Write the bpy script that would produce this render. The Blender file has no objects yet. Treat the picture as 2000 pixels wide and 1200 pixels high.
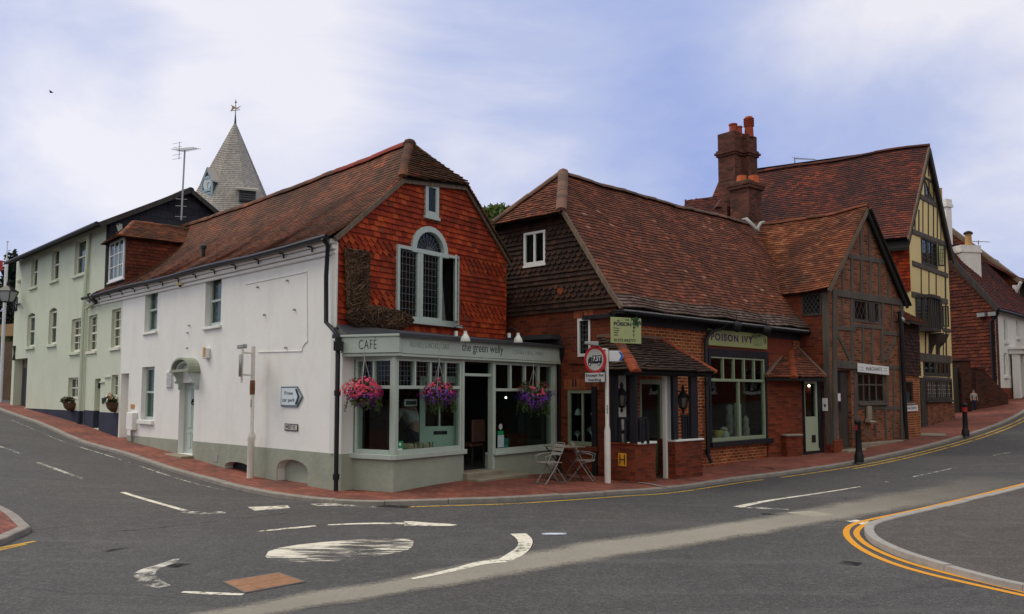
import bpy, math, random
import numpy as np
from mathutils import Vector as V, Matrix
from mathutils.geometry import tessellate_polygon
random.seed(7)
rnd = random.random
def ru(a, b): return a + (b - a) * random.random()
sc = bpy.context.scene
COL = sc.collection

# ------------------------------------------------------------------ camera model
FPX, CX, CY, EYE = 1600.0, 1000.0, 650.0, 1.8
PH = math.atan(118 / FPX)
CPH, SPH = math.cos(PH), math.sin(PH)
CAM = V((0, 0, EYE))
def ray(px, py):
    a = (px - CX) / FPX; b = -(py - CY) / FPX
    d = V((a, CPH - b * SPH, SPH + b * CPH))
    return d / d.y
def at(px, py, Y): return CAM + ray(px, py) * Y
def pt(px, Y):
    p = at(px, 768, Y); return (p.x, p.y)

# ------------------------------------------------------------------ frames (vertical planes)
class Fr:
    def __init__(s, A, B):
        s.A = V((A[0], A[1], 0)); d = V((B[0] - A[0], B[1] - A[1], 0))
        s.L = d.length; s.u = d / s.L
        n = V((s.u.y, -s.u.x, 0))
        if n.dot(-s.A) < 0: n = -n
        s.n = n
    def P(s, u, v, z): return s.A + s.u * u + s.n * v + V((0, 0, z))
    def uz(s, px, py, v=0.0):
        d = ray(px, py); q = s.A + s.n * v - CAM
        t = q.dot(s.n) / d.dot(s.n); p = CAM + d * t
        return ((p - s.A).dot(s.u), p.z)
    def pix(s, px, py, v=0.0):
        u, z = s.uz(px, py, v); return s.P(u, v, z)
    def rect(s, x0, y0, x1, y1, v=0.0):
        ym = (y0 + y1) / 2; xm = (x0 + x1) / 2
        return (s.uz(x0, ym, v)[0], s.uz(x1, ym, v)[0], s.uz(xm, y1, v)[1], s.uz(xm, y0, v)[1])
    def off(s, v):
        f = Fr.__new__(Fr); f.A = s.A + s.n * v; f.u = s.u; f.n = s.n; f.L = s.L; return f

# ------------------------------------------------------------------ mesh builder
class MB:
    def __init__(s): s.v = []; s.f = []
    def poly(s, pts):
        i = len(s.v); s.v.extend([tuple(p) for p in pts]); s.f.append(tuple(range(i, i + len(pts))))
    def raw(s, pts, faces):
        i = len(s.v); s.v.extend([tuple(p) for p in pts]); s.f.extend([tuple(i + k for k in f) for f in faces])
    def hexa(s, b, t):
        n = len(b)
        s.raw(list(b) + list(t), [tuple(reversed(range(n)))] + [tuple(range(n, 2 * n))] +
              [(k, (k + 1) % n, n + (k + 1) % n, n + k) for k in range(n)])
    def box(s, fr, u0, u1, v0, v1, z0, z1):
        b = [fr.P(u0, v0, z0), fr.P(u1, v0, z0), fr.P(u1, v1, z0), fr.P(u0, v1, z0)]
        t = [fr.P(u0, v0, z1), fr.P(u1, v0, z1), fr.P(u1, v1, z1), fr.P(u0, v1, z1)]
        s.hexa(b, t)
    def wbox(s, c, sx, sy, sz, rz=0):
        c = V(c); ca, sa = math.cos(rz), math.sin(rz)
        def q(x, y, z): return c + V((x * ca - y * sa, x * sa + y * ca, z))
        s.hexa([q(-sx/2, -sy/2, 0), q(sx/2, -sy/2, 0), q(sx/2, sy/2, 0), q(-sx/2, sy/2, 0)],
               [q(-sx/2, -sy/2, sz), q(sx/2, -sy/2, sz), q(sx/2, sy/2, sz), q(-sx/2, sy/2, sz)])
    def prism(s, pts, vec):
        vec = V(vec); s.hexa([V(p) for p in pts], [V(p) + vec for p in pts])
    def fprism(s, fr, uzs, v0, v1):
        s.hexa([fr.P(u, v0, z) for u, z in uzs], [fr.P(u, v1, z) for u, z in uzs])
    def beam(s, p0, p1, w, h, side):
        p0 = V(p0); p1 = V(p1); d = (p1 - p0).normalized(); a = V(side).normalized()
        a = (a - d * a.dot(d)).normalized(); b = d.cross(a)
        o = [a * (-w/2) + b * (-h/2), a * (w/2) + b * (-h/2), a * (w/2) + b * (h/2), a * (-w/2) + b * (h/2)]
        s.hexa([p0 + k for k in o], [p1 + k for k in o])
    def tube(s, pts, r, seg=8):
        pts = [V(p) for p in pts]; n = len(pts); rs = r if isinstance(r, (list, tuple)) else [r] * n
        vs = []; fs = []; prev = None
        for i, p in enumerate(pts):
            d = (pts[min(i + 1, n - 1)] - pts[max(i - 1, 0)]).normalized()
            if prev is None:
                a = d.cross(V((0, 0, 1)))
                if a.length < 1e-3: a = d.cross(V((1, 0, 0)))
            else: a = prev - d * prev.dot(d)
            a.normalize(); prev = a; b = d.cross(a)
            for k in range(seg):
                t = 2 * math.pi * k / seg
                vs.append(p + (a * math.cos(t) + b * math.sin(t)) * rs[i])
        for i in range(n - 1):
            for k in range(seg):
                fs.append((i*seg+k, i*seg+(k+1) % seg, (i+1)*seg+(k+1) % seg, (i+1)*seg+k))
        fs.append(tuple(reversed(range(seg)))); fs.append(tuple(range((n-1)*seg, n*seg)))
        s.raw(vs, fs)
    def lathe(s, c, prof, seg=16, axis=None):
        c = V(c); vs = []; fs = []; n = len(prof)
        ax = V(axis).normalized() if axis else V((0, 0, 1))
        a = ax.cross(V((1, 0, 0)))
        if a.length < .1: a = ax.cross(V((0, 1, 0)))
        a.normalize(); b = ax.cross(a)
        for r, z in prof:
            for k in range(seg):
                t = 2 * math.pi * k / seg
                vs.append(c + ax * z + (a * math.cos(t) + b * math.sin(t)) * r)
        for i in range(n - 1):
            for k in range(seg):
                fs.append((i*seg+k, i*seg+(k+1) % seg, (i+1)*seg+(k+1) % seg, (i+1)*seg+k))
        fs.append(tuple(reversed(range(seg)))); fs.append(tuple(range((n-1)*seg, n*seg)))
        s.raw(vs, fs)
    def ball(s, c, r, nu=10, nv=7, sc3=(1, 1, 1)):
        c = V(c); vs = [c + V((0, 0, -r * sc3[2]))]; fs = []
        for j in range(1, nv):
            t = -math.pi/2 + math.pi * j / nv
            for i in range(nu):
                p = 2 * math.pi * i / nu
                vs.append(c + V((r*sc3[0]*math.cos(t)*math.cos(p), r*sc3[1]*math.cos(t)*math.sin(p), r*sc3[2]*math.sin(t))))
        vs.append(c + V((0, 0, r * sc3[2])))
        for i in range(nu): fs.append((0, 1 + (i+1) % nu, 1 + i))
        for j in range(nv - 2):
            for i in range(nu):
                a = 1 + j*nu; fs.append((a+i, a+(i+1) % nu, a+nu+(i+1) % nu, a+nu+i))
        a = 1 + (nv-2)*nu
        for i in range(nu): fs.append((a+i, a+(i+1) % nu, len(vs)-1))
        s.raw(vs, fs)
    def wall(s, fr, outline, holes=(), reveal=.15, thick=.3):
        loops = [[(u, z) for u, z in outline]] + [list(h) for h in holes]
        flat = [p for l in loops for p in l]
        tris = tessellate_polygon([[V((u, z, 0)) for u, z in l] for l in loops])
        i = len(s.v)
        s.v.extend([tuple(fr.P(u, 0, z)) for u, z in flat])
        s.f.extend([tuple(i + k for k in t) for t in tris])
        def strip(l, d):
            n = len(l)
            for k in range(n):
                a = l[k]; b = l[(k + 1) % n]
                s.poly([fr.P(a[0], 0, a[1]), fr.P(b[0], 0, b[1]), fr.P(b[0], -d, b[1]), fr.P(a[0], -d, a[1])])
        strip(loops[0], thick)
        for h in loops[1:]: strip(h, reveal)
    def build(s, name, m, root=None, smooth=None, bevel=0, uv=True, seg=1):
        loc = world_loc(root)
        me = bpy.data.meshes.new(name)
        vs = np.array(s.v, dtype=np.float64) if s.v else np.zeros((0, 3))
        me.from_pydata((vs - np.array(loc)).tolist(), [], s.f)
        me.materials.append(m)
        if uv:
            me.update()
            ul = me.uv_layers.new(name='UVMap')
            co = vs; data = np.zeros((len(me.loops), 2))
            for p in me.polygons:
                nx, ny, nz = p.normal
                if abs(nz) > .98: t = (1, 0, 0); b = (0, 1, 0)
                else:
                    l = math.hypot(nx, ny); t = (-ny/l, nx/l, 0)
                    b = (-nz*t[1], nz*t[0], nx*t[1]-ny*t[0])
                for li in p.loop_indices:
                    c = co[me.loops[li].vertex_index]
                    data[li] = (c[0]*t[0]+c[1]*t[1], c[0]*b[0]+c[1]*b[1]+c[2]*b[2])
            ul.data.foreach_set('uv', data.ravel())
        o = bpy.data.objects.new(name, me); COL.objects.link(o)
        if root: o.parent = root
        else: o.location = (0, 0, 0)
        if smooth is not None:
            me.polygons.foreach_set('use_smooth', [True] * len(me.polygons))
            me.set_sharp_from_angle(angle=math.radians(smooth))
        if bevel:
            md = o.modifiers.new('bevel', 'BEVEL'); md.width = bevel; md.segments = seg; md.limit_method = 'ANGLE'
        return o
def world_loc(o):
    l = V((0, 0, 0))
    while o: l = l + o.location; o = o.parent
    return l
def thing(name, label, cat, loc, group=None):
    o = bpy.data.objects.new(name, None); o.empty_display_size = .3
    COL.objects.link(o); o.location = loc
    o['label'] = label; o['category'] = cat
    if group: o['group'] = group
    return o
def solo(mb, name, m, label, cat, loc, group=None, **k):
    """a thing that is one mesh, its origin at its base"""
    loc = V(loc); mb.v = [tuple(V(p) - loc) for p in mb.v]
    o = mb.build(name, m, None, **k); o.location = loc
    o['label'] = label; o['category'] = cat
    if group: o['group'] = group
    return o
def struct(mb, name, m, kind='structure', **k):
    o = mb.build(name, m, None, **k); o['kind'] = kind; return o

# ------------------------------------------------------------------ materials
class MT:
    def __init__(s, name):
        s.m = bpy.data.materials.new(name); s.m.use_nodes = True
        s.t = s.m.node_tree; s.t.nodes.clear()
        s.out = s.n('OutputMaterial')
    def n(s, typ, ins=None, **pr):
        nd = s.t.nodes.new('ShaderNode' + typ)
        for k, v in pr.items(): setattr(nd, k, v)
        for k, v in (ins or {}).items():
            if isinstance(v, bpy.types.NodeSocket): s.t.links.new(v, nd.inputs[k])
            else:
                if isinstance(v, tuple) and len(v) == 3 and nd.inputs[k].type == 'RGBA': v = (*v, 1)
                nd.inputs[k].default_value = v
        return nd
    def coord(s, kind='Object', scale=(1, 1, 1), rot=(0, 0, 0)):
        c = s.n('TexCoord')
        return s.n('Mapping', {'Vector': c.outputs[kind], 'Scale': scale, 'Rotation': rot}).outputs[0]
    def noise(s, vec, scale, detail=3, rough=.55, dist=0):
        return s.n('TexNoise', {'Vector': vec, 'Scale': scale, 'Detail': detail, 'Roughness': rough, 'Distortion': dist}).outputs[0]
    def ramp(s, fac, stops, interp='LINEAR'):
        r = s.n('ValToRGB', {'Fac': fac}); cr = r.color_ramp; cr.interpolation = interp
        while len(cr.elements) < len(stops): cr.elements.new(.5)
        for e, (p, c) in zip(cr.elements, stops):
            e.position = p; e.color = (*c, 1) if isinstance(c, tuple) else (c, c, c, 1)
        return r.outputs[0]
    def mix(s, f, a, b, mode='MIX'):
        nd = s.n('Mix', data_type='RGBA', blend_type=mode)
        for i, v in ((0, f), (6, a), (7, b)):
            if isinstance(v, bpy.types.NodeSocket): s.t.links.new(v, nd.inputs[i])
            else: nd.inputs[i].default_value = (*v, 1) if isinstance(v, tuple) and len(v) == 3 else v
        return nd.outputs[2]
    def math(s, op, a, b=0.0):
        return s.n('Math', {0: a, 1: b}, operation=op).outputs[0]
    def bump(s, h, strength=.3, dist=.02, prev=None):
        i = {'Height': h, 'Strength': strength, 'Distance': dist}
        if prev: i['Normal'] = prev
        return s.n('Bump', i).outputs[0]
    def done(s, col, rough=.8, nrm=None, metal=0, spec=.5, alpha=None):
        i = {'Base Color': col, 'Roughness': rough, 'Metallic': metal, 'Specular IOR Level': spec}
        if nrm: i['Normal'] = nrm
        b = s.n('BsdfPrincipled', i); sh = b.outputs[0]
        if alpha is not None:
            tr = s.n('BsdfTransparent')
            sh = s.n('MixShader', {0: alpha, 1: tr.outputs[0], 2: sh}).outputs[0]
        s.t.links.new(sh, s.out.inputs['Surface']); return s.m
def sc3(c, k): return (c[0]*k, c[1]*k, c[2]*k)
def stucco(name, col, var=.14, bump=.25, stain=.25):
    m = MT(name); v = m.coord()
    a = m.noise(v, .9, 4); c = m.mix(m.ramp(a, [(.3, 0.), (.7, 1.)]), sc3(col, 1 - var), col)
    st = m.noise(m.coord('Object', (1.7, 1.7, .55)), 1.1, 6, .65)
    c = m.mix(m.math('MULTIPLY', m.ramp(st, [(.5, 0.), (.72, 1.)]), stain), c, (col[0]*.55, col[1]*.52, col[2]*.46))
    sp = m.noise(v, 7, 5, .7)
    c = m.mix(m.math('MULTIPLY', m.ramp(sp, [(.62, 0.), (.74, 1.)]), stain * .8), c, sc3(col, .55))
    h = m.noise(v, 45, 3); h2 = m.noise(v, 5, 3)
    n = m.bump(h, bump, .01); n = m.bump(h2, bump * 1.2, .05, n)
    return m.done(c, .85, n, spec=.25)
def plain(name, col, rough=.5, metal=0, var=.15, scale=6, bump=.05, spec=.5):
    m = MT(name); v = m.coord(); a = m.noise(v, scale, 4)
    c = m.mix(m.ramp(a, [(.3, 0.), (.7, 1.)]), sc3(col, 1 - var), col)
    g = m.noise(v, scale * 6, 3)
    c = m.mix(m.math('MULTIPLY', m.ramp(g, [(.58, 0.), (.75, 1.)]), var), c, sc3(col, .5))
    return m.done(c, rough, m.bump(g, bump, .01) if bump else None, metal, spec)
def brickm(name, c1, c2, mortar, ms=.011, dirt=.4, bw=.225, rh=.075, dark=(.03, .015, .012), nd=.35):
    m = MT(name); uv = m.n('TexCoord').outputs['UV']
    w = m.noise(uv, 3, 2); wv = m.n('MixRGB', {'Fac': .006, 'Color1': uv, 'Color2': m.n('TexNoise', {'Vector': uv, 'Scale': 5.}).outputs['Color']}).outputs[0]
    b = m.n('TexBrick', {'Vector': wv, 'Color1': (0, 0, 0), 'Color2': (1, 1, 1), 'Mortar': (.5, .5, .5), 'Scale': 1.0, 'Mortar Size': ms,
                         'Mortar Smooth': .3, 'Bias': 0.0, 'Brick Width': bw, 'Row Height': rh}, offset=.5)
    f = m.math('ADD', m.math('MULTIPLY', b.outputs['Color'], .8), m.math('MULTIPLY', m.noise(uv, 1.4, 3), .35))
    col = m.ramp(f, [(.1, dark), (.1 + nd * .6, c1), (.62, c2), (1., sc3(c2, 1.35))])
    fine = m.noise(uv, 40, 3)
    col = m.mix(m.math('MULTIPLY', m.ramp(fine, [(.4, 0.), (.7, 1.)]), .4), col, sc3(c1, .5))
    mo = m.mix(m.ramp(m.noise(uv, 2.2, 3), [(.35, 0.), (.65, 1.)]), sc3(mortar, .5), mortar)
    col = m.mix(b.outputs['Fac'], col, mo)
    d = m.noise(m.n('TexCoord').outputs['Object'], .8, 5, .6)
    col = m.mix(m.math('MULTIPLY', m.ramp(d, [(.42, 0.), (.68, 1.)]), dirt), col, (.035, .02, .016))
    h = m.math('SUBTRACT', m.math('MULTIPLY', fine, .3), b.outputs['Fac'])
    return m.done(col, .9, m.bump(h, .7, .012), spec=.2)
def tilem(name, stops, patch=(.03, .015, .012), pk=.5, moss=None, ps=.7, lo=.45):
    m = MT(name); g = m.n('NewGeometry').outputs['Random Per Island']; v = m.coord()
    col = m.ramp(g, stops)
    p = m.noise(v, ps, 4, .6)
    col = m.mix(m.math('MULTIPLY', m.ramp(p, [(lo, 0.), (lo + .2, 1.)]), pk), col, patch)
    if moss:
        q = m.noise(v, 1.7, 5, .7)
        col = m.mix(m.math('MULTIPLY', m.ramp(q, [(.55, 0.), (.72, 1.)]), .55), col, moss)
    f = m.noise(v, 38, 4, .7)
    col = m.mix(m.math('MULTIPLY', m.ramp(f, [(.45, 0.), (.75, 1.)]), .45), col, sc3(patch, 1.5))
    return m.done(col, .88, m.bump(f, .35, .01), spec=.25)
def timber(name, col, sc=(22, 22, 1.2), rough=.85):
    m = MT(name); v = m.coord('Object', sc); a = m.noise(v, 1, 5, .65)
    c = m.ramp(a, [(.25, sc3(col, .45)), (.5, col), (.8, sc3(col, 1.6))])
    b = m.noise(m.coord(), 1.3, 3); c = m.mix(m.math('MULTIPLY', m.ramp(b, [(.4, 0.), (.7, 1.)]), .4), c, sc3(col, .5))
    return m.done(c, rough, m.bump(a, .5, .015), spec=.25)
def glassm(name, tint=(.8, .88, .86), refl=.10, rough=.02):
    m = MT(name); lw = m.n('LayerWeight', {'Blend': .5})
    f = m.math('ADD', m.math('MULTIPLY', m.math('POWER', lw.outputs['Facing'], 4.0), .4), refl)
    w = m.bump(m.noise(m.coord(), 2.5, 2), .05, .02)
    gl = m.n('BsdfGlossy', {'Color': (.9, .93, .95, 1), 'Roughness': rough, 'Normal': w}); tr = m.n('BsdfTransparent', {'Color': (*tint, 1)})
    s = m.n('MixShader', {0: f, 1: tr.outputs[0], 2: gl.outputs[0]})
    m.t.links.new(s.outputs[0], m.out.inputs['Surface']); return m.m
def worn(name, col, thr=.5, soft=.12, sca=(6, 6, 6), big=.9, rough=.8, amt=1.0, rotz=0):
    """road paint worn through to the asphalt by traffic"""
    m = MT(name); v = m.coord('Object', sca, (0, 0, rotz)); a = m.noise(v, 1, 6, .7)
    b = m.noise(m.coord(), big, 3)
    f = m.math('ADD', m.math('MULTIPLY', a, .65), m.math('MULTIPLY', b, .35))
    al = m.ramp(f, [(max(thr - soft, 0), 0.), (thr + soft, amt)])
    k = m.noise(m.coord(), 30, 3)
    c = m.mix(k, sc3(col, .75), col)
    return m.done(c, rough, None, spec=.2, alpha=al)

# ------------------------------------------------------------------ ground height field (a smooth fit through the foot of the walls)
_ctl = [(500, 930, 17.7), (655, 958, 15.1), (770, 962, 14.6), (900, 936, 16.06), (1088, 925, 18.8), (365, 890, 20.8), (240, 857, 24.8),
        (165, 830, 27.9), (35, 794, 34.0), (1240, 942, 16.5), (1385, 912, 20.2), (1500, 892, 22.2), (1622, 885, 22.97), (1765, 860, 25.9),
        (1812, 831, 30.7), (1862, 817, 33.2), (1957, 788, 36.0)]
_cp = []
for _x, _y, _Y in _ctl:
    _p = at(_x, _y, _Y); _cp.append((_p.x, _p.y, _p.z - .075))
_cp += [(0, 0, -.1), (-7, 4, -.05), (7, 4, -.1), (0, 8, -.1), (-3, 11, -.1), (4, 11, -.1), (9, 9, -.1), (14, 14, -.05), (-10, 12, .1),
        (-20, 22, .95), (20, 22, .35), (3, 14, -.1), (8, 17, -.08), (26, 34, 1.75), (-26, 40, 1.6), (0, 40, .3), (10, 40, .6)]
_cp = np.array(_cp)
def _ker(d2): return np.sqrt(d2 + 9.0)
def _fit():
    n = len(_cp); d2 = ((_cp[:, None, :2] - _cp[None, :, :2]) ** 2).sum(-1)
    K = _ker(d2) + np.eye(n) * -.15
    P = np.c_[np.ones(n), _cp[:, :2]]
    A = np.block([[K, P], [P.T, np.zeros((3, 3))]])
    return np.linalg.solve(A, np.r_[_cp[:, 2], 0, 0, 0])
_w = _fit()
def H(x, y):
    x = np.clip(np.asarray(x, float), -27, 27); y = np.clip(np.asarray(y, float), 0, 42)
    d2 = (x[..., None] - _cp[:, 0]) ** 2 + (y[..., None] - _cp[:, 1]) ** 2
    return _ker(d2) @ _w[:len(_cp)] + _w[-3] + _w[-2] * x + _w[-1] * y
def hz(x, y): return float(H(np.array([x]), np.array([y]))[0])
_Ys = np.arange(2.0, 70.0, .04)
def G(px, py, dz=0.0):
    """where a pixel's ray meets the road surface"""
    d = ray(px, py); zz = EYE + d.z * _Ys - H(d.x * _Ys, _Ys) - dz
    k = np.argmax(zz < 0)
    if zz[k] >= 0: k = len(_Ys) - 1
    a = _Ys[max(k - 1, 0)]; z0, z1 = zz[max(k-1, 0)], zz[k]
    Y = a + .04 * z0 / (z0 - z1) if z0 != z1 else a
    return V((d.x * Y, Y, 0))
PAV = .075
def gz(p): return V((p[0], p[1], hz(p[0], p[1]) + PAV))     # on the pavement

# ------------------------------------------------------------------ shared materials
SAGE = (.46, .54, .475)
M_white = stucco('white_render', (.79, .797, .76), .07, .09, .2)
M_plinth = stucco('sage_grey_plinth', (.33, .36, .29), .2, .3, .3)
M_green = stucco('pale_green_render', (.58, .635, .505), .08, .1, .16)
M_navy = stucco('navy_plinth_paint', (.03, .036, .065), .3, .25, .1)
M_sage = plain('sage_joinery_paint', SAGE, .45, var=.1, scale=3)
M_sagewall = stucco('sage_render', (.36, .40, .32), .18, .3, .25)
M_sash = plain('grey_green_sash_paint', (.46, .54, .50), .45, var=.1)
M_cream = plain('cream_window_paint', (.72, .70, .58), .5, var=.08)
M_wframe = plain('white_window_paint', (.75, .76, .75), .4, var=.06)
M_black = plain('black_gloss_paint', (.012, .013, .016), .5, var=.2, spec=.3)
M_blackw = timber('black_painted_timber', (.018, .018, .024), rough=.5)
M_lead = plain('grey_lead_sheet', (.045, .048, .055), .5, var=.35, scale=2)
M_leadlt = plain('pale_lead_sheet', (.34, .34, .33), .6, var=.3, scale=4)
M_came = plain('lead_came', (.10, .11, .115), .55, .3)
M_gal = plain('grey_painted_steel', (.35, .36, .35), .45, .3, var=.2)
M_pole = plain('cream_painted_post', (.74, .72, .66), .45, var=.14, scale=3)
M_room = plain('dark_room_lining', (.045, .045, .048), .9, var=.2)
M_glass = glassm('window_glass', refl=.02)
M_shopglass = glassm('shop_glass', (.82, .9, .87), .015)
M_curtain = plain('pale_curtain', (.26, .27, .26), .9, var=.2, scale=3)
M_netting = plain('net_curtain', (.50, .51, .49), .9, var=.15, scale=3)
M_timber = timber('weathered_grey_oak', (.104, .09, .077))
M_timberd = timber('dark_oak', (.055, .049, .045))
M_barge = timber('black_bargeboard', (.05, .044, .039))
M_bargelt = timber('pale_weathered_verge', (.16, .12, .085))
M_brick = brickm('orange_red_brick', (.20, .037, .014), (.29, .062, .02), (.50, .29, .14), .013, .22, dark=(.13, .026, .012))
M_brickd = brickm('dark_red_brick', (.155, .029, .013), (.215, .042, .017), (.17, .08, .05), .009, .45, dark=(.09, .02, .012))
M_brickin = brickm('old_infill_brick', (.19, .046, .02), (.30, .085, .04), (.24, .17, .11), .014, .5)
M_chim = brickm('chimney_brick', (.10, .035, .024), (.145, .05, .035), (.11, .07, .055), .009, .6)
M_walld = brickm('dark_garden_brick', (.06, .022, .016), (.085, .03, .02), (.07, .045, .035), .009, .5)
M_chimw = stucco('white_painted_chimney', (.78, .76, .72), .1, .4, .35)
M_pot = plain('terracotta_pot', (.36, .06, .022), .8, var=.3, scale=4, bump=.2)
M_potbuff = plain('buff_clay_pot', (.48, .27, .10), .8, var=.2, bump=.2)
M_slate = tilem('blue_black_slate', [(0, (.022, .023, .03)), (.6, (.032, .033, .042)), (1, (.05, .05, .06))], (.012, .012, .015), .4)
M_roofcafe = tilem('cafe_roof_tiles', [(0, (.085, .035, .02)), (.35, (.132, .049, .026)), (.7, (.185, .062, .03)), (.93, (.22, .075, .034)), (1, (.33, .09, .034))],
                   (.035, .021, .012), .75, moss=(.06, .045, .018))
M_roofivy = tilem('shop_roof_tiles', [(0, (.088, .035, .023)), (.3, (.13, .046, .028)), (.62, (.175, .058, .033)), (.88, (.225, .078, .044)), (.95, (.27, .085, .04)), (.988, (.34, .08, .03)), (1, (.5, .28, .2))],
                   (.075, .036, .025), .35)
M_rooforg = tilem('orange_old_tiles', [(0, (.09, .03, .014)), (.4, (.16, .048, .02)), (.8, (.215, .064, .025)), (1, (.29, .12, .06))], (.04, .018, .014), .85, ps=.7, lo=.47)
M_roofbig = tilem('purple_brown_tiles', [(0, (.06, .024, .02)), (.5, (.11, .034, .025)), (.85, (.165, .042, .026)), (1, (.23, .054, .028))], (.03, .019, .022), .75, ps=.45, lo=.47)
M_hang = tilem('red_hung_tiles', [(0, (.19, .022, .008)), (.35, (.30, .036, .011)), (.75, (.40, .052, .014)), (.96, (.48, .085, .02)), (1, (.08, .03, .02))],
               (.10, .016, .008), .55, ps=.8)
M_hangdk = tilem('dark_brown_hung_tiles', [(0, (.024, .013, .010)), (.5, (.042, .020, .014)), (.9, (.065, .028, .018)), (1, (.09, .036, .02))], (.016, .011, .009), .5)
M_hangbr = tilem('brown_red_hung_tiles', [(0, (.075, .020, .012)), (.5, (.12, .028, .015)), (.9, (.165, .04, .019)), (1, (.22, .055, .025))], (.035, .014, .01), .6)
M_ridge = tilem('clay_ridge_tiles', [(0, (.10, .06, .045)), (.6, (.17, .095, .07)), (1, (.22, .10, .06))], (.09, .07, .055), .5)
M_ridgered = tilem('red_ridge_tiles', [(0, (.20, .03, .018)), (1, (.30, .045, .022))], (.08, .03, .02), .4)
M_bonnet = tilem('orange_bonnet_tiles', [(0, (.16, .035, .014)), (1, (.36, .075, .025))], (.06, .03, .02), .3)
M_shingle = tilem('weathered_oak_shingle', [(0, (.32, .30, .27)), (.5, (.39, .37, .335)), (1, (.46, .44, .40))], (.20, .18, .155), .4, ps=.35)
M_under = plain('dark_roof_underlay', (.012, .010, .009), .95)
M_yellow = stucco('yellow_limewash', (.74, .60, .29), .07, .2, .1)
M_greyrend = stucco('grey_render', (.22, .19, .15), .2)
M_stone = plain('worn_stone', (.30, .26, .20), .9, var=.4, scale=3, bump=.4)
M_step = plain('stone_step', (.30, .26, .19), .9, var=.3, scale=3, bump=.3)
M_kerb = plain('granite_kerb', (.30, .275, .24), .9, var=.3, scale=5, bump=.3)
M_kerblt = plain('pale_concrete_kerb', (.36, .345, .32), .9, var=.2, scale=7, bump=.3)
M_yline = worn('yellow_line_paint', (.60, .38, .07), .42, .08, (11, 11, 11), 1.2)
M_ylineb = worn('bright_yellow_line_paint', (.78, .36, .035), .30, .1, (10, 10, 10), .9)
M_wline = worn('white_road_paint', (.80, .77, .64), .44, .06, (11, 11, 11), 1.6)
M_wlinef = worn('faded_white_road_paint', (.70, .68, .60), .53, .07, (7, 7, 7), .8)
M_disc = worn('scuffed_roundabout_paint', (.78, .745, .62), .515, .025, (1.8, 20, 1), 1.3, rotz=-.24)
M_paper = plain('white_sign_face', (.78, .80, .80), .4, var=.03)
M_ink = plain('black_lettering', (.02, .022, .026), .5, var=.1)

def asphalt(name, c, speck=.5, warm=(.105, .092, .082)):
    m = MT(name); v = m.coord(); a = m.noise(v, .35, 5, .6)
    col = m.mix(m.ramp(a, [(.35, 0.), (.65, 1.)]), sc3(c, .8), sc3(c, 1.12))
    w = m.noise(v, .22, 3); col = m.mix(m.math('MULTIPLY', m.ramp(w, [(.5, 0.), (.7, 1.)]), .5), col, warm)
    f = m.noise(v, 55, 3, .8)
    col = m.mix(m.ramp(f, [(.36, .8), (.56, 0.)]), col, sc3(c, .35))
    col = m.mix(m.ramp(m.noise(v, 70, 2, .8), [(.56, 0.), (.72, .6)]), col, sc3(c, 2.4))
    mo = m.noise(v, 5, 6, .75); col = m.mix(m.ramp(mo, [(.34, .45), (.5, 0.)]), col, sc3(c, .55)); col = m.mix(m.ramp(mo, [(.54, 0.), (.7, .35)]), col, sc3(c, 1.7))
    vo = m.n('TexVoronoi', {'Vector': v, 'Scale': 42.}); vc = m.n('SeparateColor', {0: vo.outputs['Color']}).outputs[0]
    sp = m.math('MULTIPLY', m.ramp(vc, [(.93, 0.), (.97, 1.)]), m.ramp(vo.outputs['Distance'], [(.2, 1.), (.4, 0.)]))
    col = m.mix(m.math('MULTIPLY', sp, speck), col, (.30, .27, .24))
    g2 = m.noise(v, 22, 2, .8); col = m.mix(m.ramp(g2, [(.36, .7), (.47, 0.)]), col, sc3(c, .5)); col = m.mix(m.ramp(g2, [(.58, 0.), (.7, .5)]), col, sc3(c, 1.9))
    wv = m.mix(.25, v, m.n('TexNoise', {'Vector': v, 'Scale': 1.3, 'Detail': 5.}).outputs['Color'])
    cr = m.n('TexVoronoi', {'Vector': wv, 'Scale': .42}, feature='DISTANCE_TO_EDGE').outputs['Distance']
    col = m.mix(m.math('MULTIPLY', m.ramp(cr, [(.0015, .6), (.005, 0.)]), m.ramp(m.noise(v, .3, 2), [(.54, 0.), (.6, 1.)])), col, sc3(c, .35))
    # tyre polish and old scuffs, long streaks
    st = m.noise(m.coord('Object', (.12, 1.6, 1), (0, 0, .25)), 1.2, 4, .6)
    col = m.mix(m.math('MULTIPLY', m.ramp(st, [(.55, 0.), (.72, 1.)]), .3), col, sc3(c, 1.7))
    n = m.bump(f, .5, .012); n = m.bump(vo.outputs['Distance'], .25, .008, n)
    return m.done(col, .85, n, spec=.3)
M_road = asphalt('asphalt', (.088, .086, .085))
M_road2 = asphalt('newer_asphalt', (.056, .058, .064), .15, (.06, .06, .062))
M_pave2 = asphalt('asphalt_footway', (.105, .094, .086), .3, (.115, .098, .086))
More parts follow.
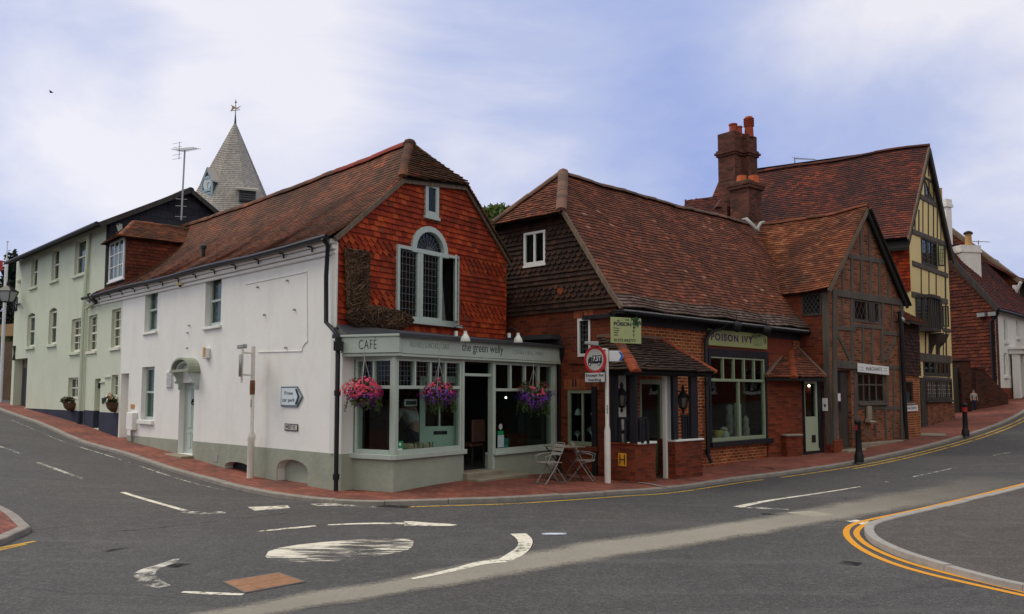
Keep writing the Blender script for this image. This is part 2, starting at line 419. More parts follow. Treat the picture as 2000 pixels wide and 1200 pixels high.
def pavers():
    m = MT('red_brick_pavers'); uv = m.n('TexCoord').outputs['UV']
    b = m.n('TexBrick', {'Vector': m.n('Mapping', {'Vector': uv, 'Rotation': (0, 0, .78)}).outputs[0], 'Color1': (0, 0, 0), 'Color2': (1, 1, 1), 'Mortar': (0, 0, 0), 'Scale': 1.0,
                         'Mortar Size': .006, 'Brick Width': .21, 'Row Height': .105}, offset=.5)
    c = m.ramp(b.outputs['Color'], [(0., (.20, .062, .042)), (.5, (.27, .085, .056)), (1., (.34, .11, .07))])
    d = m.noise(m.coord(), .8, 5, .65)
    c = m.mix(m.math('MULTIPLY', m.ramp(d, [(.4, 0.), (.68, 1.)]), .75), c, (.075, .037, .03))
    c = m.mix(m.math('MULTIPLY', b.outputs['Fac'], .7), c, (.05, .032, .026))
    s = m.noise(m.coord(), 9, 4, .7); c = m.mix(m.math('MULTIPLY', m.ramp(s, [(.6, 0.), (.7, 1.)]), .4), c, (.04, .025, .02))
    return m.done(c, .85, m.bump(m.math('SUBTRACT', m.math('MULTIPLY', s, .4), b.outputs['Fac']), .5, .008), spec=.3)
M_paver = pavers()

# ------------------------------------------------------------------ roof and wall tiling, every tile a slab of its own
def clip_poly(sub, clip):
    """Sutherland-Hodgman, clip convex counter-clockwise"""
    out = sub
    n = len(clip)
    for i in range(n):
        a = clip[i]; b = clip[(i + 1) % n]; inp = out; out = []
        if not inp: return []
        def side(p): return (b[0]-a[0])*(p[1]-a[1]) - (b[1]-a[1])*(p[0]-a[0])
        for k in range(len(inp)):
            p = inp[k]; q = inp[(k + 1) % len(inp)]; sp, sq = side(p), side(q)
            if sp >= 0: out.append(p)
            if (sp >= 0) != (sq >= 0):
                t = sp / (sp - sq); out.append((p[0] + (q[0]-p[0])*t, p[1] + (q[1]-p[1])*t))
    return out
def tiles(mb, poly, toward, gauge=.1, width=.165, lift=.022, jit=.0035, warp=None, shape=None, holes=(), thick=.034, under=None, s_origin=None):
    """cover a plane polygon with overlapping tiles; shape(row) -> plain, diamond or scallop; holes: (t, s) rectangles given by corner points"""
    poly = [V(p) for p in poly]; n = V((0, 0, 0))
    for i in range(len(poly)):
        a = poly[i]; b = poly[(i + 1) % len(poly)]; n += a.cross(b)
    n.normalize()
    if n.dot(V(toward)) < 0: n = -n
    t = V((0, 0, 1)).cross(n)
    t.normalize(); s = n.cross(t)
    o = poly[0]; p2 = [((p - o).dot(t), (p - o).dot(s)) for p in poly]
    area = sum(p2[i][0]*p2[(i+1) % len(p2)][1] - p2[(i+1) % len(p2)][0]*p2[i][1] for i in range(len(p2)))
    if area < 0: p2 = p2[::-1]
    s_lo = min(p[1] for p in p2); s_hi = max(p[1] for p in p2); t_lo = min(p[0] for p in p2); t_hi = max(p[0] for p in p2)
    hs = []
    for h in holes:
        q = [((V(p) - o).dot(t), (V(p) - o).dot(s)) for p in h]
        hs.append((min(a[0] for a in q), max(a[0] for a in q), min(a[1] for a in q), max(a[1] for a in q)))
    if under is not None:
        y = s_lo
        while y < s_hi:
            x = t_lo
            while x < t_hi:
                c = clip_poly([(x, y), (x + 1, y), (x + 1, y + .5), (x, y + .5)], p2)
                if len(c) > 2:
                    u = [o + t*a + s*b - n*(lift + .03) for a, b in c]; under.poly([warp(p) if warp else p for p in u])
                x += 1
            y += .5
    row = 0; s0 = s_lo
    while s0 < s_hi:
        shp = shape(row) if shape else 'plain'
        x = t_lo - width * (1.5 if row % 2 else 1.0) - ru(0, .02)
        while x < t_hi:
            w = width * ru(.97, 1.0); a0, a1 = x, x + w - .004; jl = ru(0, jit); js = ru(-.008, .008) * (jit / .006)
            b0 = s0 + js; b1 = s0 + gauge * 1.25
            if shp == 'diamond':
                k = w * .5; pl = [(a0, b0 + k * .75), ((a0+a1)/2, b0 - k * .25), (a1, b0 + k * .75), (a1, b1 + gauge * .8), (a0, b1 + gauge * .8)]
            elif shp == 'scallop':
                pl = [((a0+a1)/2 + w*.5*math.cos(g), b0 + w*.35 + w*.5*math.sin(g)) for g in [math.pi*(1 + q/6) for q in range(7)]] + [(a1, b1 + gauge * .8), (a0, b1 + gauge * .8)]
            else:
                sk = ru(-.004, .004) * (jit / .006)
                pl = [(a0, b0 + sk), (a1, b0 - sk), (a1, b1), (a0, b1)]
            x += width
            cl = clip_poly(pl, p2)
            for h in hs:
                if len(cl) < 3: break
                if max(p[0] for p in cl) <= h[0] or min(p[0] for p in cl) >= h[1] or max(p[1] for p in cl) <= h[2] or min(p[1] for p in cl) >= h[3]: continue
                B = 99; best = []; ba = 1e-5
                for q in ([(-B, -B), (h[0], -B), (h[0], B), (-B, B)], [(h[1], -B), (B, -B), (B, B), (h[1], B)], [(-B, -B), (B, -B), (B, h[2]), (-B, h[2])], [(-B, h[3]), (B, h[3]), (B, B), (-B, B)]):
                    c = clip_poly(cl, q); ar = abs(sum(c[i][0]*c[(i+1) % len(c)][1] - c[(i+1) % len(c)][0]*c[i][1] for i in range(len(c)))) if len(c) > 2 else 0
                    if ar > ba: ba = ar; best = c
                cl = best
            if len(cl) < 3: continue
            q0 = []
            for a, b in cl:
                hh = lift * (1 - (b - b0) / gauge) + jl
                q0.append((a, b, hh))
            top = [o + t*a + s*b + n*h for a, b, h in q0]; bot = [o + t*a + s*b + n*(h - thick) for a, b, h in q0]
            if warp: top = [warp(p) for p in top]; bot = [warp(p) for p in bot]
            m = len(top)
            mb.raw(top + bot, [tuple(range(m))] + [(k, m + k, m + (k+1) % m, (k+1) % m) for k in range(m)])
        row += 1; s0 += gauge
def ridge(mb, p0, p1, r=.12, seg=.32, up=(0, 0, 1), squash=.8, warp=None):
    p0 = V(p0); p1 = V(p1); d = p1 - p0; n = max(1, round(d.length / seg)); d.normalize()
    L = (p1 - p0).length / n; upv = V(up); upv = (upv - d * upv.dot(d)).normalized(); sd = d.cross(upv)
    for i in range(n):
        j = V((ru(-.006, .006), ru(-.006, .006), ru(-.006, .01)))
        a = p0 + d * (L * i - .015) + j; b = p0 + d * (L * (i + 1) + .015) + j
        vs = []
        for q, rr in ((a, r), (b, r * 1.05)):
            for k in range(9):
                th = math.pi * k / 8
                vs.append(q + sd * math.cos(th) * rr + upv * (math.sin(th) * rr * squash - .04))
        fs = [(k, k+1, 10+k, 9+k) for k in range(8)] + [tuple(range(9)), tuple(range(9, 18))]
        if warp: vs = [warp(v) for v in vs]
        mb.raw(vs, fs)

# ------------------------------------------------------------------ windows
def window(par, fr, r, v=-.1, m=None, fw=.055, cols=(), rows=(), bar=.03, lead=None, sill=None, glass=None, back='box', curtain=None, fd=.06, rail=None, name='window', arch=False, msill=None, leadm=None):
    """r = (u0, u1, z0, z1) of the opening; bars at the given fractions"""
    u0, u1, z0, z1 = r; m = m or M_wframe
    mb = MB(); b = v - fd / 2; f = v + fd / 2
    mb.box(fr, u0, u0 + fw, b, f, z0, z1); mb.box(fr, u1 - fw, u1, b, f, z0, z1)
    mb.box(fr, u0 + fw, u1 - fw, b, f, z1 - fw, z1); mb.box(fr, u0 + fw, u1 - fw, b, f, z0, z0 + fw * 1.2)
    iu0, iu1, iz0, iz1 = u0 + fw, u1 - fw, z0 + fw * 1.2, z1 - fw
    for c in cols:
        x = iu0 + (iu1 - iu0) * c; mb.box(fr, x - bar/2, x + bar/2, v - fd*.35, v + fd*.4, iz0, iz1)
    for c in rows:
        z = iz0 + (iz1 - iz0) * c; mb.box(fr, iu0, iu1, v - fd*.3, v + fd*.33, z - bar/2, z + bar/2)
    if rail:
        z = iz0 + (iz1 - iz0) * rail; mb.box(fr, iu0, iu1, v - fd*.5, v + fd*.65, z - .028, z + .028)
    w = mb.build(name, m, par, bevel=.004)
    g = MB(); g.box(fr, iu0, iu1, v - .012, v - .006, iz0, iz1); g.build('pane', glass or M_glass, w, uv=False)
    if lead:
        k = MB(); kind, a, c = lead
        if kind == 'sq':
            for i in range(1, a):
                x = iu0 + (iu1 - iu0) * i / a; k.box(fr, x - .006, x + .006, v - .008, v + .004, iz0, iz1)
            for i in range(1, c):
                z = iz0 + (iz1 - iz0) * i / c; k.box(fr, iu0, iu1, v - .007, v + .003, z - .006, z + .006)
        else:
            W, Hh = iu1 - iu0, iz1 - iz0; st = W / a; sl = c
            for sg in (1, -1):
                x = -Hh / sl
                while x < W + Hh / sl:
                    pts = []
                    for zz in (0, Hh):
                        pts.append((x + (zz / sl if sg > 0 else (Hh - zz) / sl), zz))
                    (xa, za), (xb, zb) = pts
                    lo, hi = 0.0, 1.0
                    dx = xb - xa
                    if abs(dx) > 1e-6:
                        ta, tb = (0 - xa) / dx, (W - xa) / dx
                        lo = max(lo, min(ta, tb)); hi = min(hi, max(ta, tb))
                    if hi > lo:
                        q = [fr.P(iu0 + xa + dx*tt, v - .002 + (.002 if sg > 0 else 0), iz0 + za + (zb - za)*tt) for tt in (lo, hi)]
                        k.beam(q[0], q[1], .011, .008, fr.u)
                    x += st
        k.build('lead_lattice', leadm or M_came, w, uv=False)
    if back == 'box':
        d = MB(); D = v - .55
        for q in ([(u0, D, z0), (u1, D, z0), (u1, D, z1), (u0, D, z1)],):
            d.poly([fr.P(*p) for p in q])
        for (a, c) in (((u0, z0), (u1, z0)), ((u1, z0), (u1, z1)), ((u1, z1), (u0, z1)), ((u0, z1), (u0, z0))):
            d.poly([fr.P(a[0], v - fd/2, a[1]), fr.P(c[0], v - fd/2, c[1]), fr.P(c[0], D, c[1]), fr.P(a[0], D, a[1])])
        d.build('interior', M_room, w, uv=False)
    if curtain:
        c = MB()
        for (a, b2, z_a, z_b) in curtain[1]:
            x0 = iu0 + (iu1 - iu0)*a; x1 = iu0 + (iu1 - iu0)*b2; n = max(4, int((x1 - x0) / .04)); za = iz0 + (iz1-iz0)*z_a; zb = iz0 + (iz1-iz0)*z_b
            for i in range(n):
                xa = x0 + (x1-x0)*i/n; xb = x0 + (x1-x0)*(i+1)/n; va = v - .1 - .02*(i % 2); vb = v - .1 - .02*((i+1) % 2)
                c.poly([fr.P(xa, va, za), fr.P(xb, vb, za), fr.P(xb, vb, zb), fr.P(xa, va, zb)])
        c.build('curtain', curtain[0], w, uv=False)
    if sill:
        e, d, h = sill; s = MB(); s.box(fr, u0 - e, u1 + e, v - .02, d, z0 - h, z0 - .003)
        s.build('sill', msill or m, w, bevel=.006)
    return w
def recess(r): return [(r[0], r[2]), (r[1], r[2]), (r[1], r[3]), (r[0], r[3])]
def text(par, fr, s, u, z, v, h, m, w=None, ext=.002, name='lettering', bold=0, skew=0, vert=None, space=1.0, mirror=False):
    """raised lettering centred on (u, z) of a frame; h = capital height, w = width to stretch to"""
    c = bpy.data.curves.new(name, 'FONT'); c.body = s; c.align_x = 'CENTER'; c.align_y = 'CENTER'; c.extrude = ext; c.size = 1; c.offset = bold; c.space_character = space
    c.materials.append(m)
    o = bpy.data.objects.new(name, c); COL.objects.link(o)
    bpy.context.view_layer.update()
    d = o.dimensions; sx = sz = h / .7
    if w and d.x > 0: sx = w / d.x
    loc = fr.P(u, v, z) - world_loc(par); X, Y, Z = fr.u, V((0, 0, 1)), fr.n
    if X.cross(Y).dot(Z) < 0: X = -X
    mt = Matrix.Identity(4)
    for i in range(3):
        mt[i][0] = X[i] * sx; mt[i][1] = Y[i] * sz + X[i] * skew * sz; mt[i][2] = Z[i]; mt[i][3] = loc[i]
    dg = bpy.context.evaluated_depsgraph_get()
    me = bpy.data.meshes.new_from_object(o.evaluated_get(dg)); me.name = name
    me.transform(mt)
    bpy.data.objects.remove(o); bpy.data.curves.remove(c)
    me.materials.clear(); me.materials.append(m)
    q = bpy.data.objects.new(name, me); COL.objects.link(q); q.parent = par
    return q

# ================================================================== plan frames
W = Fr(pt(190, 26.88), pt(655, 15.1))            # white side wall along the side street
Gb = Fr(pt(655, 15.1), pt(988, 19.25))           # tile-hung gable over the cafe
S = Fr(pt(770, 14.6), pt(1088, 18.8))            # cafe shopfront
T = Fr(pt(30, 34.3), pt(202, 26.65))             # three-storey green house, street side
TS = Fr(pt(202, 26.65), pt(365, 29.0))           # its slate-hung side
PS = Fr(pt(975, 20.1), pt(1205, 17.7))           # brick shop, tile-hung gable side
PF = Fr(pt(1205, 17.7), pt(1620, 24.83))         # brick shop, street side
MS = Fr(pt(1545, 23.76), pt(1622, 22.97))        # timber-framed shop, left flank
MF = Fr(pt(1622, 22.97), pt(1765, 25.9))         # its gable front
YF = Fr(pt(1783, 29.5), pt(1862, 33.2))          # tall yellow house front
YS = Fr(pt(1480, 32.31), pt(1783, 29.5))         # its left flank
BS = Fr(pt(1846, 38.2), pt(1950, 36.0))          # brown house flank
BF = Fr(pt(1950, 36.0), pt(2012, 39.9))          # brown house white front
def sash(root, fr, r, back=None, m=None, cols=(.5,), rows=(.25, .75), v=-.12, cur=None):
    return window(root, fr, r, v, m or M_cream, .06, cols, rows, .025, rail=.5, sill=(.07, .06, .09), curtain=cur)

# ================================================================== CAFE BUILDING
cafe = thing('cafe_building', 'white rendered corner cafe with red tile-hung gable, brown tiled roof and sage green shopfront', 'cafe', gz(pt(662, 15.3)))
uG = W.uz(236, 700)[0]; uR = W.L
zE0 = W.uz(190, 573, .25)[1]; zE1 = W.uz(640, 461, .25)[1]
def zeave(u): return zE0 + (zE1 - zE0) * max(0, min(1.1, u / W.L))
holesW = []
rw1 = W.rect(283, 562, 307.5, 648); rw2 = W.rect(401, 537, 432, 637); rw3 = W.rect(276, 717, 300.5, 821)
rdoor = W.rect(349, 748, 378, 891); rslot = W.rect(234.5, 730, 250, 862)
rdoor = (rdoor[0], rdoor[1], hz(*W.P(rdoor[0], 0, 0).xy) + PAV + .02, rdoor[3]); rslot = (rslot[0], rslot[1], rslot[2] - .05, rslot[3])
def archhole(px0, px1, pytop, pyb):
    a, b, z0, z1 = W.rect(px0, pytop, px1, pyb); n = 8; spring = z0 + (z1 - z0) * .55
    z0 -= .5
    return [(a, z0)] + [(a + (b-a)*(1-math.cos(math.pi*k/n))/2, spring + (z1-spring)*math.sin(math.pi*k/n)**.8) for k in range(n+1)] + [(b, z0)]
ah1 = archhole(440, 493, 903, 930); ah2 = archhole(542, 603, 898, 948)
mb = MB()
mb.wall(W, [(uG, -.6), (uR, -.6), (uR, zeave(uR) - .05), (uG, zeave(uG) - .05)], [recess(rw1), recess(rw2), recess(rw3), recess(rdoor), recess(rslot), ah1, ah2], .2, .003)
mb.build('side_wall', M_white, cafe)
# blind backs of the two cellar arches and the side passage
mb = MB()
for h, m_, nm in ((ah1, M_black, 'cellar_arch'), (ah2, M_sagewall, 'blind_arch')):
    b = MB(); b.fprism(W, h, -.2, -.16 if nm == 'blind_arch' else -.2 + .02); b.build(nm, m_, cafe)
b = MB(); b.box(W, rslot[0], rslot[1], -.5, -.2, rslot[2], rslot[3]); b.build('passage_back', M_white, cafe)
# plinth, 14 mm proud
pl = MB()
def zpl(u): return W.uz(245, 850)[1] + (W.uz(650, 886)[1] - W.uz(245, 850)[1]) * (u - W.uz(245, 850)[0]) / (W.L - W.uz(245, 850)[0])
def plw(ua, ub, holes=()):
    pl.wall(W.off(.014), [(ua, -.6), (ub, -.6), (ub, zpl(ub)), (ua, zpl(ua))], holes, .014, .01)
plw(rslot[1] + .04, rdoor[0] - .03); plw(rdoor[1] + .03, uR + .014, [[(u, z) for u, z in ah1], [(u, z) for u, z in ah2]])
pl.build('plinth', M_plinth, cafe)
# eaves cornice: three stepped mouldings
for k, (dz0, dz1, d) in enumerate(((.30, .22, .05), (.21, .12, .10), (.11, .02, .16))):
    c = MB(); uA = W.uz(176, 600)[0]
    c.hexa([W.P(uA, 0.002, zeave(uA) - dz0), W.P(uR, 0.002, zeave(uR) - dz0), W.P(uR, d, zeave(uR) - dz0), W.P(uA, d, zeave(uA) - dz0)],
           [W.P(uA, 0.002, zeave(uA) - dz1), W.P(uR, 0.002, zeave(uR) - dz1), W.P(uR, d, zeave(uR) - dz1), W.P(uA, d, zeave(uA) - dz1)])
    c.build('cornice', M_white, cafe, bevel=.015)
# gutter with brackets
g = MB(); uA = W.uz(176, 600)[0]
gp = [W.P(uA + (uR + .05 - uA) * i / 10, .25, zeave(uA + (uR - uA) * i / 10) - .02 - .02 * math.sin(i * 1.7)) for i in range(11)]
g.tube(gp, .055, 8)
for i in range(14):
    u = uA + (uR - uA) * (i + .4) / 14; g.box(W, u - .012, u + .012, .02, .25, zeave(u) - .12, zeave(u) - .09); g.box(W, u - .012, u + .012, .13, .16, zeave(u) - .2, zeave(u) - .1)
g.build('gutter', M_black, cafe, smooth=40)
# windows of the white wall
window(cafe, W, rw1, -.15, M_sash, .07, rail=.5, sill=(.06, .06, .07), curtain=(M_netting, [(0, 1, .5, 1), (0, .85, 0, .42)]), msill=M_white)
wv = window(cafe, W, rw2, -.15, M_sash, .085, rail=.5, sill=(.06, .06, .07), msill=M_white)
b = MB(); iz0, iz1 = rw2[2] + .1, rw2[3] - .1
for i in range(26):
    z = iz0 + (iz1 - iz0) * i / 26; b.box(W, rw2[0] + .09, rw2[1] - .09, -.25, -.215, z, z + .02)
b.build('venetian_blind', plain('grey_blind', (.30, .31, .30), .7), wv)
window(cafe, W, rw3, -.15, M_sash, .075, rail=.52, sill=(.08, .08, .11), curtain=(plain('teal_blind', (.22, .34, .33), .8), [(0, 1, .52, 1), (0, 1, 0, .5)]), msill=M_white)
# front door with hood on scrolled brackets
d = MB(); du0, du1, dz0, dz1 = rdoor
d.box(W, du0 + .05, du1 - .05, -.19, -.15, dz0, dz1 - .03)
dd = d.build('house_door', M_sash, cafe)
d = MB(); ww = du1 - du0 - .1
for (a, b_, c, e) in ((.1, .46, .08, .3), (.54, .9, .08, .3), (.1, .46, .36, .92), (.54, .9, .36, .92)):
    x0, x1 = du0 + .05 + ww * a, du0 + .05 + ww * b_; z0, z1 = dz0 + (dz1 - dz0) * c, dz0 + (dz1 - dz0) * e
    for q in ((x0, x1, z0, z0 + .025), (x0, x1, z1 - .025, z1), (x0, x0 + .025, z0, z1), (x1 - .025, x1, z0, z1)):
        d.box(W, q[0], q[1], -.15, -.138, q[2], q[3])
d.build('door_panel', M_sash, dd)
d = MB(); zk = W.uz(371, 783)[1]; xk = (du0 + du1) / 2 + .15; d.ball(W.P(xk, -.12, zk), .05, 8, 6); d.tube([W.P(xk - .1, -.12, zk), W.P(xk - .1, -.11, zk - .07), W.P(xk + .02, -.11, zk - .1)], .018, 6)
d.build('door_knocker', M_black, dd, smooth=50)
fr_ = MB(); fr_.box(W, du0, du0 + .05, -.2, -.13, dz0, dz1); fr_.box(W, du1 - .05, du1, -.2, -.13, dz0, dz1); fr_.box(W, du0, du1, -.2, -.13, dz1 - .03, dz1 + .0)
fr_.build('door_frame', M_sash, cafe)
st = MB(); p_ = W.P((du0 + du1) / 2, 0, 0); st.box(W, du0 - .12, du1 + .12, -.15, .32, dz0 - .16, dz0 - .01); st.build('doorstep', M_step, cafe, bevel=.015)
ha, hb, hz0, hz1 = W.rect(344, 699, 380, 727, .14)
hc, hr = (ha + hb) / 2, (hb - ha) / 2
hood = MB(); n = 12; zb = hz0 + .06; rise = hz1 - zb
def harc(r, k, e=1.0): return (hc + r * math.cos(math.pi - math.pi * k / n), zb + rise * e * math.sin(math.pi * k / n))
hood.fprism(W, [harc(hr, k) for k in range(n + 1)] + [harc(hr - .07, k, .82) for k in range(n, -1, -1)], 0, .28)
hood.box(W, ha - .03, ha + .14, 0, .30, zb - .07, zb + .0); hood.box(W, hb - .14, hb + .03, 0, .30, zb - .07, zb + .0)
hood.box(W, ha + .14, hb - .14, .22, .30, zb - .07, zb)
ho = hood.build('door_hood', M_plinth, cafe, bevel=.006)
b = MB(); b.fprism(W, [harc(hr - .12, k, .72) for k in range(n + 1)] + [harc(hr - .2, k, .55) for k in range(n, -1, -1)], 0.02, .18)
b.fprism(W, [harc(hr - .21, k, .55) for k in range(n + 1)], 0.02, .06); b.build('hood_arch', M_sash, ho)
for x in (ha + .08, hb - .08):
    b = MB(); b.fprism(W, [(x - .05, zb - .07), (x + .05, zb - .07), (x + .045, zb - .38), (x, zb - .5), (x - .045, zb - .38)], 0, .1)
    prof = [(.1, zb - .07), (.25, zb - .07), (.23, zb - .14), (.18, zb - .17), (.15, zb - .27), (.1, zb - .33)]
    b.hexa([W.P(x - .035, v, z) for v, z in prof], [W.P(x + .035, v, z) for v, z in prof])
    b.tube([W.P(x - .05, .14, zb - .3), W.P(x + .05, .14, zb - .3)], .05, 8); b.tube([W.P(x - .05, .2, zb - .1), W.P(x + .05, .2, zb - .1)], .045, 8)
    b.build('hood_bracket', M_sash, ho)
# louvred vent, small air grille
va = W.rect(326, 725, 339, 757); v_ = MB()
v_.box(W, va[0], va[1], 0.002, .02, va[2], va[3])
for i in range(12):
    z = va[2] + (va[3] - va[2]) * (i + .3) / 12.5; v_.hexa([W.P(va[0] + .02, .02, z + .02), W.P(va[1] - .02, .02, z + .02), W.P(va[1] - .02, .055, z), W.P(va[0] + .02, .055, z)],
      [W.P(va[0] + .02, .02, z + .027), W.P(va[1] - .02, .02, z + .027), W.P(va[1] - .02, .055, z + .007), W.P(va[0] + .02, .055, z + .007)])
v_.build('louvre_vent', M_wframe, cafe)
va = W.rect(417, 887, 425, 902, .02); v_ = MB(); v_.box(W, va[0], va[1], .014, .024, va[2], va[3]); v_.build('air_grille', M_leadlt, cafe)
# moulded outline of the blank panel
def pm(px, py): return W.uz(px, py)
mo = MB(); ol = [pm(505, 688), pm(590, 686), pm(592, 677), pm(597, 670), pm(601, 667), pm(600, 531), pm(480, 556)]
for a, b in zip(ol, ol[1:]):
    mo.beam(W.P(a[0], .006, a[1]), W.P(b[0], .004, b[1]), .02, .014, W.n)
mo.build('panel_moulding', M_white, cafe)
for px, py in ((505, 561), (563, 548), (560, 679), (371, 636), (368, 650), (367, 680), (518, 615), (577, 605)):
    hk = MB(); u, z = pm(px, py); hk.tube([W.P(u, 0, z), W.P(u, .05, z - .01)], .022, 6); hk.build('wall_hook', M_gal, cafe)
# ---- gable
gL = Gb.uz(655, 640)[0] + .04; gRr = Gb.uz(988, 640)[0]
hipL = Gb.uz(782, 346); hipR = Gb.uz(905, 361)
zgR = Gb.uz(988, 512)[1]; zgL = zeave(uR) + .02
zg0 = Gb.uz(655, 641)[1] - .05
gz_out = [(gL, zg0), (gRr, zg0), (gRr, zgR), (hipR[0], hipR[1]), (hipL[0], hipL[1]), (gL, zgL)]
rwin = Gb.rect(772, 490, 893, 630); rnar = Gb.rect(830, 363, 852, 422)
ra = Gb.rect(803, 447, 870, 493)
ac, ar, az0 = (ra[0] + ra[1]) / 2, (ra[1] - ra[0]) / 2, ra[2]
aar = ra[3] - az0
archg = [(rwin[0], rwin[2]), (rwin[1], rwin[2]), (rwin[1], rwin[3]), (ac + ar, rwin[3] + .001)] + [(ac + ar * math.cos(math.pi*k/14), max(rwin[3] + .002, az0 + .02) + aar * math.sin(math.pi*k/14)) for k in range(0, 15)] + [(ac - ar, rwin[3] + .001), (rwin[0], rwin[3])]
mb = MB(); mb.wall(Gb.off(-.05), gz_out, [archg, recess(rnar)], .15, .01)
qb = MB(); qb.box(Gb, gL - .038, gL - .004, -.12, .004, zpl(uR), zgL - .1); qb.build('corner_render', M_white, cafe)
mb.build('gable_wall', M_under, cafe)
tl = MB()
def shp_g(row): return 'diamond' if row in (5, 6, 7, 14, 15, 16) else 'plain'
gp3 = [Gb.P(u, 0, z) for u, z in gz_out]
hol = [[Gb.P(rwin[0], 0, rwin[2]), Gb.P(rwin[1], 0, rwin[3])], [Gb.P(rnar[0], 0, rnar[2]), Gb.P(rnar[1], 0, rnar[3])],
       *[[Gb.P(ac - ar*.97*math.sqrt(1 - (k/9)**2), 0, az0 - .02 + aar*.97*k/9), Gb.P(ac + ar*.97*math.sqrt(1 - (k/9)**2), 0, az0 - .02 + aar*.97*(k+1)/9)] for k in range(9)]]
tiles(tl, gp3, Gb.n, .112, .165, .025, .004, shape=shp_g, holes=hol)
tl.build('gable_tile_hanging', M_hang, cafe, uv=False)
# corner returns: white strip on the left
# big window: four-light casement, middle ones fixed, right one open, fanlight over
window(cafe, Gb, (rwin[0], rwin[0] + (rwin[1]-rwin[0])*.34, rwin[2], rwin[3]), .03, M_sash, .07, lead=('sq', 5, 9), name='leaded_casement', fd=.08)
window(cafe, Gb, (rwin[0] + (rwin[1]-rwin[0])*.343, rwin[0] + (rwin[1]-rwin[0])*.70, rwin[2], rwin[3]), .035, M_sash, .085, lead=('sq', 5, 9), name='leaded_casement', fd=.08)
cw = MB(); q0 = rwin[0] + (rwin[1]-rwin[0])*.70
cw.box(Gb, q0, rwin[1], -.05, .06, rwin[2], rwin[2] + .07); cw.box(Gb, q0, rwin[1], -.05, .06, rwin[3] - .06, rwin[3]); cw.box(Gb, rwin[1] - .07, rwin[1], -.05, .06, rwin[2] + .07, rwin[3] - .06)
ow = cw.build('window_frame', M_sash, cafe)
b = MB(); q_ = rwin[1] + .1; zz_ = (rwin[2] - .1, rwin[3] + .1)
for a_, c_ in (((q0, -.05), (q0, -.6)), ((q0, -.6), (q_, -.6)), ((q_, -.6), (q_, -.05))): b.poly([Gb.P(*a_, zz_[0]), Gb.P(*c_, zz_[0]), Gb.P(*c_, zz_[1]), Gb.P(*a_, zz_[1])])
for z_ in zz_: b.poly([Gb.P(q0, -.05, z_), Gb.P(q_, -.05, z_), Gb.P(q_, -.6, z_), Gb.P(q0, -.6, z_)])
b.build('interior', M_room, ow)
b = MB()
for i in range(8):
    xa = q0 + .34*i/8; xb = q0 + .34*(i+1)/8; va, vb = -.12 - .04*(i % 2), -.12 - .04*((i+1) % 2)
    b.poly([Gb.P(xa, va, rwin[2] + .02), Gb.P(xb, vb, rwin[2] + .02), Gb.P(q0 + .02 + .14*(i+1)/8, vb, rwin[3] - .1), Gb.P(q0 + .02 + .14*i/8, va, rwin[3] - .1)])
b.build('curtain', M_curtain, ow)
# open casement leaf swung outwards, hinged right
hinge = Gb.P(rwin[1] - .06, .08, 0); ang = math.radians(35)
lf = Fr((0, 0), (1, 0)); d_ = (-Gb.u * math.cos(ang) + Gb.n * math.sin(ang)); lf.A = hinge + d_ * .50; lf.u = -d_; lf.n = V((lf.u.y, -lf.u.x, 0)); lf.L = .5
if lf.n.dot(-lf.A) < 0: lf.n = -lf.n
window(cafe, lf, (0, .50, rwin[2] + .05, rwin[3] - .05), 0, M_sash, .05, lead=('sq', 4, 9), back=None, name='open_casement', fd=.04)
f = MB(); n = 14; zf = az0 + .02
def fa(r, k): return (ac + ar * r * math.cos(math.pi*k/n), zf + aar * r * math.sin(math.pi*k/n))
f.fprism(Gb, [fa(1.04, k) for k in range(n+1)] + [fa(.80, k) for k in range(n, -1, -1)], -.06, .07)
f.box(Gb, ac - ar*1.06, ac + ar*1.06, -.06, .08, zf - .09, zf)
fo = f.build('fanlight', M_sash, cafe, bevel=.004)
b = MB(); b.fprism(Gb, [fa(.8, k) for k in range(n+1)], -.03, -.02); b.build('pane', M_glass, fo, uv=False)
b = MB(); b.fprism(Gb, [fa(.9, k) for k in range(n+1)], -.5, -.45); b.build('interior', M_room, fo, uv=False)
b = MB()
for k in range(1, 9):
    t = math.pi*k/9; b.beam(Gb.P(ac + ar*.1*math.cos(t), -.015, zf + aar*.1*math.sin(t)), Gb.P(ac + ar*.8*math.cos(t), -.015, zf + aar*.8*math.sin(t)), .012, .012, Gb.n)
for rr in (.32, .56):
    for k in range(n):
        a_, c_ = fa(rr, k), fa(rr, k+1); b.beam(Gb.P(a_[0], -.015, a_[1]), Gb.P(c_[0], -.015, c_[1]), .010, .010, Gb.n)
b.fprism(Gb, [fa(.2, k) for k in range(n+1)], -.03, .03)
b.build('glazing_bars', M_came, fo)
b = MB(); b.box(Gb, rwin[0] - .05, rwin[1] + .05, -.05, .12, rwin[2] - .06, rwin[2] - .004); b.build('window_sill', M_sash, cafe)
window(cafe, Gb, (rnar[0] - .03, rnar[1] + .03, rnar[2] - .02, rnar[3] + .03), .03, M_sash, .085, sill=(.03, .08, .07))
